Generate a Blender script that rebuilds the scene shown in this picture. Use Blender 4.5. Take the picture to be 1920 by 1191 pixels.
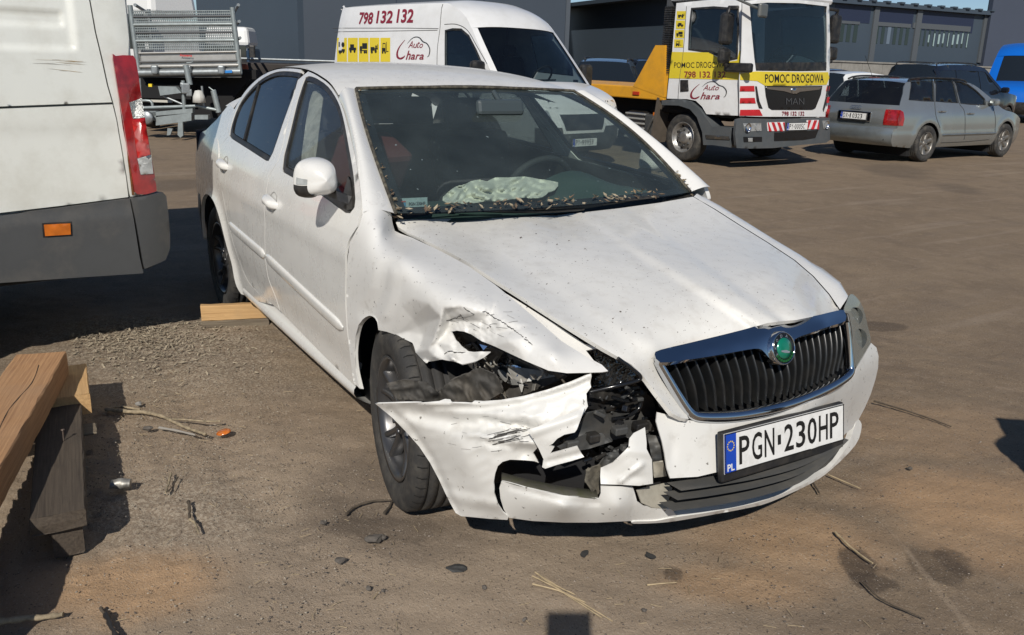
import bpy, bmesh, math, random
import numpy as np
from mathutils import Vector, Matrix
from mathutils.geometry import delaunay_2d_cdt

for _o in list(bpy.data.objects): bpy.data.objects.remove(_o)
SC = bpy.context.scene
COL = SC.collection
PI = math.pi
R = math.radians
random.seed(7)
RNG = np.random.default_rng(7)

# ------------------------------------------------------------------ camera
# World axes: x points where the white saloon faces, y to its left, z up;
# the origin is on the ground under the middle of its front axle.
CAMP = np.array([2.4091, -1.9165, 1.4978])
YAW, PITCH, ROLL, FPX, CX, CY = R(148.02), R(-14.197), R(1.822), 1558.03, 960.81, 510.11
def _axes(yaw, pitch, roll):
    f = np.array([math.cos(pitch)*math.cos(yaw), math.cos(pitch)*math.sin(yaw), math.sin(pitch)])
    r = np.array([math.sin(yaw), -math.cos(yaw), 0.0]); u = np.cross(r, f)
    c, s = math.cos(roll), math.sin(roll)
    return np.array([c*r+s*u, -s*r+c*u, f])
CM = _axes(YAW, PITCH, ROLL)
cd = bpy.data.cameras.new('camera'); cam = bpy.data.objects.new('camera', cd); COL.objects.link(cam)
cd.sensor_fit = 'HORIZONTAL'; cd.sensor_width = 36.0; cd.lens = FPX/1920*36
cd.shift_x = (960-CX)/1920*-1; cd.shift_y = (CY-595.5)/1920
cd.clip_start = 0.05; cd.clip_end = 3000
_m = Matrix(((CM[0][0], CM[1][0], -CM[2][0], CAMP[0]), (CM[0][1], CM[1][1], -CM[2][1], CAMP[1]),
             (CM[0][2], CM[1][2], -CM[2][2], CAMP[2]), (0, 0, 0, 1)))
cam.matrix_world = _m
SC.camera = cam

# ------------------------------------------------------------------ sky, sun, exposure
SUN = np.array([0.6375, -0.485, 0.598]); SUN /= np.linalg.norm(SUN)
EL = math.asin(SUN[2])
w = bpy.data.worlds.new('World'); SC.world = w; w.use_nodes = True
nt = w.node_tree; bg = nt.nodes['Background']
sky = nt.nodes.new('ShaderNodeTexSky'); sky.sky_type = 'NISHITA'; sky.sun_disc = False
sky.sun_elevation = EL; sky.sun_rotation = math.atan2(SUN[0], SUN[1])
sky.air_density = 0.8; sky.dust_density = 0.05; sky.ozone_density = 4.0
nt.links.new(sky.outputs[0], bg.inputs[0]); bg.inputs[1].default_value = 0.07
sd = bpy.data.lights.new('sun', 'SUN'); sd.energy = 4.2; sd.angle = R(0.53); sd.color = (1.0, 0.945, 0.86)
so = bpy.data.objects.new('sun', sd); COL.objects.link(so)
so.rotation_euler = Vector(-SUN).to_track_quat('-Z', 'Y').to_euler(); so.location = (0, 0, 30)
SC.view_settings.view_transform = 'Standard'; SC.view_settings.look = 'None'
SC.cycles.max_bounces = 8; SC.cycles.diffuse_bounces = 3; SC.cycles.glossy_bounces = 4; SC.cycles.transparent_max_bounces = 16; SC.cycles.transmission_bounces = 4
SC.cycles.caustics_reflective = False; SC.cycles.caustics_refractive = False
SC.view_settings.exposure = 0.0; SC.view_settings.gamma = 1.0

# ------------------------------------------------------------------ survey helpers
# The places below were measured from the picture: a sight line through a picture
# point is met with a known plane or surface of the real thing (car widths, heights, the ground).
def ray(px, py):
    return CM.T @ np.array([(px-CX)/FPX, -(py-CY)/FPX, 1.0])
AX = {'x': 0, 'y': 1, 'z': 2}
def at(px, py, ax='z', v=0.0):
    d = ray(px, py); k = AX[ax]
    return CAMP + d*((v-CAMP[k])/d[k])
def depth_of(p): return float(CM[2] @ (np.asarray(p, float)-CAMP))
def pj(p):
    d = CM @ (np.asarray(p, float)-CAMP)
    return np.array([CX+FPX*d[0]/d[2], CY-FPX*d[1]/d[2]])

def cub(pts, x):
    p = sorted(pts); xs = np.array([a[0] for a in p]); ys = np.array([a[1] for a in p])
    m = np.gradient(ys, xs); x = np.clip(x, xs[0], xs[-1])
    i = np.clip(np.searchsorted(xs, x)-1, 0, len(xs)-2)
    h = xs[i+1]-xs[i]; t = (x-xs[i])/h
    return (2*t**3-3*t**2+1)*ys[i]+(t**3-2*t**2+t)*h*m[i]+(-2*t**3+3*t**2)*ys[i+1]+(t**3-t**2)*h*m[i+1]

def smooth_line(pts, n=6, closed=False):
    """Catmull-Rom through points of any dimension."""
    P = np.array(pts, float); N = len(P); out = []
    for i in range(N if closed else N-1):
        if closed: a, b, c, d = P[(i-1) % N], P[i], P[(i+1) % N], P[(i+2) % N]
        else: a, b, c, d = P[max(i-1, 0)], P[i], P[i+1], P[min(i+2, N-1)]
        for k in range(n):
            t = k/n
            out.append(0.5*((2*b)+(-a+c)*t+(2*a-5*b+4*c-d)*t*t+(-a+3*b-3*c+d)*t**3))
    if not closed: out.append(P[-1])
    return np.array(out)

def resample(pts, n):
    P = np.array(pts, float); L = np.r_[0, np.cumsum(np.linalg.norm(np.diff(P, axis=0), axis=1))]
    t = np.linspace(0, L[-1], n)
    return np.stack([np.interp(t, L, P[:, k]) for k in range(P.shape[1])], 1)

def noise3(p, seed=0):
    """cheap smooth value noise for arrays of points, about -1..1"""
    p = np.asarray(p, float); f = np.zeros(len(p)); rs = np.random.default_rng(seed)
    for k in range(7):
        d = rs.normal(size=p.shape[1]); d /= np.linalg.norm(d)
        f += np.sin(p @ d*rs.uniform(.7, 2.2)*2.2+rs.uniform(0, 6.28))
    return f/4.0

# ------------------------------------------------------------------ materials
MATS = {}
def mat(name, col, rough=0.5, metal=0.0, var=0.0, vs=3.0, bump=0.0, bs=40.0, dirt=None, ds=6.0, damt=0.5,
        coat=0.0, spec=0.5, speck=None, speck_s=90.0, speck_t=0.72, trans=0.0, dth=(0.45, 0.7), rvar=0.0):
    if name in MATS: return MATS[name]
    m = bpy.data.materials.new(name); MATS[name] = m; m.use_nodes = True
    t = m.node_tree; N = t.nodes; L = t.links; b = N['Principled BSDF']
    b.inputs['Roughness'].default_value = rough; b.inputs['Metallic'].default_value = metal
    b.inputs['Coat Weight'].default_value = coat; b.inputs['Coat Roughness'].default_value = 0.08
    b.inputs['Specular IOR Level'].default_value = spec
    if trans: b.inputs['Transmission Weight'].default_value = trans
    tc = N.new('ShaderNodeTexCoord'); out = None
    def noise(scale, detail=5.0, rg=0.6):
        n = N.new('ShaderNodeTexNoise'); n.inputs['Scale'].default_value = scale
        n.inputs['Detail'].default_value = detail; n.inputs['Roughness'].default_value = rg
        L.new(tc.outputs['Object'], n.inputs['Vector']); return n
    c4 = (*col, 1.0)
    rgb = N.new('ShaderNodeRGB'); rgb.outputs[0].default_value = c4; out = rgb.outputs[0]
    def mix(fac, a, bcol, mode='MIX'):
        x = N.new('ShaderNodeMix'); x.data_type = 'RGBA'; x.blend_type = mode
        L.new(fac, x.inputs['Factor']); L.new(a, x.inputs['A'])
        if isinstance(bcol, tuple): x.inputs['B'].default_value = (*bcol, 1.0)
        else: L.new(bcol, x.inputs['B'])
        return x.outputs['Result']
    def ramp(src, lo, hi, amt=1.0):
        r = N.new('ShaderNodeMapRange'); r.inputs['From Min'].default_value = lo; r.inputs['From Max'].default_value = hi
        r.inputs['To Max'].default_value = amt; L.new(src, r.inputs['Value']); return r.outputs['Result']
    if var:
        n = noise(vs); out = mix(ramp(n.outputs['Fac'], .35, .65, 1.0), out, tuple(max(0, c*(1-var)) for c in col))
    if dirt:
        n = noise(ds, 8.0, .68); out = mix(ramp(n.outputs['Fac'], dth[0], dth[1], damt), out, dirt)
    if speck:
        n = noise(speck_s, 2.0, .5); out = mix(ramp(n.outputs['Fac'], speck_t, speck_t+.03, .85), out, speck)
    L.new(out, b.inputs['Base Color'])
    if rvar:
        n = noise(ds*1.7, 6.0)
        L.new(ramp(n.outputs['Fac'], .3, .7, 1.0), b.inputs['Roughness'])
        r = b.inputs['Roughness'].links[0].from_node; r.inputs['To Min'].default_value = rough
        r.inputs['To Max'].default_value = min(1, rough+rvar)
    if bump:
        n = noise(bs, 6.0); bn = N.new('ShaderNodeBump'); bn.inputs['Strength'].default_value = bump
        bn.inputs['Distance'].default_value = 0.01
        L.new(n.outputs['Fac'], bn.inputs['Height']); L.new(bn.outputs['Normal'], b.inputs['Normal'])
    return m

def glass(name, tint=(.55, .68, .62), refl=1.0, alpha_dirt=0.06, ior=1.5, murk=(.3, .3, .27)):
    """thin car glass: clear tinted sheet with mirror reflection by angle and a film of dust"""
    if name in MATS: return MATS[name]
    m = bpy.data.materials.new(name); MATS[name] = m; m.use_nodes = True
    t = m.node_tree; N = t.nodes; L = t.links; N.remove(N['Principled BSDF'])
    o = N['Material Output']
    tr = N.new('ShaderNodeBsdfTransparent'); tr.inputs[0].default_value = (*tint, 1)
    gl = N.new('ShaderNodeBsdfGlossy'); gl.inputs['Roughness'].default_value = 0.02
    fr = N.new('ShaderNodeLayerWeight'); fr.inputs['Blend'].default_value = .5
    pw = N.new('ShaderNodeMath'); pw.operation = 'POWER'; pw.inputs[1].default_value = 5.0; L.new(fr.outputs['Facing'], pw.inputs[0])
    mu = N.new('ShaderNodeMath'); mu.operation = 'MULTIPLY_ADD'; mu.inputs[1].default_value = .9; mu.inputs[2].default_value = .05*refl; mu.use_clamp = True
    L.new(pw.outputs[0], mu.inputs[0])
    a = N.new('ShaderNodeMixShader'); L.new(mu.outputs[0], a.inputs[0]); L.new(tr.outputs[0], a.inputs[1]); L.new(gl.outputs[0], a.inputs[2])
    df = N.new('ShaderNodeBsdfDiffuse'); df.inputs[0].default_value = (*murk, 1)
    tc = N.new('ShaderNodeTexCoord'); n = N.new('ShaderNodeTexNoise'); n.inputs['Scale'].default_value = 5; n.inputs['Detail'].default_value = 8
    L.new(tc.outputs['Object'], n.inputs['Vector'])
    r = N.new('ShaderNodeMapRange'); r.inputs['From Min'].default_value = .35; r.inputs['From Max'].default_value = .75
    r.inputs['To Min'].default_value = alpha_dirt*.75; r.inputs['To Max'].default_value = alpha_dirt*1.3; L.new(n.outputs['Fac'], r.inputs['Value'])
    n2 = N.new('ShaderNodeTexNoise'); n2.inputs['Scale'].default_value = 55; n2.inputs['Detail'].default_value = 1
    L.new(tc.outputs['Object'], n2.inputs['Vector'])
    r2 = N.new('ShaderNodeMapRange'); r2.inputs['From Min'].default_value = .76; r2.inputs['From Max'].default_value = .8
    r2.inputs['To Max'].default_value = .5; L.new(n2.outputs['Fac'], r2.inputs['Value'])
    ad = N.new('ShaderNodeMath'); ad.operation = 'MAXIMUM'; L.new(r.outputs[0], ad.inputs[0]); L.new(r2.outputs[0], ad.inputs[1])
    b = N.new('ShaderNodeMixShader'); L.new(ad.outputs[0], b.inputs[0]); L.new(a.outputs[0], b.inputs[1]); L.new(df.outputs[0], b.inputs[2])
    L.new(b.outputs[0], o.inputs['Surface'])
    return m

# ------------------------------------------------------------------ objects
def link(o, parent=None):
    COL.objects.link(o)
    if parent is not None: o.parent = parent
    return o
def empty(name, loc=(0, 0, 0), rz=0.0, label=None, cat=None, group=None):
    o = bpy.data.objects.new(name, None); COL.objects.link(o); o.location = loc; o.rotation_euler = (0, 0, rz)
    o.empty_display_size = .1
    return tag(o, label, cat, group)
def tag(o, label=None, cat=None, group=None, kind=None):
    if label: o['label'] = label
    if cat: o['category'] = cat
    if group: o['group'] = group
    if kind: o['kind'] = kind
    return o

class MB:
    """collects faces of one part; build() links it as one mesh object"""
    def __init__(s): s.v = []; s.f = []; s.sm = []
    def add(s, V, F, smooth=False):
        n = len(s.v); s.v += [tuple(map(float, p)) for p in V]
        s.f += [tuple(int(i)+n for i in f) for f in F]; s.sm += [smooth]*len(F); return s
    def quad(s, a, b, c, d): return s.add([a, b, c, d], [(0, 1, 2, 3)])
    def grid(s, P, smooth=True, flip=False, wrap=False):
        P = np.asarray(P, float); n, m = P.shape[:2]; F = []
        for i in range(n-1):
            for j in range(m if wrap else m-1):
                k = (j+1) % m; q = (i*m+j, i*m+k, (i+1)*m+k, (i+1)*m+j); F.append(q[::-1] if flip else q)
        return s.add(P.reshape(-1, 3), F, smooth)
    def box(s, c, d, rot=None, bev=0.0, taper=None):
        c = np.array(c, float); h = np.array(d, float)/2
        if bev <= 0:
            V = [np.array([x, y, z])*h for x in (-1, 1) for y in (-1, 1) for z in (-1, 1)]
            F = [(0, 1, 3, 2), (4, 6, 7, 5), (0, 4, 5, 1), (2, 3, 7, 6), (0, 2, 6, 4), (1, 5, 7, 3)]
        else:
            bm = bmesh.new(); bmesh.ops.create_cube(bm, size=1)
            for v in bm.verts: v.co = Vector(tuple(np.array(v.co)*2*h))
            bmesh.ops.bevel(bm, geom=list(bm.edges), offset=min(bev, .49*min(2*h)), segments=2, affect='EDGES', profile=.5)
            bm.verts.index_update(); V = [np.array(v.co) for v in bm.verts]; F = [tuple(v.index for v in f.verts) for f in bm.faces]; bm.free()
        if taper is not None:   # scale of the top in x and y
            V = [np.array([p[0]*(1+(taper[0]-1)*(p[2]/h[2]+1)/2), p[1]*(1+(taper[1]-1)*(p[2]/h[2]+1)/2), p[2]]) for p in V]
        if rot is not None:
            Rm = np.array(rot) if not isinstance(rot, (int, float)) else rz3(rot)
            V = [Rm @ p for p in V]
        return s.add([p+c for p in V], F, False)
    def tube(s, path, r, n=8, caps=True, closed=False):
        P = np.array(path, float); N = len(P); rr = np.full(N, r) if np.isscalar(r) else np.array(r, float)
        T = np.gradient(P, axis=0) if not closed else (np.roll(P, -1, 0)-np.roll(P, 1, 0))
        T /= np.linalg.norm(T, axis=1)[:, None]+1e-12
        up = np.array([0, 0, 1.0]) if abs(T[0][2]) < .9 else np.array([1.0, 0, 0])
        rings = []; a = np.cross(T[0], up); a /= np.linalg.norm(a)
        for i in range(N):
            a = a-T[i]*(a @ T[i]); a /= np.linalg.norm(a)+1e-12; b = np.cross(T[i], a)
            rings.append([P[i]+rr[i]*(math.cos(q)*a+math.sin(q)*b) for q in np.linspace(0, 2*PI, n, endpoint=False)])
        if closed: rings.append(rings[0])
        s.grid(np.array(rings), True, True, wrap=True)
        if caps and not closed:
            s.add(rings[0], [tuple(range(n))]); s.add(rings[-1], [tuple(range(n))[::-1]])
        return s
    def lathe(s, prof, n=32, axis='y', c=(0, 0, 0), smooth=True, rot=None):
        """prof: (radius, offset along axis)"""
        A = []
        for q in np.linspace(0, 2*PI, n, endpoint=False):
            col = []
            for r, h in prof:
                p = {'y': (r*math.cos(q), h, r*math.sin(q)), 'z': (r*math.cos(q), r*math.sin(q), h), 'x': (h, r*math.cos(q), r*math.sin(q))}[axis]
                p = np.array(p)
                if rot is not None: p = rot @ p
                col.append(p+np.array(c))
            A.append(col)
        A.append(A[0]); return s.grid(np.array(A), smooth)
    def extrude(s, poly, d, origin=(0, 0, 0), smooth=False):
        """poly: 3D points of a flat outline, extruded by vector d, both ends capped"""
        P = np.array(poly, float); D = np.array(d, float); n = len(P)
        s.add(P, [tuple(range(n))]); s.add(P+D, [tuple(range(n))[::-1]])
        for i in range(n):
            j = (i+1) % n; s.add([P[i], P[j], P[j]+D, P[i]+D], [(0, 3, 2, 1)], smooth)
        return s
    def build(s, name, m, parent=None, fix=True):
        me = bpy.data.meshes.new(name); me.from_pydata(s.v, [], s.f); me.update()
        me.polygons.foreach_set('use_smooth', s.sm)
        if m is not None: me.materials.append(m)
        if fix:
            bm = bmesh.new(); bm.from_mesh(me); bmesh.ops.recalc_face_normals(bm, faces=bm.faces); bm.to_mesh(me); bm.free()
        return link(bpy.data.objects.new(name, me), parent)

def rz3(a):
    c, s_ = math.cos(a), math.sin(a); return np.array([[c, -s_, 0], [s_, c, 0], [0, 0, 1.0]])
def ry3(a):
    c, s_ = math.cos(a), math.sin(a); return np.array([[c, 0, s_], [0, 1.0, 0], [-s_, 0, c]])
def rx3(a):
    c, s_ = math.cos(a), math.sin(a); return np.array([[1.0, 0, 0], [0, c, -s_], [0, s_, c]])

def cdt(outline, spacing, holes=(), jitter=0.0, extra=()):
    """triangulate an outline (2D) with an even lattice of inner points -> verts, tris, boundary loops"""
    def dens(P):
        P = np.asarray(P, float); out = []
        for i in range(len(P)):
            a, b = P[i], P[(i+1) % len(P)]; n = max(1, int(np.linalg.norm(b-a)/spacing+.5))
            out += [a+(b-a)*k/n for k in range(n)]
        return np.array(out)
    loops = [dens(outline)]+[dens(h) for h in holes]
    V = []; E = []
    for Lp in loops:
        b = len(V); V += list(Lp); E += [(b+i, b+(i+1) % len(Lp)) for i in range(len(Lp))]
    allb = np.array(V)
    lo, hi = allb.min(0), allb.max(0); pts = []
    def inside(P, poly):
        x, y = P[:, 0], P[:, 1]; c = np.zeros(len(P), bool); n = len(poly)
        for i in range(n):
            x0, y0 = poly[i]; x1, y1 = poly[(i+1) % n]
            if y0 == y1: continue
            k = ((y0 > y) != (y1 > y)) & (x < (x1-x0)*(y-y0)/(y1-y0)+x0); c ^= k
        return c
    gx = np.arange(lo[0], hi[0]+spacing, spacing); gy = np.arange(lo[1], hi[1]+spacing, spacing*.866)
    G = np.array([(x+(spacing/2 if j % 2 else 0), y) for j, y in enumerate(gy) for x in gx])
    if len(G):
        k = inside(G, loops[0])
        for h in loops[1:]: k &= ~inside(G, h)
        G = G[k]
        if len(G):
            dm = np.full(len(G), 1e9)
            for q in allb: dm = np.minimum(dm, ((G-q)**2).sum(1))
            G = G[dm > (.55*spacing)**2]
            if jitter: G = G+RNG.uniform(-jitter, jitter, G.shape)*spacing
    V += list(G)+[np.array(e, float) for e in extra]
    r = delaunay_2d_cdt([Vector((float(p[0]), float(p[1]))) for p in V], E, [], 0, 1e-7)
    W = np.array([(p[0], p[1]) for p in r[0]]); T = [tuple(f) for f in r[2]]
    cen = np.array([W[list(f)].mean(0) for f in T]); k = inside(cen, loops[0])
    for h in loops[1:]: k &= ~inside(cen, h)
    T = [f for f, a in zip(T, k) if a]
    return W, T

def shell(name, V, T, th, m, parent=None, towards=None, rim=True, smooth=True):
    """sheet of real thickness: front verts, back verts, rim with own verts (sharp edge)"""
    V = np.asarray(V, float); T = np.array(T, int)
    used = np.unique(T); mp = -np.ones(len(V), int); mp[used] = np.arange(len(used)); V = V[used]; T = mp[T]
    n = np.cross(V[T[:, 1]]-V[T[:, 0]], V[T[:, 2]]-V[T[:, 0]])
    tw = np.asarray(towards, float) if towards is not None else CAMP
    cen = V[T].mean(1)
    if ((n*(tw-cen)).sum(1)).sum() < 0: T = T[:, ::-1]; n = -n
    N = np.zeros_like(V)
    for k in range(3): np.add.at(N, T[:, k], n)
    N /= np.linalg.norm(N, axis=1)[:, None]+1e-12
    nv = len(V); B = V-N*th
    ed = {}
    for f in T:
        for a, b in ((f[0], f[1]), (f[1], f[2]), (f[2], f[0])):
            ed[(a, b)] = 1
    bd = [(a, b) for (a, b) in ed if (b, a) not in ed]
    mb = MB(); mb.add(V, T, smooth); mb.add(B, T[:, ::-1], smooth)
    if rim and bd:
        idx = sorted({i for e in bd for i in e}); q = {i: k for k, i in enumerate(idx)}; k0 = len(idx)
        mb.add(np.vstack([V[idx], B[idx]]), [(q[a], q[a]+k0, q[b]+k0, q[b]) for a, b in bd], smooth)
    return mb.build(name, m, parent, fix=False)

# thin-plate interpolation of the distance along the sight line, between measured points of a panel
class TPS:
    def __init__(s, P, v, reg=1e-6):
        s.P = np.array(P, float)/100.0; n = len(s.P)
        K = s._u(((s.P[:, None]-s.P[None])**2).sum(2))+reg*np.eye(n)
        A = np.zeros((n+3, n+3)); A[:n, :n] = K; A[:n, n] = 1; A[:n, n+1:] = s.P; A[n, :n] = 1; A[n+1:, :n] = s.P.T
        s.w = np.linalg.solve(A, np.r_[np.array(v, float), 0, 0, 0])
    @staticmethod
    def _u(r2): return np.where(r2 > 1e-12, r2*np.log(r2+1e-12), 0)
    def __call__(s, Q):
        Q = np.atleast_2d(np.array(Q, float))/100.0; n = len(s.P)
        return s._u(((Q[:, None]-s.P[None])**2).sum(2)) @ s.w[:n]+s.w[n]+Q @ s.w[n+1:]
def ctrl(points):
    P = []; D = []
    for p in points:
        if len(p) == 3 and not isinstance(p[2], str):    # a world point
            q = pj(p); P.append(q); D.append(depth_of(p))
        else:
            q = at(*p); P.append((p[0], p[1])); D.append(depth_of(q))
    return TPS(P, D)
def lift(tp, Q, disp=None):
    Q = np.asarray(Q, float); d = tp(Q)
    if disp is not None: d = d+disp(Q)
    return np.array([CAMP+ray(*q)*t for q, t in zip(Q, d)])
def patch(name, outline, tp, sp, m, parent, th=.004, holes=(), disp=None, extra=(), smooth=True):
    W, T = cdt(outline, sp, holes, 0.0, extra)
    return shell(name, lift(tp, W, disp), T, th, m, parent)

def seg_d(Q, a, b):
    a = np.array(a, float); b = np.array(b, float); d = b-a; t = np.clip(((Q-a) @ d)/(d @ d), 0, 1)
    return np.linalg.norm(Q-(a+t[:, None]*d), axis=1), t
def ridge(Q, pts, h, wdt, sharp=True):
    """fold along a line of the panel: height h, half-width wdt (same units as Q)"""
    m = np.full(len(Q), 1e9)
    for a, b in zip(pts[:-1], pts[1:]): m = np.minimum(m, seg_d(Q, a, b)[0])
    k = np.clip(1-m/wdt, 0, 1)
    return h*(k if sharp else k*k*(3-2*k))
def facets(Q, pts):
    """crushed sheet: heights given at points, flat facets with sharp creases between them"""
    P = np.array([p[:2] for p in pts], float); h = np.array([p[2] for p in pts]); r = delaunay_2d_cdt([Vector((float(a), float(b))) for a, b in P], [], [], 0, 1e-6)
    V = np.array([(v[0], v[1]) for v in r[0]]); hh = np.array([h[o[0]] if len(o) else 0 for o in r[3]]); out = np.zeros(len(Q))
    for f in r[2]:
        a, b, c = V[f[0]], V[f[1]], V[f[2]]; den = (b[1]-c[1])*(a[0]-c[0])+(c[0]-b[0])*(a[1]-c[1])
        if abs(den) < 1e-9: continue
        u = ((b[1]-c[1])*(Q[:, 0]-c[0])+(c[0]-b[0])*(Q[:, 1]-c[1]))/den; v = ((c[1]-a[1])*(Q[:, 0]-c[0])+(a[0]-c[0])*(Q[:, 1]-c[1]))/den; w_ = 1-u-v
        k = (u >= -1e-9) & (v >= -1e-9) & (w_ >= -1e-9); out[k] = u[k]*hh[f[0]]+v[k]*hh[f[1]]+w_[k]*hh[f[2]]
    return out
def dent(Q, c, r, h):
    d2 = ((Q-np.array(c, float))**2/np.array(r, float)**2).sum(1) if not np.isscalar(r) else ((Q-np.array(c, float))**2).sum(1)/r**2
    return h*np.exp(-d2)

# lettering as flat raised shapes
def text_mesh(body, w_, h_, bold=0.0):
    cu = bpy.data.curves.new('t', 'FONT'); cu.body = body; cu.resolution_u = 3; cu.offset = bold
    o = bpy.data.objects.new('t', cu); COL.objects.link(o)
    dg = bpy.context.evaluated_depsgraph_get(); me = o.evaluated_get(dg).to_mesh()
    V = np.array([v.co for v in me.vertices]); F = [tuple(p.vertices) for p in me.polygons]
    o.evaluated_get(dg).to_mesh_clear(); bpy.data.objects.remove(o); bpy.data.curves.remove(cu)
    lo, hi = V.min(0), V.max(0); V = (V-lo)/np.maximum(hi-lo, 1e-9)
    return V[:, 0]*w_, V[:, 1]*h_, F
def text(mb, body, o, ux, uy, w_, h_, bold=0.0, shear=0.0, warp=None):
    """letters filling a box: lower left corner o, directions ux (along) and uy (up)"""
    x, y, F = text_mesh(body, w_, h_, bold); o = np.array(o, float); ux = np.array(ux, float); uy = np.array(uy, float)
    P = [warp(a+shear*b, b) if warp else o+ux*(a+shear*b)+uy*b for a, b in zip(x, y)]
    return mb.add(P, F)
def copy_tree(o, parent=None):
    c = o.copy(); COL.objects.link(c); c.parent = parent
    for ch in list(o.children): copy_tree(ch, c)
    return c
# ================================================================== materials used widely
paint = mat('white_car_paint', (.75, .74, .705), .20, 0, .05, 1.4, dirt=(.40, .37, .32), ds=7, damt=.13, dth=(.5, .75), coat=.8, speck=(.3, .26, .2), speck_s=120, speck_t=.80, rvar=.18)
paint_dusty = mat('dusty_white_paint', (.75, .735, .69), .33, 0, .05, 2.2, dirt=(.40, .36, .30), ds=17, damt=.26, dth=(.5, .72), coat=.35, speck=(.13, .105, .08), speck_s=120, speck_t=.695, rvar=.2)
paint_scuff = mat('scuffed_white_paint', (.70, .69, .66), .32, 0, .04, 2, dirt=(.30, .27, .23), ds=22, damt=.35, dth=(.58, .72), speck=(.10, .09, .08), speck_s=70, speck_t=.70, rvar=.2)
bump_white = mat('white_bumper_plastic', (.69, .68, .645), .35, 0, .04, 2, dirt=(.34, .31, .26), ds=14, damt=.35, dth=(.55, .74), speck=(.13, .12, .10), speck_s=60, speck_t=.70, rvar=.15)
black_pl = mat('black_plastic', (.018, .018, .019), .45, 0, .3, 8, dirt=(.09, .08, .065), ds=9, damt=.5)
black_gl = mat('black_gloss', (.010, .011, .013), .18)
grey_pl = mat('grey_plastic', (.055, .058, .06), .55, 0, .2, 6, dirt=(.16, .145, .12), ds=8, damt=.5)
chrome = mat('chrome', (.62, .64, .67), .07, 1.0)
alu = mat('bare_aluminium', (.42, .42, .41), .35, 1.0, .2, 12)
galv = mat('galvanised_steel', (.36, .39, .40), .45, .6, .25, 14, dirt=(.2, .2, .19), ds=10, damt=.4)
rubber = mat('tyre_rubber', (.034, .033, .032), .8, 0, .3, 6, dirt=(.15, .135, .11), ds=7, damt=.55, bump=.2, bs=60)
rim_grey = mat('graphite_wheel_paint', (.085, .086, .09), .32, .6, .2, 10, dirt=(.13, .11, .09), ds=12, damt=.4)
void_mat = mat('underbody_black', (.008, .008, .009), .9)
seam_mat = mat('gap_black', (.006, .006, .006), .9)
screen = glass('windscreen_glass', (.70, .79, .76), 1.5, .095, 1.5, (.27, .34, .345))  # teal murk: dust film that also stands for the hazy reflection
sideglass = glass('side_window_glass', (.84, .87, .86), .5, .05)
darkglass = glass('tinted_window_glass', (.16, .19, .2), 1.3, .03)
plate_white = mat('plate_white', (.78, .78, .76), .35, 0, .03, 20, dirt=(.4, .38, .33), ds=30, damt=.3)
plate_black = mat('plate_black', (.012, .012, .012), .4)
plate_blue = mat('plate_blue', (.01, .06, .42), .35)
letter_yellow = mat('letter_yellow', (.8, .6, .03), .4)
red_lens = mat('red_lens', (.36, .010, .012), .08, 0, coat=1.0, var=.55, vs=14)
clear_lens = mat('clear_lens', (.50, .52, .52), .12, .35, var=.35, vs=25, coat=1.0)
orange_lens = mat('orange_lens', (.62, .16, .015), .2, 0, .3, 20, coat=.5)

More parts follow.
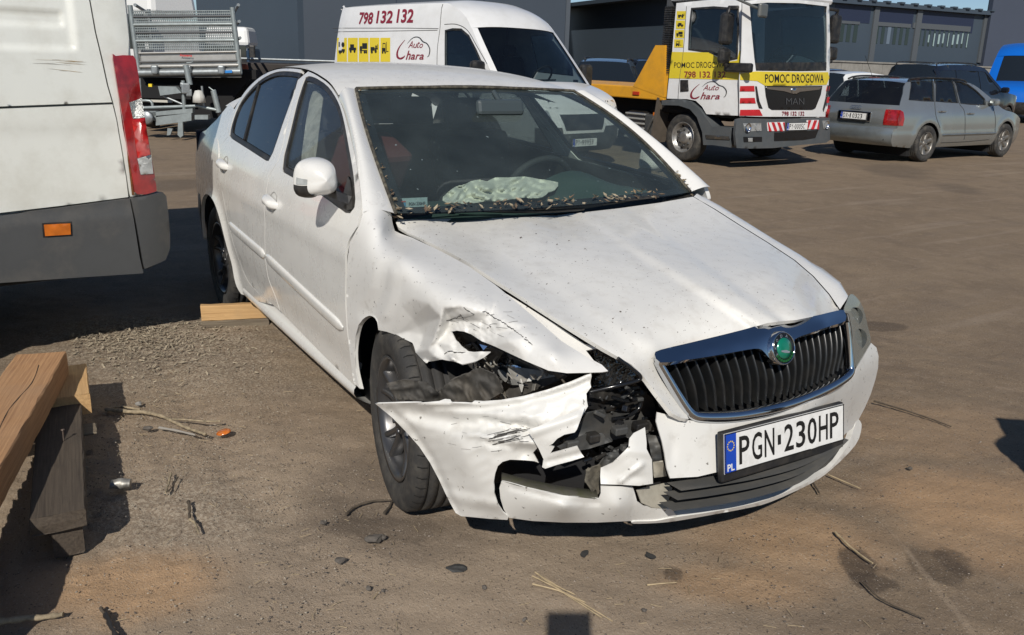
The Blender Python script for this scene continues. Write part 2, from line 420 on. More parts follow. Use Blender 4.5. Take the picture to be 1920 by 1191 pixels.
# ================================================================== ground
def ground():
    def axis(lo, hi, c0, c1, fine):
        a = list(np.arange(c0, c1+1e-6, fine)); s = fine; x = c0
        while x > lo: s *= 1.16; x -= s; a.insert(0, x)
        s = fine; x = c1
        while x < hi: s *= 1.16; x += s; a.append(x)
        return np.array(a)
    xs = axis(-400, 400, -3.4, 1.8, .021); ys = axis(-400, 400, -2.6, 2.6, .021)
    X, Y = np.meshgrid(xs, ys, indexing='ij'); P = np.stack([X.ravel(), Y.ravel()], 1)
    Z = .008*noise3(P*.8, 1)+.006*noise3(P*2.6, 2)
    near = np.exp(-((P[:, 0]+1.0)/5)**2-((P[:, 1])/4)**2)
    Z += near*(.004*noise3(P*9, 3)+.003*noise3(P*23, 4)+.0026*noise3(P*47, 5)+.002*noise3(P*71, 15))
    # churned gravel by the van and beams, wheel ruts from the passing cars
    gr = np.exp(-((P[:, 0]+.9)/1.3)**2-((P[:, 1]+1.9)/.9)**2)
    Z += gr*(.007*noise3(P*31, 6)+.0065*noise3(P*63, 7)+.004*np.abs(noise3(P*17, 8)))
    rut = np.exp(-((P[:, 1]+1.22-.10*np.sin(P[:, 0]*.9))/.10)**2)*np.exp(-((P[:, 0]+.9)/1.3)**4)
    Z -= rut*(.014+.003*np.sin(P[:, 0]*60))
    far = np.clip((np.hypot(P[:, 0], P[:, 1])-12)/30, 0, 1); Z *= 1-far
    Z -= .012
    G = np.concatenate([P, Z[:, None]], 1).reshape(len(xs), len(ys), 3)
    m = bpy.data.materials.new('trodden_earth'); m.use_nodes = True; t = m.node_tree; N = t.nodes; L = t.links; b = N['Principled BSDF']
    tc = N.new('ShaderNodeTexCoord'); b.inputs['Roughness'].default_value = .92; b.inputs['Specular IOR Level'].default_value = .25
    def noise(s, d=6, r=.6, off=0.0):
        mp = N.new('ShaderNodeMapping'); mp.inputs['Location'].default_value = (off, off*1.7, 0); L.new(tc.outputs['Object'], mp.inputs['Vector'])
        n = N.new('ShaderNodeTexNoise'); n.inputs['Scale'].default_value = s; n.inputs['Detail'].default_value = d; n.inputs['Roughness'].default_value = r
        L.new(mp.outputs[0], n.inputs['Vector']); return n.outputs['Fac']
    def mr(src, lo, hi, a=1.0):
        r = N.new('ShaderNodeMapRange'); r.interpolation_type = 'SMOOTHSTEP'
        r.inputs['From Min'].default_value = lo; r.inputs['From Max'].default_value = hi; r.inputs['To Max'].default_value = a
        L.new(src, r.inputs['Value']); return r.outputs[0]
    def mix(f, a, c):
        x = N.new('ShaderNodeMix'); x.data_type = 'RGBA'
        L.new(f, x.inputs['Factor'])
        for s_, k in ((a, 'A'), (c, 'B')):
            if isinstance(s_, tuple): x.inputs[k].default_value = (*s_, 1)
            else: L.new(s_, x.inputs[k])
        return x.outputs['Result']
    def blob(cx, cy, rx, ry, rot=0.0, soft=.35, nz=.55, ns=3.0, sh=None):
        """a stain with its own outline on the ground"""
        mp = N.new('ShaderNodeMapping'); mp.vector_type = 'TEXTURE'; mp.inputs['Location'].default_value = (cx, cy, 0)
        mp.inputs['Rotation'].default_value = (0, 0, rot); mp.inputs['Scale'].default_value = (rx, ry, 1); L.new(tc.outputs['Object'], mp.inputs['Vector'])
        ln = N.new('ShaderNodeVectorMath'); ln.operation = 'LENGTH'; L.new(mp.outputs[0], ln.inputs[0])
        n = sh or shared; ad = N.new('ShaderNodeMath'); ad.operation = 'MULTIPLY_ADD'; ad.inputs[1].default_value = nz*2
        L.new(n, ad.inputs[0]); L.new(ln.outputs['Value'], ad.inputs[2])
        r = N.new('ShaderNodeMapRange'); r.interpolation_type = 'SMOOTHSTEP'; r.inputs['From Min'].default_value = 1+nz+soft; r.inputs['From Max'].default_value = 1+nz-soft
        L.new(ad.outputs[0], r.inputs['Value']); return r.outputs[0]
    shared = noise(3.3, 4, .6, 2.0)
    def scale(f, k):
        x = N.new('ShaderNodeMath'); x.operation = 'MULTIPLY'; x.inputs[1].default_value = k; L.new(f, x.inputs[0]); return x.outputs[0]
    c = mix(mr(noise(.45, 6), .35, .65), (.260, .194, .129), (.218, .161, .107))
    c = mix(mr(noise(2.3, 7, .65, 5), .42, .68, .7), c, (.180, .133, .092))
    c = mix(mr(noise(8, 7, .7, 9), .5, .72, .5), c, (.33, .252, .178))
    mpw = N.new('ShaderNodeMapping'); mpw.inputs['Rotation'].default_value = (0, 0, R(-12)); mpw.inputs['Scale'].default_value = (2.6, .22, 1); L.new(tc.outputs['Object'], mpw.inputs['Vector'])
    nw = N.new('ShaderNodeTexNoise'); nw.inputs['Scale'].default_value = 1.6; nw.inputs['Detail'].default_value = 5; L.new(mpw.outputs[0], nw.inputs['Vector'])
    c = mix(mr(nw.outputs['Fac'], .50, .72, .22), c, (.21, .165, .127)); c = mix(mr(nw.outputs['Fac'], .46, .30, .20), c, (.43, .35, .275))
    for (px, py, rx, ry, k) in ((760, 1090, 1.0, .7, .55), (430, 900, 1.1, .7, .45), (1000, 1150, .6, .5, .35)):
        q = at(px, py); c = mix(scale(blob(q[0], q[1], rx, ry, R(60), .7, .5), k), c, (.385, .305, .226))
    for (px, py, rx, ry, k) in ((1840, 930, .42, .20, .75), (1500, 1010, .30, .16, .55), (1750, 800, .5, .3, .25), (1390, 1090, .22, .10, .6), (255, 1085, .26, .16, .8), (1900, 1010, .3, .2, .5)):
        q = at(px, py); c = mix(scale(blob(q[0], q[1], rx, ry, R(60), .5), k), c, (.46, .295, .165))
    crisp = noise(14, 6, .7, 6.0); q = at(1645, 607); c = mix(scale(blob(q[0], q[1], .19, .10, R(58), .14, .12, 3, crisp), .62), c, (.085, .064, .048))
    for (px, py, rx, ry, k) in ((1612, 1050, .055, .10, .75), (1640, 1085, .07, .05, .7), (1760, 1058, .085, .10, .55), (1790, 1050, .05, .09, .5), (725, 985, .20, .08, .5), (1265, 1068, .03, .04, .6)):
        q = at(px, py); c = mix(scale(blob(q[0], q[1], rx, ry, R(50), .22, .85, 3, crisp), k), c, (.075, .056, .042))
    q = at(1776, 1120); c = mix(scale(blob(q[0], q[1], .012, .30, R(148-90), .5, .3, 3, crisp), .4), c, (.40, .31, .22))
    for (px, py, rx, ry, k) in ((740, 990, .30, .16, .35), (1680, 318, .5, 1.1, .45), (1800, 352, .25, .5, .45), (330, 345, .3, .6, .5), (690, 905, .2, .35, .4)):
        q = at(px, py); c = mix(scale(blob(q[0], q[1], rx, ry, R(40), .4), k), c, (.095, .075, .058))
    for (px, py, rx, ry, k) in ((300, 680, .9, .35, .38), (330, 950, .3, .22, .45), (330, 620, .7, .3, .4)):
        q = at(px, py); f = blob(q[0], q[1], rx, ry, R(50), .6, .6, 5)
        g = mix(mr(noise(75, 3, .6, 3), .48, .56), (.20, .158, .118), (.48, .42, .33)); c = mix(scale(f, k), c, g)
    c = mix(mr(noise(160, 2, .5, 2), .62, .68, .5), c, (.45, .395, .325))
    c = mix(mr(noise(110, 2, .5, 7), .63, .70, .7), c, (.060, .048, .040))
    L.new(c, b.inputs['Base Color'])
    bn = N.new('ShaderNodeBump'); bn.inputs['Strength'].default_value = .6; bn.inputs['Distance'].default_value = .014
    ad = N.new('ShaderNodeMath'); ad.operation = 'ADD'; L.new(noise(62, 8, .75, 1), ad.inputs[0]); L.new(scale(noise(210, 4, .6, 4), .5), ad.inputs[1])
    L.new(ad.outputs[0], bn.inputs['Height']); L.new(bn.outputs[0], b.inputs['Normal'])
    mb = MB(); mb.grid(G, True); o = mb.build('ground', m, None, False); tag(o, 'bare trodden brown earth of the yard', None, None, 'structure')
    return lambda x, y: 0.0
ground()

# ================================================================== the damaged white saloon
car = empty('damaged_car', (0, 0, 0), 0, 'white saloon car with smashed front corner and torn bumper, green badge on grille', 'car')
Wz = [(.15, .80), (.2, .835), (.27, .862), (.38, .876), (.52, .884), (.66, .885), (.78, .88), (.88, .868), (.95, .85), (1.0, .828), (1.1, .776), (1.2, .723), (1.3, .668), (1.38, .62), (1.44, .575), (1.5, .52)]
Px = [(.9, .80), (.6, .93), (.35, .975), (.0, .99), (-.5, .998), (-1.2, 1.0), (-2.0, .995), (-2.6, .98), (-3.1, .945), (-3.6, .88)]
def S(x, z): return -cub(Wz, z)*cub(Px, x)
def onS(px, py, off=0.0):
    d = ray(px, py); t0 = (-1.0-CAMP[1])/d[1]; t1 = (-.3-CAMP[1])/d[1]
    for _ in range(50):
        t = (t0+t1)/2; q = CAMP+t*d
        if q[1] < S(q[0], q[2])-off: t0 = t
        else: t1 = t
    return q
def xz(pts): return np.array([onS(*p)[[0, 2]] for p in pts])
def side_mesh(V2, off=0.0, sgn=1, disp=None):
    y = S(V2[:, 0], V2[:, 1])-off
    if disp is not None: y = y-disp(V2)
    return np.stack([V2[:, 0], sgn*y, V2[:, 1]], 1)
def side_panel(name, poly, m, sp=.03, th=.012, off=0.0, both=True, disp=None, parent=None, holes=(), label=None):
    W, T = cdt(poly, sp, holes); r = []
    for sg in ((1, -1) if both else (1,)):
        V = side_mesh(W, off, sg, disp)
        o = shell(name, V, T, th, m, parent or car, towards=np.array([-1, -50.0*sg, .8])); r.append(o)
        if label and sg == 1: o['label'] = label
    return r

# door shapes measured on the visible side (picture points on the body side)
gapF = [(681, 388), (673, 422), (668, 432), (656, 453), (652, 481), (649, 551), (651, 600), (655, 660), (664, 724)]       # door to fender
gapB = [(560, 150), (536, 253), (523, 300), (506, 332), (499, 401), (499, 476), (503, 520), (510, 545), (522, 584)]          # between the doors
gapR = [(432, 253), (416, 274), (412, 297), (419, 363), (430, 420), (446, 485), (455, 513), (470, 538), (506, 571)]          # rear door to quarter panel
gapTop = [(681, 384), (679, 366), (670, 302), (656, 241), (642, 194), (623, 161), (602, 144), (580, 133), (554, 128), (524, 129), (497, 139), (470, 161), (452, 185), (438, 212), (428, 240)]
gF, gB, gR, gT = (smooth_line(xz(g), 4) for g in (gapF, gapB, gapR, gapTop))
def lower_shape(V2):        # waistline crease and hollow below the rubbing strip
    z = V2[:, 1]
    return .006*np.exp(-((z-.80)/.035)**2)-.012*np.exp(-((z-.36)/.10)**2)+.004*np.exp(-((z-.24)/.03)**2)
wF = smooth_line(xz([(574, 147), (590, 151), (614, 168), (632, 196), (642, 227), (651, 274), (661, 335), (664.5, 378)]), 3)
wFb = xz([(664, 388), (659, 394), (651, 393), (623, 372), (580, 343), (535, 318), (533, 313)])
wFl = xz([(536, 288), (548, 241), (562, 184)])
winF = np.vstack([wF, wFb, wFl])
winR = np.vstack([smooth_line(xz([(562, 141), (537, 138), (515, 140), (491, 152), (468, 173), (449, 199), (437, 232), (434, 251)]), 3), xz([(438, 256), (470, 276), (503, 297), (506, 298), (512, 286), (529, 236), (548, 184)])])
# index helpers: top line cut where the two doors meet
kB = int(np.argmin(np.abs(gT[:, 0]-gB[0][0])))
def inset(poly, d):
    c = poly.mean(0); P = np.array(poly); n = len(P); out = []
    area = .5*np.sum(P[:, 0]*np.roll(P[:, 1], -1)-np.roll(P[:, 0], -1)*P[:, 1]); sg = 1 if area > 0 else -1
    for i in range(n):
        a, b, c_ = P[i-1], P[i], P[(i+1) % n]; t1 = (b-a)/(np.linalg.norm(b-a)+1e-9); t2 = (c_-b)/(np.linalg.norm(c_-b)+1e-9)
        nn = np.array([-t1[1]-t2[1], t1[0]+t2[0]])*sg; nn /= np.linalg.norm(nn)+1e-9; out.append(b+nn*d)
    return np.array(out)
sillF = xz([(664, 726), (600, 664), (562, 625), (524, 586)]); sillR = xz([(520, 583), (508, 572)])
front_door = np.vstack([gT[:kB], gB, sillF[::-1], gF[::-1]])
rear_door = np.vstack([gT[kB+1:], gR, sillR[::-1], gB[::-1]])
doorF = side_panel('front_door', inset(front_door, .003), paint, .03, .02, 0, True, lower_shape, None, [inset(winF, -.012)])
doorR = side_panel('rear_door', inset(rear_door, .003), paint, .03, .02, 0, True, lower_shape, None, [inset(winR, -.012)])
# dark rubber round the glass, then the glass a little deeper
for nm, wn, dr in (('front_door', winF, doorF), ('rear_door', winR, doorR)):
    W, T = cdt(inset(wn, -.0115), .02, [inset(wn, .010)])
    for sg, d in zip((1, -1), dr):
        shell('window_seal', side_mesh(W, -.004, sg), T, .012, black_pl, d, towards=np.array([-1, -50.0*sg, .8]))
    W, T = cdt(inset(wn, .0095), .05)
    for sg, d in zip((1, -1), dr):
        shell('window_glass', side_mesh(W, -.012, sg), T, .004, sideglass if nm == 'front_door' else glass('rear_window_glass', (.40, .43, .43), 2.2, .03), d, towards=np.array([-1, -50.0*sg, .8]))
# quarter window divider
dv = [onS(489, 152, -.008), onS(459.5, 263, -.008)]
for sg in (1, -1):
    P = [np.array([p[0], p[1]*sg, p[2]]) for p in dv]; mb = MB(); mb.tube(resample(P, 8), .008, 6); mb.build('window_divider', black_pl, doorR[0 if sg == 1 else 1])

# quarter panel with the rear wheel arch
archR = smooth_line(np.array([(-3.02, .34), (-3.00, .46), (-2.93, .575), (-2.80, .655), (-2.64, .685), (-2.47, .67), (-2.33, .60), (-2.24, .50), (-2.19, .38), (-2.14, .27), (-2.06, .225)]), 4)
q_out = np.vstack([gT[::-1][:0], gR[::-1][0:0]])
quarter = np.vstack([gR[::-1][:1]*0+gR[-1], [(-1.93, .22)], archR[::-1], [(-3.14, .36), (-3.30, .62), (-3.34, .86), (-3.30, .985), (-3.12, 1.02), (-2.99, 1.075)], gT[-1:], gR[:-1]])
quarter = np.vstack([gR, [(-1.95, .225)], archR[::-1], [(-3.16, .36), (-3.32, .62), (-3.36, .86), (-3.31, .985), (-3.12, 1.02), (-2.93, 1.10), (-2.78, 1.20)], gT[-6:]])
def arch_lip(V2):
    d = np.full(len(V2), 9.0)
    for a, b in zip(archR[:-1], archR[1:]): d = np.minimum(d, seg_d(V2, a, b)[0])
    return .016*np.clip(1-d/.045, 0, 1)**1.0
qp = side_panel('quarter_panel', quarter, paint, .03, .02, 0, True, lambda V: arch_lip(V)+lower_shape(V)*np.clip((V[:, 0]+2.5)/.25, 0, 1))
fl = xz([(397, 262), (408, 258), (412, 270), (413, 290), (409, 302), (401, 300), (396, 284)])
W, T = cdt(inset(smooth_line(fl, 4, True), .003), .02); shell('fuel_flap', side_mesh(W, .0035), T, .006, paint, qp[0], towards=np.array([-1, -50, .8]))
# sill
for sg in (1, -1):
    xs = np.linspace(-2.02, -.375, 30); prof = [(.36, -.045), (.31, -.028), (.278, -.012), (.262, .004), (.245, .010), (.225, .006), (.20, -.02), (.17, -.06), (.16, -.12)]
    G = [[(x, sg*(S(x, z)-o), z+.022*np.clip((-x-.4)/1.6, 0, 1)*-1+.02) for z, o in prof] for x in xs]
    mb = MB(); mb.grid(G, True); mb.build('sill', paint, car)
# rubbing strips and door handles on both sides
mA, mB_ = onS(646, 618), onS(499, 480); mC = onS(431, 421)
for sg in (1, -1):
    for i, (a, b) in enumerate(((mA, mB_), (mB_, mC))):
        t = np.linspace(.004, .996, 24); rows = []
        for k in t:
            p = a+(b-a)*k; e = min(1, min(k, 1-k)*14+.25)
            rows.append([(p[0], sg*(S(p[0], p[2]+dz)-lower_shape(np.array([[p[0], p[2]+dz]]))[0]-o*e), p[2]+dz*e) for dz, o in ((-.026, -.004), (-.024, .005), (-.013, .009), (.010, .009), (.022, .005), (.025, -.004))])
        mb = MB(); mb.grid(rows, True); mb.build('rubbing_strip', paint, (doorF if i == 0 else doorR)[0 if sg == 1 else 1])
handle_shadow = mat('handle_recess', (.30, .295, .28), .5)
for (px, py), dr in (((513, 378), doorF), ((423, 308), doorR)):
    p = onS(px, py)
    for sg, d in zip((1, -1), dr):
        t = np.linspace(-1, 1, 15); rows = []
        for k in t:
            x = p[0]+k*.085; e = 1-abs(k)**3.2
            rows.append([(x, sg*(S(x, p[2]+.012*k)-o*e), p[2]-.010*k+dz*(.55+.45*e)) for dz, o in ((-.020, .004), (-.021, .030), (-.010, .042), (.008, .042), (.019, .030), (.020, .004))])
        mb = MB(); mb.grid(rows, True); mb.build('door_handle', paint, d)
        a = np.linspace(0, 2*PI, 26, endpoint=False); P = [(p[0]+.01+.055*math.cos(q), p[2]-.002+.047*math.sin(q)) for q in a]
        V = [(x, sg*(S(x, z)-lower_shape(np.array([[x, z]]))[0]-.0025), z) for x, z in P]
        mb = MB(); mb.add(V+[(p[0]+.01, sg*(S(p[0], p[2])-.002+.02), p[2])], [(i, (i+1) % 26, 26) for i in range(26)], True); mb.build('handle_recess', handle_shadow, d)

# roof, pillars, windscreen
tw = -1.05
def roof_zc(x): return cub([(-1.02, 1.372), (-1.06, 1.385), (-1.25, 1.428), (-1.5, 1.458), (-1.8, 1.472), (-2.1, 1.468), (-2.4, 1.445), (-2.7, 1.395), (-2.95, 1.32), (-3.15, 1.22)], x)
gTs = gT[np.argsort(gT[:, 0])]
iw = 0
pil_gap = [onS(*p) for p in gapTop[:6]]
def gap_z(x): return np.interp(x, gTs[:, 0], gTs[:, 1])
xs = np.r_[np.linspace(-2.86, -1.30, 46), np.linspace(-1.28, -1.065, 9)]
rows = []
for x in xs:
    zg = gap_z(x)+.004; yg = -S(x, zg); zc = roof_zc(x); row = []
    for s in np.linspace(-1, 1, 41):
        s2 = math.sin(s*PI/2)*.25+s*.75
        h = (1-abs(s2)**2.3)**.92
        row.append((x+.02*(1-s2*s2)*np.clip((x+1.3)/.23, 0, 1), s2*yg, zg+(zc-zg)*h))
    rows.append(row)
mb = MB(); mb.grid(rows, True); roof = mb.build('roof', paint_dusty, car)
hdr = np.array(rows[-1])            # the roof's front edge
# windscreen edges: right from base to top, then mirrored
base = np.array([-.318, -.715, .955]); topc = np.array([tw-.0, -.574, 1.362])
nW = 24
edge = np.array([base+(topc-base)*t+np.array([.0, -.022, .030])*math.sin(PI*t) for t in np.linspace(0, 1, nW)])
glassrows = []
for i, e in enumerate(edge):
    t = i/(nW-1); row = []
    for s in np.linspace(-1, 1, 31):
        c2 = 1-s*s; row.append((e[0]+.075*c2*(1-.75*t), s*(-e[1]), e[2]+.012*c2*(t)-.004*c2*(1-t)))
    glassrows.append(row)
mb = MB(); mb.grid(glassrows, True); ws = mb.build('windscreen', screen, car)
mb = MB()                           # black border of the screen
GR = np.array(glassrows)
mb.grid(GR[:, :2]+np.array([-.004, .0, -.006]), True); mb.grid(GR[:, -2:]+np.array([-.004, 0, -.006]), True); mb.grid(GR[-2:]+np.array([-.004, 0, -.006]), True); mb.grid(GR[:2]+np.array([-.004, 0, -.006]), True)
mb.build('screen_border', black_gl, ws)
mb = MB()                           # weathered seal along the header and the edges
mb.tube([p+np.array([.006, 0, .004]) for p in GR[-1]], .008, 6); mb.build('header_seal', mat('perished_rubber', (.05, .045, .035), .9, 0, .5, 60, dirt=(.2, .18, .13), ds=40, damt=.8), ws)
for k in (0, -1):
    mb = MB(); mb.tube([p+np.array([.004, 0, .003]) for p in GR[:, k]], .007, 6); mb.build('edge_seal', MATS['perished_rubber'], ws)
# pillars: from the door gap line to the screen edge
gpil = smooth_line([onS(*p) for p in [(683, 398), (681, 386), (679, 366), (670, 302), (656, 241), (645, 202), (637, 186)]], 6)
gp = resample(gpil, 40); gp = gp[np.argsort(gp[:, 0])[::-1]]
top_in = np.array([-1.28, -.60, gap_z(-1.28)])
for sg in (1, -1):
    rows = []
    for i, g in enumerate(gp):
        t = i/(len(gp)-1)
        e = np.array([np.interp(t, np.linspace(0, 1, nW), edge[:, k]) for k in range(3)]) if True else None
        row = []
        for s in np.linspace(0, 1, 9):
            b = math.sin(PI*s); p = g*(1-s)+e*s+np.array([.014, -.018, .020])*b*(.75+.5*t)
            row.append((p[0], sg*p[1], p[2]))
        rows.append(row)
    if sg == 1: PIL = np.array(rows).reshape(-1, 3); PILpx = np.array([pj(p) for p in PIL])
    mb = MB(); mb.grid(rows, True); mb.build('front_pillar', paint, car)
    # fill between the pillar end and the roof corner
    G = np.array(rows[-1]); q = np.array(sorted([r for r in np.array(xs)]))
    cor = [(np.array(rr), ) for rr in []]
    xr = np.linspace(-1.065, gp[-1][0], 12); R0 = []
    for x in xr:
        zg = gap_z(min(x, gp[-1][0]))+.004; yg = -S(x, zg); R0.append((x, zg, yg))
# black door gap line: a thin dark channel under the seams
mb = MB()
for g in (gT, gF, gB, gR):
    mb.tube([(x, S(x, z)-lower_shape(np.array([[x, z]]))[0]+.014, z) for x, z in g], .0065, 6)
mb.build('door_gap', seam_mat, car)
# ---------------------------------------------------------------- bonnet
hood_out = ([(748, 412), (800, 411), (860, 410), (930, 409), (1000, 406), (1080, 400), (1160, 391), (1240, 380), (1301, 369)]
            + [(1340, 392), (1390, 424), (1440, 455), (1490, 488), (1525, 518), (1555, 552), (1574, 580), (1584, 600), (1593, 632), (1599, 668), (1605, 690), (1602, 700), (1599, 690), (1594, 650), (1586, 606), (1579, 583)]
            + [(1535, 592), (1495, 600), (1462, 603), (1440, 606), (1400, 618), (1340, 633), (1290, 645), (1245, 656), (1231, 663), (1229, 676), (1240, 700), (1262, 740), (1290, 779), (1293, 786)]
            + [(1280, 784), (1262, 776), (1240, 748), (1216, 716), (1203, 700), (1186, 684), (1130, 652), (1060, 608), (990, 563), (930, 525), (880, 492), (830, 466), (790, 446), (765, 436), (748, 426), (744, 418)])
hood_c = [(748, 412, 'y', -.68), (748, 426, 'y', -.70), (790, 446, 'y', -.69), (880, 492, 'y', -.675), (990, 563, 'y', -.655), (1060, 608, 'y', -.63), (1130, 652, 'y', -.59), (1186, 684, 'y', -.53), (1203, 700, 'y', -.50), (1240, 748, 'y', -.455), (1280, 784, 'y', -.395), (1293, 786, 'y', -.37),
          (1290, 779, 'y', -.365), (1240, 700, 'y', -.41), (1231, 663, 'y', -.43), (1340, 633, 'y', -.21), (1462, 603, 'y', 0), (1535, 592, 'y', .22), (1579, 583, 'y', .42),
          (1301, 369, 'y', .68), (1340, 392, 'y', .665), (1390, 424, 'y', .65), (1440, 455, 'y', .64), (1490, 488, 'y', .61), (1525, 518, 'y', .585), (1555, 552, 'y', .55), (1574, 580, 'y', .50), (1584, 600, 'y', .475), (1599, 668, 'y', .43), (1604, 694, 'y', .41),
          (1040, 403, 'y', .0)]
def hood_z(x, y):
    zc = cub([(-.40, .905), (-.2, .903), (.0, .895), (.333, .870), (.588, .836), (.831, .782), (.95, .74)], x); dr = cub([(-.4, .022), (0, .045), (.35, .060), (.6, .064), (.85, .07)], x)
    return zc-dr*(abs(y)/.67)**2.4
def on_hood(px, py):
    d = ray(px, py); t0, t1 = 1.0, 4.2
    for _ in range(50):
        t = (t0+t1)/2; q = CAMP+t*d
        if q[2] > hood_z(q[0], q[1]): t0 = t
        else: t1 = t
    return tuple(q)
hood_c += [on_hood(*p) for p in ((860, 440), (900, 460), (960, 440), (960, 490), (1020, 430), (1040, 480), (1050, 540), (1100, 440), (1120, 500), (1130, 570), (1160, 420), (1190, 470), (1200, 540), (1210, 610), (1240, 430), (1270, 500), (1290, 570), (1310, 440), (1350, 500), (1370, 570), (1390, 470), (1430, 540), (1450, 500), (1490, 540))]
hood_t = ctrl(hood_c)
def hood_disp(Q):     # pressed swage lines of the bonnet
    d = np.zeros(len(Q))
    def sd(a, b):
        a = np.array(a, float); b = np.array(b, float); t = (b-a)/np.linalg.norm(b-a); return (Q-a) @ np.array([t[1], -t[0]])
    st = lambda v: np.clip(v/13+.5, 0, 1)
    d -= .030*(st(sd((1100, 411), (1393, 597)))-st(sd((1168, 391), (1457, 597))))
    for pts, h in (([(880, 420), (1010, 505), (1130, 585), (1225, 650)], -.006),):
        d += ridge(Q, pts, h, 24, False)
    d += ridge(Q, [(744, 418), (765, 436), (830, 466), (880, 492), (930, 525), (990, 563), (1060, 608), (1130, 652), (1186, 684)], .004, 8)
    d += dent(Q, (1195, 665), (38, 22), .004)
    return d
hood = patch('bonnet', hood_out, hood_t, 7, paint_dusty, car, .012, (), hood_disp)

# ---------------------------------------------------------------- right front fender, crushed
fen_out = ([(681, 371), (697, 363), (714, 358), (722, 376), (735, 402), (738, 420), (742, 433), (752, 438), (775, 446), (830, 472), (880, 499), (930, 534), (975, 571), (1015, 605), (1055, 640), (1100, 668), (1130, 684), (1142, 696)]
           + [(1128, 698), (1100, 699), (1065, 700), (1030, 695), (985, 676), (930, 650), (905, 640), (885, 627), (872, 622), (858, 620), (847, 622)]
           + [(856, 637), (864, 648), (876, 658), (890, 660), (905, 659), (921, 661), (910, 670), (896, 677), (880, 681), (868, 683), (856, 679), (846, 677), (830, 674), (815, 677), (798, 679), (791, 672), (781, 661), (778, 650), (775, 643), (760, 636), (744, 628), (726, 622), (711, 619)]
           + [(709, 604), (704, 596), (695, 592), (684, 597), (674, 609), (668, 631), (665, 661), (668, 694), (676, 729), (664, 716)]
           + [(657, 660), (653, 600), (651, 551), (654, 481), (658, 454), (670, 432), (676, 422), (681, 402)])
def on_pillar(px, py): return tuple(PIL[int(np.argmin(((PILpx-[px, py])**2).sum(1)))])
fc = [on_pillar(683, 368), on_pillar(698, 362), on_pillar(712, 360), on_pillar(686, 384), on_pillar(704, 378), on_pillar(722, 384), (738, 412, 'y', -.714), (742, 433, 'y', -.712), (775, 446, 'y', -.70), (830, 472, 'y', -.695), (880, 499, 'y', -.69), (930, 534, 'y', -.685), (975, 571, 'y', -.68), (1015, 605, 'y', -.675), (1055, 640, 'y', -.665), (1100, 668, 'y', -.64), (1142, 696, 'y', -.60),
      (1100, 699, 'y', -.66), (1030, 695, 'y', -.75), (985, 676, 'y', -.78), (930, 650, 'y', -.80), (872, 622, 'y', -.825), (847, 622, 'y', -.835),
      (876, 658, 'y', -.83), (921, 661, 'y', -.80), (868, 683, 'y', -.85), (846, 677, 'y', -.87), (798, 679, 'y', -.86), (775, 643, 'y', -.855), (744, 628, 'y', -.865), (711, 619, 'y', -.885),
      (709, 604, 'y', -.887), (695, 592, 'y', -.887), (674, 609, 'y', -.885), (665, 661, 'y', -.88), (676, 729, 'y', -.865), (655, 640, 'y', -.878), (652, 560, 'y', -.882), (652, 481, 'y', -.878), (658, 454, 'y', -.872), (678, 420, 'y', -.853),
      (700, 540, 'y', -.889), (700, 470, 'y', -.868), (720, 430, 'y', -.80), (760, 480, 'y', -.835), (750, 540, 'y', -.878), (830, 520, 'y', -.81), (900, 560, 'y', -.79), (980, 620, 'y', -.765), (1040, 660, 'y', -.73), (800, 560, 'y', -.87), (860, 580, 'y', -.845)]
fen_t = ctrl(fc)
FAC = [(690, 545, 0), (740, 530, 0), (800, 520, 0), (860, 535, 0), (930, 562, 0), (1000, 610, 0), (1060, 650, 0), (1110, 690, 0), (711, 619, 0), (744, 628, 0), (1040, 697, 0), (985, 676, 0), (930, 650, 0), (905, 640, 0), (720, 590, 0), (755, 575, 0), (775, 560, -.004),
       (797, 574, -.010), (806, 570, -.020), (822, 569, -.024), (832, 578, -.030), (829, 596, -.042), (822, 620, -.046), (814, 640, -.040), (804, 655, -.030),
       (776, 598, .030), (786, 612, .052), (768, 622, .038), (796, 628, .056), (806, 604, .040), (775, 643, .016), (781, 661, .018), (798, 678, .026), (790, 648, .040),
       (840, 588, .016), (846, 604, .038), (838, 622, .020), (847, 621, .016), (820, 644, -.004), (833, 660, .030), (875, 657, .016), (858, 640, .012), (846, 646, .004),
       (836, 664, .038), (855, 660, .040), (877, 660, .026), (850, 672, -.014), (868, 683, .008), (896, 677, -.004), (921, 661, .006), (900, 666, -.016), (816, 668, -.014), (830, 674, .020), (846, 678, .022),
       (858, 593, .012), (871, 601, .038), (882, 589, -.004), (869, 574, -.012), (900, 603, .024), (906, 583, -.010), (922, 592, .012), (940, 604, -.006), (936, 622, .016), (962, 620, .016), (985, 634, .004), (955, 640, -.010), (920, 640, .004), (890, 622, .014), (872, 621, .002), (905, 620, .020), (1000, 655, .010), (975, 655, -.004)]
def fen_disp(Q):
    d = facets(Q, FAC)
    d += ridge(Q, [(729, 508), (722, 545), (706, 575), (697, 586)], .026, 26)
    d -= ridge(Q, [(736, 512), (734, 548), (722, 588)], .016, 22, False)
    k = np.exp(-((Q[:, 0]-885)/70)**2-((Q[:, 1]-612)/38)**2)
    return d+k*(.007*np.abs(noise3(Q/9.0, 12))+.004*np.abs(noise3(Q/5, 13)))
fender = patch('front_fender', fen_out, fen_t, 3.4, paint_scuff, car, .004, (), fen_disp)
fender['label'] = 'crumpled white front fender folded over the broken headlamp'
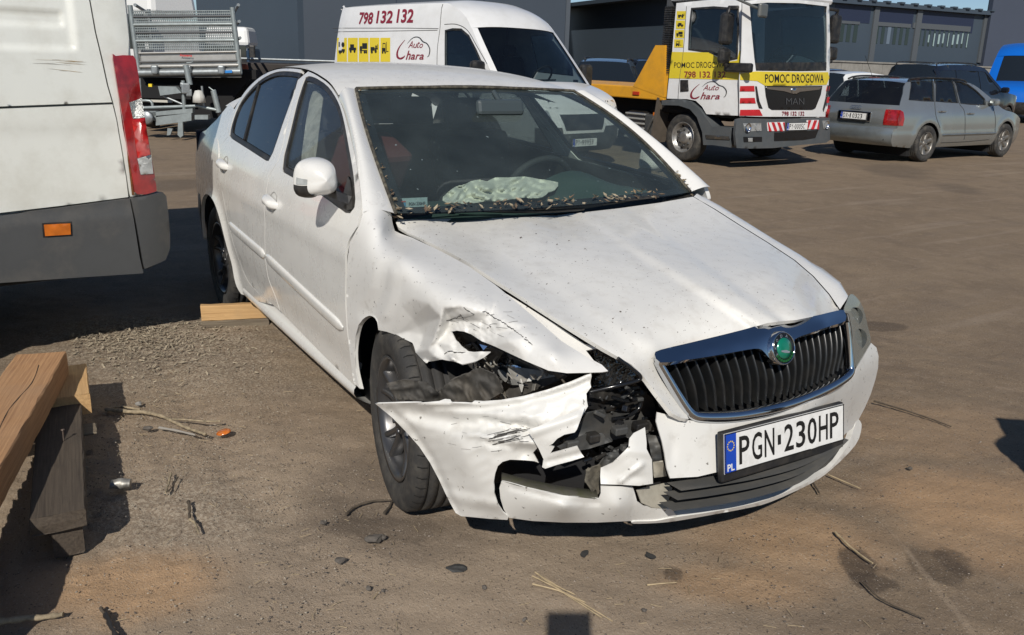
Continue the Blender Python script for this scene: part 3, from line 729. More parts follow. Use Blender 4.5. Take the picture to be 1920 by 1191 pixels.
# turned-in wheel arch edge, paint inside
lip = [(711, 619), (709, 604), (704, 596), (695, 592), (684, 597), (674, 609), (668, 631), (665, 661), (668, 694), (676, 729)]
P = lift(fen_t, smooth_line(lip, 3)); mb = MB(); mb.grid([P, P+np.array([.0, .016, -.004])], True); mb.build('arch_edge', paint, fender)
P = lift(fen_t, smooth_line([(702, 583), (708, 594), (711, 606), (711, 619)], 4)); Q_ = lift(fen_t, smooth_line([(691, 580), (697, 586), (703, 594), (709, 604)], 4))
# inner strip of the fender showing beside the bonnet edge (stepped flange, then the lamp recess)
fl_out = [(930, 538), (985, 572), (1035, 603), (1070, 626), (1098, 645), (1125, 652), (1100, 657), (1115, 676), (1138, 693), (1110, 678), (1070, 656), (1030, 628), (975, 582), (940, 553)]
patch('fender_flange', fl_out, ctrl([(930, 538, 'y', -.66), (1035, 603, 'y', -.625), (1098, 645, 'y', -.59), (1138, 693, 'y', -.585), (1070, 656, 'y', -.63), (975, 582, 'y', -.665), (1125, 652, 'y', -.57), (940, 553, 'y', -.672)]), 6, paint_scuff, fender, .003)
mb = MB(); mb.tube(lift(ctrl([(880, 496, 'y', -.672), (960, 546, 'y', -.655), (1060, 611, 'y', -.62), (1150, 668, 'y', -.56), (1205, 706, 'y', -.485)]), smooth_line([(1000, 577), (1030, 596), (1062, 617), (1120, 650), (1165, 681), (1198, 704), (1203, 716), (1190, 722)], 6)), .007, 8); mb.build('bonnet_seal', black_pl, car)

# ---------------------------------------------------------------- left fender and lamp (undamaged)
ha = [(1302, 369, .685), (1342, 392, .67), (1392, 424, .655), (1442, 455, .645), (1492, 488, .615), (1527, 518, .59), (1557, 552, .555), (1576, 580, .505)]
hs = [(1310, 366, .75), (1352, 390, .75), (1402, 420, .75), (1452, 452, .745), (1502, 481, .735), (1545, 505, .72), (1578, 530, .70), (1593, 556, .655)]
rows = []
for (a, b, y), (c, d, y2) in zip(ha, hs):
    A = at(a+.5, b, 'y', y+.004); B = at(c, d, 'y', y2)
    C_ = B+np.array([-.03, .08, -.07]); D_ = np.array([B[0]-.05, .88, .60]); E_ = np.array([B[0]-.05, .875, .42])
    if B[0] > .33: D_ = C_+np.array([-.03, .01, -.05]); E_ = D_+np.array([-.01, 0, -.04])
    rows.append(resample(smooth_line([A, (A+B)/2+np.array([0, .01, .012]), B, C_, D_, E_], 5), 22))
mb = MB(); mb.grid(np.array(rows), True); mb.build('front_fender', paint, car)
hl_out = smooth_line([(1590, 566), (1596, 552), (1606, 556), (1620, 577), (1630, 617), (1634, 641), (1622, 662), (1608, 688), (1604, 676), (1598, 633), (1591, 602), (1585, 581)], 3, True)
hazed = mat('hazed_lamp_lens', (.23, .24, .22), .3, 0, .3, 9, dirt=(.36, .36, .33), ds=14, damt=.6, coat=.6)
patch('headlamp', hl_out, ctrl([(1594, 556, 'y', .62), (1597, 534, 'y', .72), (1620, 577, 'y', .72), (1630, 617, 'y', .78), (1634, 641, 'y', .80), (1608, 688, 'y', .50), (1598, 633, 'y', .46), (1585, 581, 'y', .49), (1615, 630, 'y', .62)]), 5, glass('lamp_lens', (.8, .82, .8), 1.0, .42, 1.5, (.34, .35, .32)), car, .003)['label'] = 'dull hazed headlamp lens'
hl_b = patch('headlamp_housing', hl_out, ctrl([(1594, 556, 'y', .66), (1620, 577, 'y', .78), (1634, 641, 'y', .85), (1608, 688, 'y', .56), (1598, 633, 'y', .53), (1585, 581, 'y', .55), (1615, 630, 'y', .70)]), 6, mat('lamp_inner', (.10, .10, .095), .4, .3, .5, 20), car, .004, (), lambda Q: .04+0*Q[:, 0])
for px, py, r_ in ((1602, 596, .038), (1608, 638, .042)):
    mb = MB(); mb.lathe([(r_, .0), (r_*.9, -.02), (r_*.5, -.04), (.0005, -.045)], 22, 'x', at(px, py, 'y', .60), True, rz3(-.3)); mb.build('lamp_reflector', chrome, hl_b)

# ---------------------------------------------------------------- nose surface: grille, bumper middle, plate
def N_(y, z): return .915-.30*y*y-1.05*np.maximum(0, np.abs(y)-.42)**2-.26*(z-.5)-.35*np.maximum(0, .33-z)
def onN(px, py, off=0.0):
    d = ray(px, py); t0 = .6; t1 = (.60-CAMP[1])/d[1]
    for _ in range(50):
        t = (t0+t1)/2; q = CAMP+t*d
        if q[0] > N_(q[1], q[2])+off: t0 = t
        else: t1 = t
    return q
def npatch(name, outl, m, parent, sp=6, th=.004, off=0.0, holes=()):
    W, T = cdt(outl, sp, holes)
    return shell(name, [onN(p[0], p[1], off) for p in W], T, th, m, parent)
gr = [(1236, 668), (1290, 656), (1340, 645), (1400, 630), (1440, 618), (1465, 613), (1495, 610), (1540, 602), (1586, 590), (1590, 610), (1595, 650), (1598, 690), (1594, 700), (1560, 722), (1500, 748), (1440, 765), (1380, 775), (1330, 779), (1306, 778), (1290, 762), (1262, 720)]
grille = npatch('grille', gr, seam_mat, car, 12, .01, -.075)
# chrome: top bar sweeping down round the badge, side strips and the lower lip
top_out = [(1229, 664), (1240, 656), (1290, 644), (1340, 632), (1400, 617), (1440, 605), (1462, 602), (1495, 599), (1540, 590), (1579, 581), (1586, 586), (1587, 602), (1560, 611), (1520, 625), (1492, 636), (1490, 655), (1482, 672), (1468, 680), (1452, 678), (1441, 668), (1430, 656), (1415, 654), (1380, 660), (1330, 669), (1280, 676), (1240, 680)]
up_px = [(1240, 656), (1290, 644), (1340, 632), (1400, 617), (1440, 605), (1462, 602), (1495, 599), (1540, 590), (1579, 581)]; lo_px = [(1240, 680), (1280, 676), (1330, 669), (1380, 660), (1415, 654), (1430, 656), (1452, 678), (1468, 680), (1482, 672), (1492, 636), (1520, 625), (1560, 611), (1587, 602)]
ct_t = ctrl([tuple(onN(*p, -.012)) for p in up_px]+[tuple(onN(*p, .030)) for p in lo_px]+[tuple(onN(a, b, .016)) for a, b in ((1290, 661), (1340, 650), (1390, 638), (1440, 626), (1500, 618), (1545, 603))])
patch('chrome_top', smooth_line(top_out, 2, True), ct_t, 5, chrome, grille, .012)
def strip(name, path, wdt, m, parent, off=.012, n=3, h=.012):
    P = smooth_line([onN(*p, off) for p in path], n); T = np.gradient(P, axis=0); T /= np.linalg.norm(T, axis=1)[:, None]
    nn = np.array([1, 0, .25]); nn = nn/np.linalg.norm(nn); B = np.cross(T, nn); B /= np.linalg.norm(B, axis=1)[:, None]
    rows = []
    for k in range(len(P)):
        w_ = wdt if np.isscalar(wdt) else np.interp(k/(len(P)-1), np.linspace(0, 1, len(wdt)), wdt)
        rows.append([P[k]+B[k]*w_*a+nn*h*b for a, b in ((-1, -1), (-1, .2), (-.6, .8), (0, 1), (.6, .8), (1, .2), (1, -1))])
    mb = MB(); mb.grid(rows, True); return mb.build(name, m, parent)
strip('chrome_surround', [(1236, 676), (1252, 704), (1272, 738), (1290, 766), (1302, 778), (1320, 782), (1360, 782), (1400, 778), (1450, 768), (1500, 753), (1550, 732), (1585, 711), (1597, 697), (1597, 680), (1593, 640), (1588, 604)], [.010, .013, .016, .016, .013, .008], chrome, grille, .004)
# slats: upright ribs between the bars, each its own part
top_edge = [(1252, 682), (1290, 676), (1330, 670), (1380, 661), (1415, 656), (1432, 660), (1446, 676), (1468, 684), (1484, 676), (1492, 655), (1494, 640), (1520, 627), (1560, 613), (1588, 603)]
bot_edge = [(1304, 774), (1340, 776), (1380, 772), (1440, 761), (1500, 744), (1550, 723), (1592, 696)]
slat_m = mat('slat_plastic', (.011, .012, .013), .35, 0, .2, 20, dirt=(.035, .033, .03), ds=14, damt=.5)
TE = [onN(*p) for p in top_edge]; BE = [onN(*p) for p in bot_edge]
tey, tez = [p[1] for p in TE], [p[2] for p in TE]; bey, bez = [p[1] for p in BE], [p[2] for p in BE]
for i, y in enumerate(np.linspace(-.405, .405, 25)):
    yb = y*.90; zt = np.interp(y, tey, tez)+.004; zb = np.interp(yb, bey, bez)-.002
    if zt-zb < .03: continue
    P = []
    for t in np.linspace(0, 1, 9):
        yy = y+(yb-y)*t; z = zt+(zb-zt)*t; b = math.sin(PI*min(1, t*1.05))*.016
        P.append((yy, z, N_(yy, z)-.026+b))
    rows = [[(x-.045, yy-.003, z), (x-.006, yy-.0048, z), (x, yy-.0022, z), (x+.001, yy+.0008, z), (x-.004, yy+.004, z), (x-.045, yy+.003, z)] for yy, z, x in P]
    mb = MB(); mb.grid(rows, True); mb.build('slat', slat_m, grille)
# round badge
bc = onN(1468, 653, .030); bn = np.array([.955, 0, .295]); by = np.array([0, 1.0, 0]); bz = np.cross(bn, by)*1
bz = np.cross(by, bn)*-1; bz = bz if bz[2] > 0 else -bz
RB = np.stack([bn, by, bz], 1)
badge = MB(); badge.lathe([(.049, -.03), (.049, .003), (.0465, .008), (.0445, .008), (.0435, .005)], 40, 'x', bc, True, RB); badge = badge.build('badge', chrome, car)
mb = MB(); mb.lathe([(.0440, .004), (.0438, .0072), (.030, .0078)], 40, 'x', bc, True, RB); mb.build('badge_ring', black_gl, badge)
mb = MB(); mb.lathe([(.0305, .004), (.0300, .0095), (.015, .0105), (.0001, .011)], 36, 'x', bc, True, RB); mb.build('badge_disc', mat('badge_green', (.004, .19, .115), .25, .2, coat=1), badge)
mb = MB()
for i, ch in enumerate('SKODA'):
    a = R(150-30*i) if False else R(205-35*i); ct = bc+RB @ np.array([.0085, 0, 0])
    u = by*math.cos(a)+bz*math.sin(a); tx = by*math.sin(a)-bz*math.cos(a)
    text(mb, ch, ct+u*.0325-tx*.004, tx, u, .0085, .0085, .01)
mb.build('badge_letters', mat('badge_silver', (.6, .61, .62), .25, .8), badge)
mb = MB()
A = [RB @ np.array([.0112, a, b])+bc for a, b in ((-.016, -.004), (.004, -.006), (.018, -.012), (.014, -.016), (-.006, -.012), (-.018, -.008))]
mb.extrude(A, RB @ np.array([.001, 0, 0])); mb.build('badge_wing', mat('badge_silver', (.6, .61, .62), .25, .8), badge)
mb = MB()
for q in np.linspace(R(-150), R(-30), 9): mb.box(bc+RB @ np.array([.0085, .037*math.cos(q), .037*math.sin(q)]), (.003, .008, .006))
mb.build('badge_leaves', mat('badge_leaf_green', (.01, .10, .03), .4), badge)

# bumper, middle and left side
bm_out = ([(1234, 773), (1262, 780), (1290, 788), (1320, 791), (1360, 791), (1405, 787), (1455, 777), (1505, 762), (1555, 741), (1590, 719), (1603, 705), (1609, 690), (1623, 664), (1635, 643), (1645, 652), (1649, 668), (1648, 690), (1643, 712), (1634, 740), (1623, 765), (1612, 786)]
          + [(1600, 803), (1586, 814), (1580, 822), (1500, 850), (1420, 868), (1352, 884), (1310, 894), (1258, 897), (1252, 878), (1248, 850), (1243, 828), (1236, 805), (1232, 790)])
bm_t = ctrl([tuple(onN(*p)) for p in [(1234, 773), (1290, 788), (1360, 791), (1455, 777), (1555, 741), (1258, 897), (1310, 894), (1420, 878), (1500, 862), (1560, 845), (1400, 830), (1300, 840), (1500, 800), (1243, 828)]]
            + [(1609, 690, 'y', .50), (1635, 643, 'y', .82), (1649, 668, 'y', .86), (1645, 700, 'y', .84), (1630, 700, 'y', .68), (1634, 740, 'y', .76), (1612, 786, 'y', .67), (1600, 803, 'y', .60)])
def bm_disp(Q): return ridge(Q, [(1625, 690), (1600, 735), (1585, 790)], -.012, 30, False)+ridge(Q, [(1350, 812), (1586, 757)], .006, 5)+dent(Q, (1262, 845), (8, 25), .006)
bumper = patch('front_bumper', bm_out, bm_t, 7, bump_white, car, .004, (), bm_disp)
# hidden return of the bumper on the far side
rows = []
for z in np.linspace(.24, .50, 7):
    q0 = np.array([.60-.3*(z-.5)**2, .865, z]); rows.append(smooth_line([(.56, .855, z), (.50, .875, z), (.44, .885, z), (.36, .885, z)], 5))
mb = MB(); mb.grid(np.array(rows), True); mb.build('bumper_corner', bump_white, bumper)
# lower white lip
lip_o = smooth_line([(1190, 978), (1230, 977), (1268, 970), (1348, 958), (1440, 937), (1516, 904), (1558, 878), (1591, 836), (1602, 806), (1608, 788), (1614, 789), (1617, 802), (1606, 834), (1562, 879), (1520, 908), (1445, 942), (1402, 953), (1350, 963), (1270, 977), (1230, 981), (1190, 982)], 3, True)
lp_t = ctrl([(1190, 980, 'x', .80), (1268, 972, 'x', .845), (1348, 960, 'x', .86), (1440, 939, 'x', .855), (1516, 906, 'x', .825), (1558, 879, 'x', .79), (1600, 830, 'x', .745), (1612, 790, 'x', .70), (1617, 802, 'x', .70), (1350, 963, 'x', .85), (1445, 942, 'x', .845)])
patch('bumper_lip', lip_o, lp_t, 6, bump_white, bumper, .02)
# black lower grille: three stepped bars
lg = [(1256, 938), (1272, 918), (1290, 902), (1352, 893), (1430, 880), (1510, 860), (1583, 836), (1592, 815), (1603, 800), (1602, 808), (1591, 835), (1558, 876), (1516, 902), (1440, 935), (1348, 956), (1270, 968)]
lgr = patch('lower_grille', lg, ctrl([(1256, 938, 'x', .80), (1290, 902, 'x', .80), (1430, 880, 'x', .835), (1583, 836, 'x', .74), (1603, 800, 'x', .68), (1516, 902, 'x', .79), (1440, 935, 'x', .82), (1348, 956, 'x', .83), (1270, 968, 'x', .815)]), 12, black_pl, bumper, .004)
for k, (a, b) in enumerate(((0.10, .26), (.40, .56), (.72, .9))):
    top = smooth_line([(1285, 905), (1352, 895), (1430, 882), (1510, 862), (1586, 832)], 5); bot = smooth_line([(1262, 964), (1340, 954), (1438, 933), (1516, 901), (1594, 824)], 5)
    rows = []
    for tq, bq in zip(top, bot):
        t1, t2 = tq+(bq-tq)*a, tq+(bq-tq)*b
        p, q = onN(*t1, -.028), onN(*t2, .020); rows.append([p+np.array([-.03, 0, 0]), p, q, q+np.array([-.06, 0, -.004])])
    mb = MB(); mb.grid(rows, False); mb.build('bar', mat('bar_grey', (.10, .10, .096), .6, 0, .15, 8, dirt=(.2, .18, .15), ds=9, damt=.4), lgr)

# registration plate with its holder
pc = (onN(1362, 817)+onN(1360, 881)+onN(1583, 762)+onN(1578, 822))/4; pu = at(1583, 762, 'x', .934)-at(1362, 817, 'x', .934)
pu = np.array([-.004, .26, -.008]); pu = pu/np.linalg.norm(pu); pn = np.array([.985, .015, .17]); pn = pn-pu*(pn @ pu); pn /= np.linalg.norm(pn); pv = np.cross(pn, pu); pv = pv if pv[2] > 0 else -pv
pc = at(1477.5, 820, 'x', .942)
RP = np.stack([pn, pu, pv], 1)
def plate(parent, c, Rp, reg, w_=.52, h_=.114, holder=True, eu=True):
    root = None
    if holder:
        mb = MB(); mb.box(c-Rp[:, 0]*.012+Rp[:, 2]*-.010, (.02, w_+.014, h_+.030), Rp, .006); root = mb.build('plate_holder', black_pl, parent)
    mb = MB(); mb.box(c, (.004, w_, h_), Rp); pl = mb.build('number_plate', plate_white, parent)
    o = lambda a, b, d=.003: c+Rp @ np.array([d, a, b])
    x0 = -w_/2
    if eu:
        mb = MB(); mb.box(o(x0+.022, 0, .0015), (.003, .044, h_*.98), Rp); mb.build('blue_band', plate_blue, pl)
        mb = MB(); text(mb, 'PL', o(x0+.008, -h_*.44, .0036), Rp[:, 1], Rp[:, 2], .028, .020, .02); mb.build('country_letters', plate_white, pl)
        mb = MB()
        for k in range(12):
            q = 2*PI*k/12; s5 = []
            for j in range(10):
                rr = .0032 if j % 2 == 0 else .0014; aa = PI/2+j*PI/5; s5.append(o(x0+.022+.013*math.cos(q)+rr*math.cos(aa), h_*.18+.013*math.sin(q)+rr*math.sin(aa), .0036))
            mb.add(s5+[o(x0+.022+.013*math.cos(q), h_*.18+.013*math.sin(q), .0036)], [(j, (j+1) % 10, 10) for j in range(10)])
        mb.build('stars', letter_yellow, pl)
    a, b = reg
    mb = MB(); lh = h_*.70; cw = (w_-.044-.06)/8.0; x = x0+.056
    for ch in a: text(mb, ch, o(x, -lh/2), Rp[:, 1], Rp[:, 2], cw*.80, lh, .012); x += cw
    xs_ = x; x += cw*.62
    for ch in b: text(mb, ch, o(x, -lh/2), Rp[:, 1], Rp[:, 2], cw*(.80 if ch != '1' else .4), lh, .012); x += cw
    mb.box(o(xs_+cw*.22, 0, .0022), (.001, cw*.26, lh*.36), Rp); mb.build('plate_letters', plate_black, pl)
    mb = MB()
    for s_ in (-1, 1):
        mb.box(o(0, s_*(h_/2-.002), .0024), (.0012, w_, .003), Rp); mb.box(o(s_*(w_/2-.002), 0, .0026), (.0012, .003, h_), Rp)
    mb.build('plate_border', plate_black, pl)
    if root is not None: pl.parent = root
    return pl
plate(bumper, pc, RP, ('PGN', '230HP'))

# ---------------------------------------------------------------- torn right corner of the bumper
tb_out = [(705, 757), (740, 756), (790, 755), (825, 752), (836, 748), (846, 749), (850, 756), (884, 757), (892, 751), (909, 752), (940, 750), (985, 742), (1030, 730), (1070, 716), (1098, 704), (1110, 700), (1111, 706), (1108, 718), (1110, 726), (1101, 738), (1102, 752), (1104, 762),
          (1092, 782), (1084, 805), (1078, 812), (1050, 818), (1020, 828), (1000, 850), (1012, 868), (1004, 865), (985, 863), (958, 862), (944, 866), (935, 874), (930, 888), (927, 905), (928, 925), (934, 945), (944, 960), (955, 969), (953, 975),
          (920, 973), (890, 970), (866, 968), (856, 962), (846, 944), (838, 928), (824, 898), (808, 868), (788, 838), (766, 813), (738, 784)]
tb_t = ctrl([(705, 757, 'x', .34), (766, 813, 'x', .37), (808, 868, 'x', .41), (838, 928, 'x', .46), (856, 962, 'x', .49), (953, 975, 'x', .645), (900, 971, 'x', .565),
             (790, 755, 'x', .46), (846, 750, 'x', .53), (909, 752, 'x', .60), (985, 742, 'x', .685), (1070, 716, 'x', .755), (1110, 700, 'x', .78), (1104, 762, 'x', .80), (1078, 812, 'x', .80), (1012, 868, 'x', .745), (958, 862, 'x', .70), (930, 888, 'x', .665), (928, 925, 'x', .655), (860, 850, 'x', .56), (900, 900, 'x', .62), (1000, 800, 'x', .745), (940, 790, 'x', .675), (860, 790, 'x', .56)])
def tb_disp(Q):
    d = ridge(Q, [(770, 770), (850, 790), (930, 800), (1000, 806)], .020, 26, False)
    d -= ridge(Q, [(880, 810), (950, 822), (1000, 830)], .012, 16, False)
    d += ridge(Q, [(905, 786), (950, 796), (990, 800)], .012, 10)
    d -= ridge(Q, [(712, 758), (825, 756), (909, 756), (985, 746), (1070, 720), (1108, 704)], .010, 6)
    d += ridge(Q, [(820, 764), (909, 768), (985, 758), (1070, 732), (1106, 716)], .006, 8, False)
    d += ridge(Q, [(735, 770), (770, 800), (812, 860), (842, 925), (862, 962)], .009, 9)
    d += dent(Q, (870, 800), (40, 20), .012)+dent(Q, (985, 850), (18, 16), .018)
    d -= ridge(Q, [(850, 930), (900, 942), (955, 946)], .010, 18, False)
    d += .0035*np.abs(noise3(Q/26, 21))
    k = np.exp(-((Q[:, 0]-960)/60)**2-((Q[:, 1]-810)/30)**2)
    return 1.35*d+k*(.014*np.abs(noise3(Q/14, 22))-.009*np.abs(noise3(Q/8, 23)))
torn = patch('torn_bumper_corner', tb_out, tb_t, 5, bump_white, bumper, .004, (), tb_disp); torn['label'] = 'bumper corner torn off the fender and splayed outwards'
# flap bent over the tear
f1 = [(990, 806), (1010, 800), (1050, 782), (1085, 770), (1100, 760), (1092, 782), (1083, 806), (1079, 811), (1060, 815), (1046, 823), (1038, 832), (1031, 836), (1041, 838), (1033, 851), (1055, 845), (1084, 837), (1091, 849), (1097, 857), (1075, 864), (1045, 872), (1024, 879), (1018, 876), (1021, 862), (1012, 842), (1000, 822)]
patch('bumper_flap', f1, ctrl([(990, 806, 'x', .765), (1050, 782, 'x', .80), (1100, 760, 'x', .825), (1083, 806, 'x', .84), (1031, 836, 'x', .80), (1024, 879, 'x', .79), (1097, 857, 'x', .85), (1012, 842, 'x', .78)]), 4, bump_white, torn, .004, (), lambda Q: ridge(Q, [(1000, 812), (1085, 780)], -.008, 14, False)+ridge(Q, [(1030, 866), (1092, 850)], .008, 8))
f2 = [(1128, 877), (1150, 868), (1166, 852), (1180, 838), (1182, 822), (1190, 812), (1206, 804), (1211, 801), (1214, 830), (1214, 842), (1224, 862), (1225, 885), (1226, 907), (1200, 911), (1160, 909), (1128, 908), (1127, 893)]
patch('bumper_shard', f2, ctrl([(1128, 877, 'x', .80), (1182, 822, 'x', .845), (1211, 801, 'x', .84), (1226, 907, 'x', .875), (1128, 908, 'x', .82), (1180, 870, 'x', .86), (1214, 842, 'x', .865)]), 4, bump_white, bumper, .004, (), lambda Q: ridge(Q, [(1140, 872), (1180, 846), (1224, 850)], -.006, 12)+ridge(Q, [(1165, 902), (1205, 872)], -.012, 8)+dent(Q, (1190, 895), (20, 8), .008))
# lower front lip piece carrying the fog lamp opening
l_out = [(942, 902), (955, 905), (985, 914), (1020, 922), (1060, 929), (1095, 933), (1124, 936), (1128, 925), (1128, 912), (1160, 912), (1188, 913), (1192, 925), (1196, 940), (1210, 950), (1262, 955), (1270, 968), (1230, 977), (1186, 977), (1120, 980), (1060, 980), (1000, 977), (956, 971), (946, 955), (940, 935), (938, 915)]
low = patch('bumper_lower_piece', l_out, ctrl([(942, 902, 'x', .66), (985, 914, 'x', .72), (1060, 929, 'x', .785), (1124, 936, 'x', .81), (1188, 913, 'x', .835), (1262, 955, 'x', .85), (1270, 968, 'x', .85), (1186, 977, 'x', .80), (1060, 980, 'x', .72), (956, 971, 'x', .645), (1060, 950, 'x', .795), (1000, 945, 'x', .735), (1160, 950, 'x', .84)]), 5, bump_white, bumper, .004, (), lambda Q: ridge(Q, [(1190, 915), (1188, 977)], .005, 4)+ridge(Q, [(960, 915), (1060, 940), (1124, 944)], .006, 6))
fr = smooth_line([(942, 902), (985, 914), (1060, 929), (1124, 936)], 5); Pf = lift(ctrl([(942, 902, 'x', .66), (985, 914, 'x', .72), (1060, 929, 'x', .785), (1124, 936, 'x', .81)]), fr)
mb = MB(); mb.grid([Pf, Pf+np.array([-.05, .03, -.004]), Pf+np.array([-.07, .045, -.05])], True); mb.build('fog_lamp_shelf', mat('grubby_shelf', (.20, .19, .15), .8, 0, .4, 14, dirt=(.10, .11, .03), ds=30, damt=.8), low)
patch('bumper_recess', [(1196, 918), (1250, 905), (1262, 915), (1255, 940), (1262, 955), (1225, 952), (1205, 943)], ctrl([(1196, 918, 'x', .82), (1262, 915, 'x', .81), (1262, 955, 'x', .845), (1205, 943, 'x', .83)]), 6, mat('grubby_white', (.46, .43, .36), .6, 0, .2, 9, dirt=(.2, .18, .14), ds=12, damt=.6), bumper, .004)
# black tyre-mark scuffs as scraped paint patches lying on the plastic
scuff = mat('scrape_marks', (.07, .065, .06), .7, 0, .5, 60)
rs = random.Random(3)
for i in range(16):
    y0 = 808+rs.uniform(0, 20); x0 = 915+rs.uniform(0, 22); ln = rs.uniform(30, 62)
    Q = smooth_line([(x0, y0+6), (x0+ln*.5, y0+1.5*rs.uniform(-1, 1)), (x0+ln, y0-6)], 4); wd = rs.uniform(.5, 1.5)
    A = lift(tb_t, Q, lambda q: tb_disp(q)-.0022); B = lift(tb_t, Q+np.array([0, wd]), lambda q: tb_disp(q)-.0022)
    mb = MB(); mb.grid([A, B], True); mb.build('scrape', scuff, torn)
for pts in ([(905, 583), (918, 587), (928, 595), (938, 600), (948, 606), (956, 612), (964, 617), (972, 624), (982, 631)], [(985, 634), (993, 640), (999, 646)], [(840, 601), (855, 597), (866, 592), (872, 600)], [(835, 662), (846, 657), (858, 661), (874, 659)], [(871, 576), (880, 583), (890, 589)], [(1190, 662), (1195, 668), (1200, 671)]):
    Q = smooth_line(pts, 5); jit = np.array([[rs.uniform(-1.2, 1.2), rs.uniform(-1.0, 1.0)] for _ in Q]); Q = Q+jit; wd = np.array([[0, rs.uniform(.6, 2.4)] for _ in Q])
    if pts[0][0] > 1100: continue
    A = lift(fen_t, Q, lambda q: fen_disp(q)-.003); B = lift(fen_t, Q+wd, lambda q: fen_disp(q)-.003)
    mb = MB(); mb.grid([A, B], False); mb.build('cracked_paint', scuff, fender)

# grey rub marks on the crushed panels
smudge = mat('rub_marks', (.36, .345, .32), .6, 0, .5, 60)
for i in range(34):
    if i < 20: x0, y0, ln, tp_f, dp_f, par = rs.uniform(845, 960), rs.uniform(582, 640), rs.uniform(8, 26), fen_t, fen_disp, fender
    else: x0, y0, ln, tp_f, dp_f, par = rs.uniform(840, 985), rs.uniform(765, 850), rs.uniform(8, 22), tb_t, tb_disp, torn
    sl = rs.uniform(-.3, .8); Q = smooth_line([(x0, y0), (x0+ln*.5, y0+ln*sl*.5+rs.uniform(-1, 1)), (x0+ln, y0+ln*sl)], 4); wd = rs.uniform(.25, .8)
    if i < 20 and (Q[-1][1] > 612+(Q[-1][0]-850)*.28 or Q[-1][0] > 985): continue
    A = lift(tp_f, Q, lambda q: dp_f(q)-.0025); B = lift(tp_f, Q+np.array([0, wd]), lambda q: dp_f(q)-.0025)
    mb = MB(); mb.grid([A, B], False); mb.build('rub_mark', smudge if i % 3 else scuff, par)

mb = MB()
for i in range(90):
    px, py = rs.uniform(800, 1520), rs.uniform(415, 640)
    if not (py > 400+.0*px and py < 440+(px-760)*.56 and py > 400+max(0, (px-1150))*.52): continue
    n = rs.choice([3, 4, 5]); r_ = rs.choice([.6, .8, 1.0, 1.6, 2.6]); el = rs.uniform(.25, .9); a0 = rs.uniform(0, 3)
    Q = np.array([(px+r_*math.cos(a0)*math.cos(6.28*k/n)*1.4-r_*el*math.sin(a0)*math.sin(6.28*k/n), py+r_*el*math.sin(6.28*k/n+.3)) for k in range(n)]); V = lift(hood_t, Q, lambda q: hood_disp(q)-.0022); mb.add(V, [tuple(range(n))])
o = mb.build('dirt_flecks', mat('dirt_fleck', (.16, .135, .11), .9, 0, .5, 90), hood); o['kind'] = 'stuff'
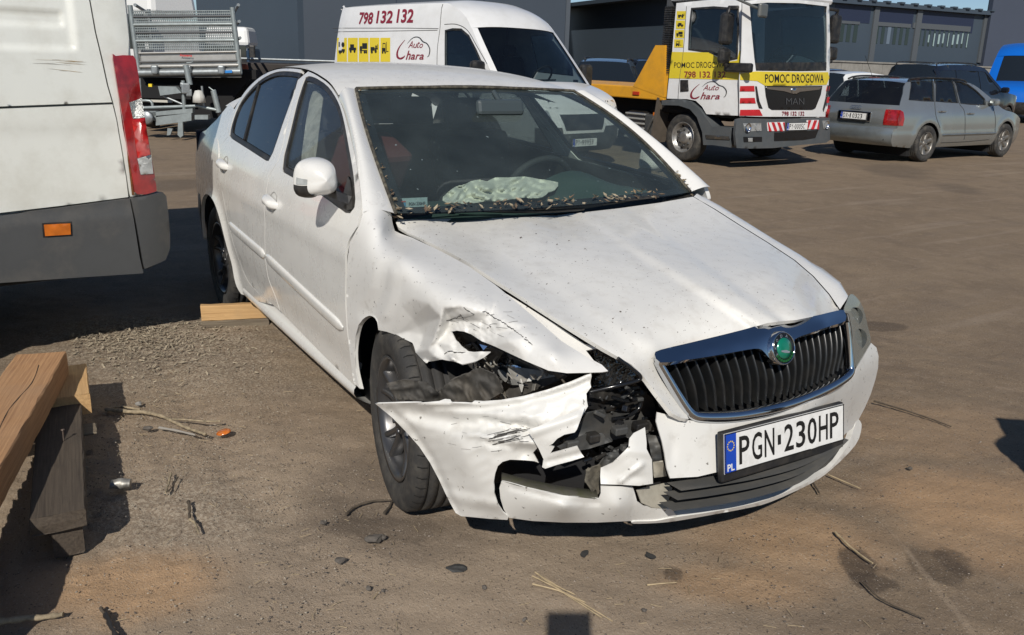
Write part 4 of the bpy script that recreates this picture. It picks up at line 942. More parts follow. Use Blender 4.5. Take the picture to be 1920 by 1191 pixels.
# ---------------------------------------------------------------- wheels
def make_wheel(name, parent, c, R_=.316, wd=.205, rim=.212, spokes=5, steer=0.0, side=-1, rim_m=None, double=True, tyre_m=None, face_in=.03):
    rim_m = rim_m or rim_grey
    root = empty(name, c, steer); root.parent = parent
    w2 = wd/2; mb = MB()
    prof = [(rim-.006, -w2*.80), (rim+.012, -w2*.97), (R_*.86, -w2*1.04), (R_*.945, -w2*.98), (R_*.985, -w2*.86), (R_-.0035, -w2*.72)]
    g = []
    for a in (-.52, -.17, .17, .52):
        g += [(R_-.001, w2*(a-.05)), (R_-.009, w2*(a-.04)), (R_-.009, w2*(a+.04)), (R_-.001, w2*(a+.05))]
    prof = prof+[(R_-.002, -w2*.66)]+g+[(R_-.002, w2*.66)]+[(r, -h) for r, h in prof[::-1]]
    mb.lathe(prof, 64, 'y', (0, 0, 0)); ty = mb.build('tyre', tyre_m or rubber, root)
    mb = MB()                        # cross cuts of the tread shoulder
    for k in range(48):
        q = 2*PI*k/48
        for s_ in (-1, 1):
            pr = []
            for h, dr in ((.62, .0006), (.80, -.0008), (.93, -.0095)):
                for e in (-.006, .006): pr.append(((R_+dr+.0004)*math.cos(q+e+.03*h), s_*w2*h, (R_+dr+.0004)*math.sin(q+e+.03*h)))
            mb.add(pr, [(0, 1, 3, 2), (2, 3, 5, 4)], True)
    mb.build('tread_cuts', seam_mat, ty)['kind'] = 'stuff'
    sd_ = side; f = w2*.86
    mb = MB(); mb.lathe([(rim-.004, sd_*f), (rim+.002, sd_*(f+.008)), (rim-.010, sd_*(f+.006)), (rim-.020, sd_*(f-.02)), (rim-.032, sd_*-.02), (rim-.03, -sd_*f)], 48, 'y'); rm = mb.build('rim', rim_m, root)
    mb = MB()
    for k in range(spokes):
        for off in ((-.17, .17) if double else (0,)):
            q = 2*PI*k/spokes+.3; A = []
            for t in np.linspace(0, 1, 6):
                r = .045+(rim-.062)*t; a = q+off*(.35+.9*t); hw = (.016-.004*t) if double else (.034+.012*t); dep = sd_*(f-.028-.010*math.sin(PI*t)+.016*t)
                u = np.array([math.cos(a), 0, math.sin(a)]); v = np.array([-math.sin(a), 0, math.cos(a)]); p = u*r+np.array([0, dep, 0])
                A.append([p-v*hw+np.array([0, -sd_*.03, 0]), p-v*hw, p-v*hw*.5+np.array([0, sd_*.008, 0]), p+v*hw*.5+np.array([0, sd_*.008, 0]), p+v*hw, p+v*hw+np.array([0, -sd_*.03, 0])])
            mb.grid(A, True)
    mb.build('spokes', rim_m, rm)
    mb = MB(); mb.lathe([(.060, sd_*(f-.05)), (.058, sd_*(f-.018)), (.050, sd_*(f-.014)), (.034, sd_*(f-.016)), (.032, sd_*(f-.008)), (.0005, sd_*(f-.006))], 30, 'y')
    for k in range(5):
        q = 2*PI*k/5; mb.lathe([(.010, 0), (.009, sd_*.006), (.0005, sd_*.006)], 10, 'y', (.046*math.cos(q), sd_*(f-.012), .046*math.sin(q)))
    mb.build('hub', rim_m, rm)
    mb = MB(); mb.lathe([(.0005, sd_*.012), (.14, sd_*.012), (.145, -sd_*.012), (.0005, -sd_*.012)], 40, 'y'); mb.build('brake_disc', mat('rusty_disc', (.16, .12, .09), .5, .6, .4, 20), root)
    return root
make_wheel('front_wheel', car, (.005, -.772, .313), steer=R(-9))
make_wheel('front_wheel', car, (0, .772, .313), side=1, steer=R(-7))
make_wheel('rear_wheel', car, (-2.578, -.752, .313))
make_wheel('rear_wheel', car, (-2.578, .752, .313), side=1)

# ---------------------------------------------------------------- dark insides: floor pan, arches, engine bay
mb = MB(); mb.box((-1.45, 0, .24), (3.6, 1.56, .10)); mb.box((-2.9, 0, .45), (.7, 1.2, .4)); mb.build('floor_pan', void_mat, car)  # black boxes for the underside, put in to block light
liner = mat('wheel_arch_liner', (.02, .02, .02), .85, 0, .3, 8, dirt=(.085, .075, .06), ds=6, damt=.6); liner_d = mat('dusty_torn_liner', (.060, .056, .050), .8, 0, .3, 8, dirt=(.12, .105, .085), ds=9, damt=.7)
def arch_liner(cx, cz, r, y0, y1, a0=-.25, a1=PI+.25):
    mb = MB(); A = [[(cx+r*math.cos(q), y0, cz+r*math.sin(q)), (cx+r*.97*math.cos(q), y1, cz+r*.97*math.sin(q))] for q in np.linspace(a0, a1, 22)]
    mb.grid(A, True); P = [(cx+r*math.cos(q), y1, cz+r*math.sin(q)) for q in np.linspace(a0, a1, 22)]; mb.add(P, [tuple(range(22))]); return mb.build('wheel_arch_liner', liner, car)
arch_liner(-2.58, .34, .345, -.845, -.52); arch_liner(-2.58, .34, .345, .845, .52)
arch_liner(0, .33, .355, -.80, -.48, .55, PI+.3); arch_liner(0, .33, .355, .84, .48)
# broken liner hanging in front of the tyre
patch('torn_arch_liner', [(728, 718), (760, 712), (800, 716), (822, 735), (850, 712), (900, 690), (935, 705), (945, 735), (915, 752), (860, 754), (800, 752), (745, 748), (735, 735)], ctrl([(728, 718, 'x', .30), (822, 735, 'x', .44), (900, 690, 'x', .52), (945, 735, 'x', .58), (800, 752, 'x', .40), (860, 754, 'x', .46)]), 4, liner_d, car, .004, (), lambda Q: .022*np.abs(noise3(Q/24, 31))-.016*np.abs(noise3(Q/12, 33))+ridge(Q, [(822, 720), (830, 752)], .03, 9)-ridge(Q, [(736, 728), (790, 724), (820, 738)], .02, 8))
patch('torn_arch_liner', [(758, 640), (790, 680), (830, 690), (880, 702), (930, 712), (905, 716), (850, 700), (800, 700), (780, 690)], ctrl([(758, 640, 'y', -.80), (830, 690, 'y', -.78), (930, 712, 'y', -.68), (800, 700, 'y', -.78)]), 4, liner_d, car, .004, (), lambda Q: .016*np.abs(noise3(Q/12, 32)))
mb = MB(); mb.box((.20, .06, .46), (.8, .92, .50)); mb.box((.55, -.30, .36), (.25, .4, .2)); mb.build('engine_bay', void_mat, car)
mb = MB(); mb.box((.38, -.52, .56), (.06, .34, .34)); mb.box((.28, -.60, .40), (.5, .05, .1), rz3(.1)); mb.build('inner_wing', mat('dusty_inner_wing', (.16, .145, .12), .85, 0, .3, 5, dirt=(.14, .12, .095), ds=5, damt=.7), car)
mb = MB(); mb.box((.62, 0, .42), (.10, 1.0, .09), None, .015); mb.box((.55, 0, .55), (.04, .7, .40)); mb.build('crash_beam', mat('beam_black', (.025, .026, .028), .5), car)
# smashed lamp: shell, reflector bits, chrome bowl, brackets
lampb = patch('lamp_housing', [(850, 624), (872, 624), (905, 642), (960, 668), (1010, 690), (1060, 704), (1030, 722), (985, 738), (930, 748), (905, 730), (890, 700), (900, 670), (870, 655)], ctrl([(850, 624, 'y', -.79), (905, 642, 'y', -.76), (1010, 690, 'y', -.68), (985, 738, 'y', -.62), (905, 730, 'y', -.66), (900, 670, 'y', -.72)]), 6, mat('lamp_black', (.065, .063, .06), .35, 0, .4, 30, dirt=(.2, .185, .16), ds=20, damt=.6), car, .004, (), lambda Q: .012*noise3(Q/8, 41))
lampb['label'] = 'smashed headlamp housing'
for i, (pts, m_) in enumerate((([(851, 626), (866, 624), (892, 638), (918, 650), (930, 655), (905, 655), (880, 652), (866, 645), (858, 634)], mat('lamp_reflector', (.12, .12, .125), .22, .8, .8, 40)),
                               ([(900, 654), (922, 652), (928, 659), (905, 658)], clear_lens), ([(930, 668), (948, 678), (975, 690), (988, 684), (972, 702), (950, 696), (938, 684)], chrome),
                               ([(945, 655), (965, 662), (985, 676), (975, 680), (955, 670)], clear_lens), ([(952, 690), (985, 690), (1030, 699), (1062, 702), (1000, 714), (965, 720)], mat('beige_plastic', (.36, .345, .31), .6, 0, .4, 30)), ([(964, 720), (1000, 714), (1058, 701), (1066, 706), (1030, 722), (985, 740), (955, 748), (948, 736)], liner_d),
                               ([(1102, 652), (1140, 660), (1165, 676), (1195, 700), (1190, 712), (1150, 722), (1112, 726), (1116, 708), (1140, 698), (1120, 676)], mat('lamp_smoked_lens', (.02, .021, .022), .1, 0, .6, 30, coat=1)))):
    y = -.74 if i < 2 else (-.755 if i in (4, 5) else -.70)
    c_ = [(p[0], p[1], 'y', y+.0007*(p[0]-900)) for p in pts[::2]]
    patch('lamp_fragment', pts, ctrl(c_), 4, m_, lampb, .004, (), (lambda Q: .010*noise3(Q/5, 50+i)) if i not in (4, 5) else (lambda Q: .006*np.abs(noise3(Q/14, 50+i))))
mb = MB(); mb.tube(lift(ctrl([(1110, 733, 'y', -.62), (1160, 722, 'y', -.56), (1200, 712, 'y', -.50), (1195, 700, 'y', -.51)]), smooth_line([(1108, 735), (1130, 730), (1165, 722), (1196, 714), (1202, 706), (1190, 694), (1160, 672)], 5)), .006, 6); mb.build('lamp_lens_edge', black_gl, lampb)
for pts, r_ in (([(902, 710), (915, 712), (924, 730), (932, 745)], .007), ([(927, 686), (930, 715), (938, 738), (950, 748)], .008), ([(895, 712), (905, 700), (908, 690)], .005)):
    mb = MB(); mb.tube(lift(ctrl([(p[0], p[1], 'y', -.70) for p in pts]+[(940, 700, 'y', -.66)]), smooth_line(pts, 4)), r_, 6); mb.build('bracket', mat('bracket_grey', (.36, .34, .30), .55, .2, .3, 20), lampb)
rs4 = random.Random(11)
shard_m = [chrome, clear_lens, mat('lamp_grey', (.13, .125, .115), .5, 0, .4, 30), MATS['lamp_reflector'], black_gl, mat('broken_white', (.62, .61, .57), .45), mat('bracket_grey', (.36, .34, .30), .55, .2, .3, 20)]
def inpoly(p, poly):
    c = False; n = len(poly)
    for i in range(n):
        (x0, y0), (x1, y1) = poly[i], poly[(i+1) % n]
        if (y0 > p[1]) != (y1 > p[1]) and p[0] < (x1-x0)*(p[1]-y0)/(y1-y0)+x0: c = not c
    return c
cav = [(868, 640), (920, 652), (985, 682), (1040, 700), (1020, 722), (960, 742), (915, 745), (890, 715), (878, 690), (900, 672)]
for i in range(44):
    while True:
        p = (rs4.uniform(865, 1045), rs4.uniform(635, 745))
        if inpoly(p, cav): break
    q = at(p[0], p[1], 'y', -.735+.0006*(p[0]-900)+rs4.uniform(-.03, .02)); n = rs4.choice([3, 4, 4, 5]); r_ = rs4.uniform(.010, .032)
    A_ = np.array([rs4.gauss(0, 1) for _ in range(3)]); A_ /= np.linalg.norm(A_); B_ = np.cross(A_, [rs4.gauss(0, 1), rs4.gauss(0, 1), .3]); B_ /= np.linalg.norm(B_); el = rs4.uniform(.25, .7)
    P = [q+A_*r_*rs4.uniform(.6, 1.2)*math.cos(2*PI*k/n)+B_*r_*el*math.sin(2*PI*k/n) for k in range(n)]
    mb = MB(); mb.extrude(P, np.cross(A_, B_)*.003); mb.build('lamp_shard', shard_m[rs4.choice([0, 1, 2, 2, 3, 3, 4, 4, 5, 6])], lampb)
for i in range(7):
    x0 = rs4.uniform(895, 1000); y0 = rs4.uniform(655, 700); pts = [(x0, y0)]
    for k in range(3): pts.append((pts[-1][0]+rs4.uniform(-14, 22), pts[-1][1]+rs4.uniform(6, 18)))
    mb = MB(); mb.tube(np.array([at(*p, 'y', -.72) for p in smooth_line(pts, 4)]), .003, 5); mb.build('wire', black_gl if i % 2 else MATS['bracket_grey'], lampb)
mb = MB(); mb.lathe([(.052, .0), (.048, .012), (.035, .030), (.012, .040), (.0005, .041)], 26, 'x', at(968, 688, 'y', -.715), True, rz3(PI-.5) @ ry3(.3)); mb.build('lamp_bowl', chrome, lampb)
hole = [(1105, 735), (1190, 720), (1225, 760), (1235, 800), (1160, 835), (1110, 825)]
for i in range(46):
    while True:
        p = (rs4.uniform(1095, 1245), rs4.uniform(725, 900))
        if inpoly(p, hole) or (p[0] > 1100 and p[1] > 830 and p[1] < 870): break
    q = at(p[0], p[1], 'x', .72+rs4.uniform(-.05, .06)); c_ = rs4.uniform(.006, .022)
    mb = MB(); mb.box(q, (c_*rs4.uniform(.3, 1), c_*rs4.uniform(.8, 2.2), c_*rs4.uniform(.4, .9)), rz3(rs4.uniform(-.6, .6)) @ rx3(rs4.uniform(-.7, .3)), .003); mb.build('broken_clip', rs4.choice([black_pl, grey_pl, grey_pl, black_gl]), bumper)
# black bits behind the hole in the bumper
beam_m = mat('dusty_beam_plastic', (.062, .064, .064), .55, 0, .2, 9, dirt=(.12, .11, .095), ds=10, damt=.5)
bits = [([(1098, 738), (1190, 716), (1226, 748), (1238, 790), (1225, 812), (1160, 830), (1115, 818), (1100, 780)], 'x', .66, beam_m, .007),
        ([(1102, 775), (1135, 768), (1145, 790), (1220, 790), (1230, 806), (1150, 826), (1098, 838), (1050, 830), (1080, 812)], 'x', .745, beam_m, .002),
        ([(1048, 838), (1100, 815), (1130, 812), (1150, 828), (1105, 842), (1060, 850)], 'x', .78, beam_m, .002),
        ([(1090, 745), (1180, 722), (1215, 735), (1205, 765), (1140, 772), (1100, 765)], 'x', .70, black_pl, .006),
        ([(1140, 850), (1180, 835), (1190, 860), (1150, 872), (1120, 880)], 'x', .74, grey_pl, .01),
        ([(1215, 815), (1240, 818), (1250, 890), (1230, 892), (1222, 850)], 'x', .80, grey_pl, .006),
        ([(1226, 868), (1245, 866), (1252, 893), (1228, 896)], 'x', .83, mat('grubby_white', (.46, .43, .36), .6), .004),
        ([(1100, 880), (1128, 872), (1130, 920), (1118, 932), (1100, 905)], 'x', .76, mat('torn_fibre', (.21, .19, .15), .9, 0, .6, 40), .010)]
for i, (pts, ax, v, m_, nz) in enumerate(bits):
    cc = [(p[0], p[1], ax, v+.02*math.sin(k*2.1+i)) for k, p in enumerate(pts)]
    patch('broken_plastic', pts, ctrl(cc), 5, m_, bumper, .004, (), lambda Q: nz*noise3(Q/9, 60+i))
for k, (x0, y0, x1, y1) in enumerate(((1060, 826, 1085, 836), (1102, 812, 1124, 826), (1150, 800, 1176, 812), (1190, 792, 1216, 803))):
    A_ = at(x0, y0, 'x', .772); B_ = at(x1, y1, 'x', .772); mb = MB(); mb.box((A_+B_)/2, (.03, abs(B_[1]-A_[1])*.8, .022), rz3(-.12), .004); mb.build('beam_clip', black_pl if k % 2 else beam_m, bumper)
mb = MB()
for pts in ([(1205, 745), (1200, 765), (1180, 780), (1150, 786)], [(1150, 745), (1175, 752), (1195, 748)]):
    mb.tube(lift(ctrl([(p[0], p[1], 'x', .74) for p in pts]+[(1170, 800, 'x', .74)]), smooth_line(pts, 4)), .006, 6)
mb.build('hose', black_gl, car)
npatch('bumper_inner', [(1110, 860), (1250, 800), (1260, 930), (1200, 950), (1100, 940), (935, 900), (950, 868), (1020, 860)], void_mat, bumper, 20, .004, -.16)

# ---------------------------------------------------------------- mirrors
def mirror(sg):
    if sg == 1: c0 = at(596, 333, 'y', -.94)
    else: c0 = at(1240, 296, 'y', .985)
    if sg == -1: c0 = at(1233, 297, 'y', .93)
    rows = []
    # shell closed towards the front, open glass to the rear
    for t in np.linspace(0, 1, 12):       # from the rear rim to the nose
        k = math.sqrt(max(0, 1-t**2.4))+1e-4; row = []
        for q in np.linspace(0, 2*PI, 36, endpoint=False):
            cs, sn = math.cos(q), math.sin(q); e = (abs(cs)**3.2+abs(sn)**3.2)**(-1/3.2)
            y = .074*e*cs; z = .068*e*sn
            y *= (1.0-.10*sn); z -= .010*(cs < 0)*abs(cs)
            row.append((c0[0]-.045+.115*t*(1-.15*cs*cs*min(1, k)), c0[1]+sg*(y*k+.012*t), c0[2]+z*k-.004*t))
        rows.append(row)
    mb = MB(); mb.grid(np.array(rows), True, wrap=True); o = mb.build('door_mirror', paint, car)
    mb = MB(); mb.add([np.array(p)+np.array([.006, 0, 0]) for p in rows[0]], [tuple(range(36))]); mb.build('mirror_glass', chrome, o)
    # turn signal band and black foot
    mb = MB(); G = np.array(rows)[1:9, 19:26]; mb.grid((G-c0)*1.012+c0+np.array([0, 0, -.004]), True); mb.build('mirror_foot_trim', black_pl, o)
    mb = MB(); G = np.array(rows)[3:9, 17:20]; mb.grid((G-c0)*1.03+c0, True); mb.build('indicator', clear_lens, o)
    y1 = S(c0[0], c0[2]-.07)
    mb = MB(); P = [c0+np.array([-.01, sg*.06, -.062]), c0+np.array([0, sg*.10, -.078]), np.array([c0[0]+.02, sg*(y1+.01), c0[2]-.085])]
    for a, b in zip(P[:-1], P[1:]):
        mb.extrude([a+np.array([-.05, 0, -.018]), a+np.array([.05, 0, -.018]), a+np.array([.04, 0, .014]), a+np.array([-.04, 0, .014])], b-a)
    mb.build('mirror_arm', black_pl, o)
    return o
mirror(1); mirror(-1)
tri = xz([(664, 392), (655, 394), (645, 388), (648, 360), (656, 330), (660, 340), (664, 370)])
for sg in (1, -1):
    W, T = cdt(tri, .03); shell('mirror_base', side_mesh(W, .004, sg), T, .01, black_pl, doorF[0 if sg == 1 else 1], towards=np.array([-1, -50.0*sg, .8]))

# ---------------------------------------------------------------- cowl, wipers, leaf litter
cowl = [(738, 402), (760, 398), (860, 394), (1000, 390), (1150, 380), (1298, 364), (1301, 371), (1160, 393), (1000, 408), (860, 412), (748, 414)]
patch('cowl', cowl, ctrl([(738, 402, 'y', -.70), (860, 394, 'y', -.40), (1000, 390, 'y', -.10), (1150, 380, 'y', .27), (1298, 364, 'y', .70), (1301, 371, 'y', .68), (1000, 408, 'y', -.12), (748, 414, 'y', -.69)]), 8, black_pl, car, .004, (), lambda Q: 0*Q[:, 0]+.05)
for pts in ([(760, 405), (850, 400), (935, 396)], [(855, 392), (900, 399), (1000, 401), (1090, 396)], [(1000, 396), (1120, 384), (1230, 372)]):
    q = smooth_line(pts, 5); P = np.array([at(p[0], p[1], 'y', cub([(740, -.70), (860, -.42), (1000, -.12), (1150, .25), (1298, .68)], p[0])) for p in q])+np.array([.02, 0, .012])
    mb = MB(); mb.tube(P, .007, 6); mb.build('wiper', black_pl, car)
leaf_m = [mat('dry_leaf_%s' % k, c_, .8, 0, .3, 60) for k, c_ in (('tan', (.30, .22, .135)), ('brown', (.15, .105, .07)), ('pale', (.38, .32, .225)))]
leaf_mesh = []
for k in range(3):
    mb = MB(); L_ = .022+.006*k; w_ = .006+.002*k
    mb.add([(-L_/2, 0, 0), (-L_*.1, w_, .003), (L_/2, .001, .004), (0, -w_, .002), (0, 0, -.002)], [(0, 4, 1), (1, 4, 2), (2, 4, 3), (3, 4, 0)])
    o = mb.build('dry_leaf', leaf_m[k], car); leaf_mesh.append(o)
def put_leaf(p, k=None):
    k = rs.randrange(3) if k is None else k; o = leaf_mesh[k].copy(); COL.objects.link(o); o.parent = car
    o.location = p; o.rotation_euler = (rs.uniform(-.7, .7), rs.uniform(-.7, .7), rs.uniform(0, 6.3)); s_ = rs.uniform(.3, 1.2)**1.2; o.scale = (s_, s_*rs.uniform(.5, 1.1), s_)
cy_ = lambda px: float(cub([(740, -.69), (860, -.42), (1000, -.12), (1150, .25), (1298, .67)], px))
for i in range(135):
    px = rs.choice([rs.uniform(745, 880), rs.uniform(880, 1230), rs.uniform(890, 1060), rs.uniform(1100, 1240)])
    line = cub([(740, 399), (800, 391), (860, 392), (930, 396), (1000, 397), (1080, 390), (1160, 382), (1240, 374), (1300, 366)], px)
    y_ = cy_(px); r0 = GR[0]; r1 = GR[1]; e_ = rs.uniform(-.5, .9)
    P0 = np.array([np.interp(y_, r0[:, 1], r0[:, k]) for k in range(3)]); P1 = np.array([np.interp(y_, r1[:, 1], r1[:, k]) for k in range(3)])
    put_leaf(P0+(P1-P0)*e_+np.array([.016, 0, .016]))
for i in range(26): put_leaf(at(rs.uniform(732, 752), rs.uniform(388, 414), 'y', -.70)+np.array([.01, 0, .006]))
for i in range(30):
    t = rs.random(); put_leaf(at(1262+40*t+rs.uniform(-4, 4), 322+45*t+rs.uniform(-6, 6), 'y', .715)+np.array([.01, 0, .0]))
for i in range(20):
    t = rs.random()**1.5; e = base+(topc-base)*t+np.array([.0, -.022, .030])*math.sin(PI*t); put_leaf(e+np.array([.012, .012, .006]))
for p in ((1577, 548), (1581, 551), (1567, 549)): put_leaf(at(*p, 'y', .64)+np.array([0, 0, .004]))
for o in leaf_mesh: o.location = at(746, 396, 'y', -.70)+np.array([.02, 0, .01])
# bits of dirt lying on the bonnet
# registration sticker inside the glass
def on_screen(px, py, back=.012):
    d = ray(px, py); best = None
    G3 = GR.reshape(-1, 3); q = np.array([pj(p) for p in G3]); i = np.argsort(((q-[px, py])**2).sum(1))[:4]
    return CAMP+d*(np.mean([depth_of(G3[k]) for k in i])+back)
st = [on_screen(752, 390), on_screen(803, 387), on_screen(803, 370), on_screen(752, 372)]
mb = MB(); mb.add(st, [(0, 1, 2, 3)]); sk = mb.build('windscreen_sticker', mat('sticker_pale', (.34, .42, .42), .5, 0, .2, 90), ws)
ux = (st[1]-st[0]); uy = (st[3]-st[0]); n_ = np.cross(ux, uy); n_ /= np.linalg.norm(n_); n_ = n_ if n_ @ (CAMP-st[0]) > 0 else -n_
lx, ly = np.linalg.norm(ux), np.linalg.norm(uy)
mb = MB(); text(mb, 'PGN 230HP', st[0]+ux*.32+uy*.14+n_*.002, ux/lx, uy/ly, lx*.6, ly*.34, .01); mb.build('sticker_letters', plate_black, sk)
mb = MB(); mb.add([st[0]+ux*a+uy*b+n_*.002 for a, b in ((.05, .1), (.2, .1), (.2, .45), (.05, .45))], [(0, 1, 2, 3)]); mb.build('sticker_blue', mat('sticker_blue', (.05, .2, .36), .5), sk)
mb = MB(); mb.add([st[0]+ux*a+uy*b+n_*.002 for a, b in ((.05, .55), (.2, .55), (.2, .66), (.05, .66))], [(0, 1, 2, 3)]); mb.build('sticker_red', mat('sticker_red', (.4, .05, .04), .5), sk)

# ---------------------------------------------------------------- cabin
cab = mat('cabin_trim', (.028, .03, .03), .75, 0, .2, 6); cloth = mat('seat_cloth', (.04, .042, .045), .9, 0, .2, 20)
dash_m = mat('dashboard_top', (.045, .082, .070), .7, 0, .15, 5)
G = []
for y in np.linspace(-.68, .68, 28):
    hump = .10*math.exp(-((y-.33)/.22)**2)
    G.append([(x, y, z+hump*k) for x, z, k in ((-.33, .905, 0), (-.45, .915, .1), (-.58, .925, .6), (-.70, .92, 1), (-.78, .885, 1), (-.80, .80, .6), (-.74, .62, 0))])
mb = MB(); mb.grid(G, True); mb.build('dashboard', dash_m, car)
def seat(x, y, name):
    o = MB(); o.box((x, y, .52), (.52, .50, .16), ry3(R(-8)), .05); s_ = o.build(name, cloth, car)
    o = MB(); o.box((x-.32, y, .83), (.14, .48, .60), ry3(R(-20)), .05); o.build('backrest', cloth, s_)
    o = MB(); o.box((x-.46, y, 1.20), (.09, .26, .19), ry3(R(-15)), .04); o.tube([(x-.43, y-.06, 1.05), (x-.45, y-.06, 1.18)], .008, 6); o.tube([(x-.43, y+.06, 1.05), (x-.45, y+.06, 1.18)], .008, 6); o.build('headrest', cloth, s_)
seat(-1.35, -.37, 'front_seat'); seat(-1.35, .37, 'front_seat')
mb = MB(); mb.box((-2.15, 0, .50), (.5, 1.3, .18), None, .05); mb.box((-2.48, 0, .80), (.16, 1.3, .60), ry3(R(-22)), .05); mb.build('rear_bench', cloth, car)
for y_ in (-.42, 0, .42):
    mb = MB(); mb.box((-2.62, y_, 1.16), (.10, .28, .20), ry3(R(-15)), .04); mb.build('headrest', cloth, car)
mb = MB(); mb.box((-2.9, 0, .98), (.55, 1.3, .03)); mb.build('parcel_shelf', cab, car)
a = np.linspace(0, 2*PI, 40, endpoint=False); Rw = ry3(R(-65)); mb = MB()
mb.tube([np.array([-1.02, .36, .88])+Rw @ np.array([.185*math.cos(q), .185*math.sin(q), 0]) for q in a], .016, 8, closed=True)
mb.box((-1.0, .36, .87), (.10, .14, .05), Rw, .02); mb.box((-1.0, .36, .87), (.05, .34, .02), Rw); mb.build('steering_wheel', cab, car)
mb = MB(); mb.box((-.80, 0, 1.30), (.035, .24, .07), ry3(R(-10)), .02); mb.tube([(-.80, 0, 1.32), (-.86, 0, 1.365)], .012, 6); mb.build('interior_mirror', mat('mirror_back', (.05, .065, .07), .4), car)
# burst airbag cloth lying on the dashboard
W, T = cdt(smooth_line([(831, 376), (840, 362), (856, 350), (868, 349), (884, 340), (902, 337), (915, 340), (930, 333), (955, 333), (985, 331), (1012, 336), (1048, 342), (1042, 356), (1030, 360), (1018, 370), (975, 371), (940, 377), (905, 378), (870, 381), (848, 379)], 2, True), 3)
tp = ctrl([(828, 372, 'x', -.42), (862, 342, 'x', -.60), (940, 330, 'x', -.66), (1050, 342, 'x', -.60), (1020, 370, 'x', -.44), (900, 380, 'x', -.40), (930, 355, 'x', -.50)])
def bagd(Q): return -.085*np.abs(noise3(Q/np.array([30, 17]), 71))-.040*np.abs(noise3(Q/np.array([15, 9]), 72))+.05
shell('airbag', lift(tp, W, bagd), T, .003, mat('airbag_cloth', (.80, .77, .66), .9, 0, .15, 18), car)['label'] = 'crumpled white airbag cloth on the dashboard'
mb = MB(); P = [np.array(p) for p in ((-1.50, -.80, .42), (-1.52, -.79, .95), (-1.62, -.70, 1.18), (-1.72, -.60, 1.36))]
mb.extrude([P[0]+np.array([-.05, .03, 0]), P[0]+np.array([.05, .03, 0]), P[1]+np.array([.045, .03, 0]), P[2]+np.array([.035, .03, 0]), P[3]+np.array([.03, .02, 0]), P[3]+np.array([-.03, .02, 0]), P[2]+np.array([-.035, .03, 0]), P[1]+np.array([-.045, .03, 0])], (0, .025, 0)); mb.build('centre_pillar_trim', mat('pillar_trim_pale', (.42, .41, .36), .8), car)
ca = [(588, 172), (599, 169), (607, 184), (603, 215), (598, 255), (592, 300), (588, 332), (566, 330), (567, 290), (575, 230), (582, 190)]
patch('curtain_airbag', ca, ctrl([(588, 172, 'y', -.585), (607, 184, 'y', -.59), (598, 255, 'y', -.70), (588, 332, 'y', -.77), (566, 330, 'y', -.77), (575, 230, 'y', -.68), (567, 290, 'y', -.745)]), 5, mat('curtain_cloth', (.66, .63, .55), .9, 0, .3, 14, dirt=(.2, .18, .15), ds=18, damt=.6), car, .003, (), lambda Q: .012*noise3(Q/11, 81))['label'] = 'pale curtain airbag hanging inside the front side window'
mb = MB(); mb.tube(smooth_line([(-1.70, -.57, 1.30), (-1.60, -.62, 1.1), (-1.5, -.68, .8)], 6), .018, 6); mb.build('seat_belt', cab, car)
mb = MB(); mb.box((-1.22, -.44, 1.02), (.22, .30, .22), rz3(.3) @ ry3(.5), .03); mb.build('red_bag', mat('red_fabric', (.10, .022, .020), .9), car)
# door inner panels, headliner, rear window and boot
for sg in (1, -1):
    W, T = cdt(inset(np.vstack([xz([(660, 396), (535, 321), (436, 258)]), np.array([(-2.2, .35), (-.45, .35)])]), 0.0), .12); shell('door_trim', side_mesh(W, -.06, sg), T, .01, cab, car, towards=np.array([-1, -50.0*sg, .8]))
G = [[(x, y, roof_zc(x)-.05-.06*(y/.55)**2) for y in np.linspace(-.55, .55, 9)] for x in np.linspace(-2.7, -1.15, 9)]
mb = MB(); mb.grid(G, True); mb.build('headliner', mat('headliner', (.13, .135, .13), .95), car)
G = [[(x+.06*(1-(s)**2)*-1, s*yw, z) for s in np.linspace(-1, 1, 13)] for x, z, yw in ((-2.86, 1.345, .56), (-3.02, 1.24, .60), (-3.18, 1.12, .64), (-3.30, 1.03, .67))]
mb = MB(); mb.grid(np.array(G), True); mb.build('rear_window', black_gl, car)
G = [[(x, s*yw, z) for s in np.linspace(-1, 1, 11)] for x, z, yw in ((-3.29, 1.02, .72), (-3.44, .995, .70), (-3.52, .97, .68), (-3.54, .85, .68), (-3.52, .62, .70))]
mb = MB(); mb.grid(np.array(G), True); mb.build('boot_lid', paint, car)
G = []
for z, o in ((.30, -.03), (.36, 0), (.50, .012), (.64, .006), (.68, -.02)):
    G.append(smooth_line([(-3.10, -.83-o, z), (-3.30, -.80-o, z), (-3.48, -.70-o, z), (-3.60-o, -.35, z), (-3.62-o, 0, z), (-3.60-o, .35, z), (-3.48, .70+o, z), (-3.30, .80+o, z), (-3.10, .83+o, z)], 4))
mb = MB(); mb.grid(np.array(G), True); mb.build('rear_bumper', mat('bumper_blue_grey', (.06, .07, .085), .5), car)  # rear bumper in a dark blue-grey, unlike the white body
for sg in (1, -1):
    mb = MB(); G = [smooth_line([(-3.27, sg*.805, z), (-3.40, sg*.77, z), (-3.50, sg*.66, z)], 4) for z in (.66, .8, .95, 1.0)]; mb.grid(np.array(G), True); mb.build('rear_lamp', mat('dark_lamp', (.05, .06, .08), .3), car)
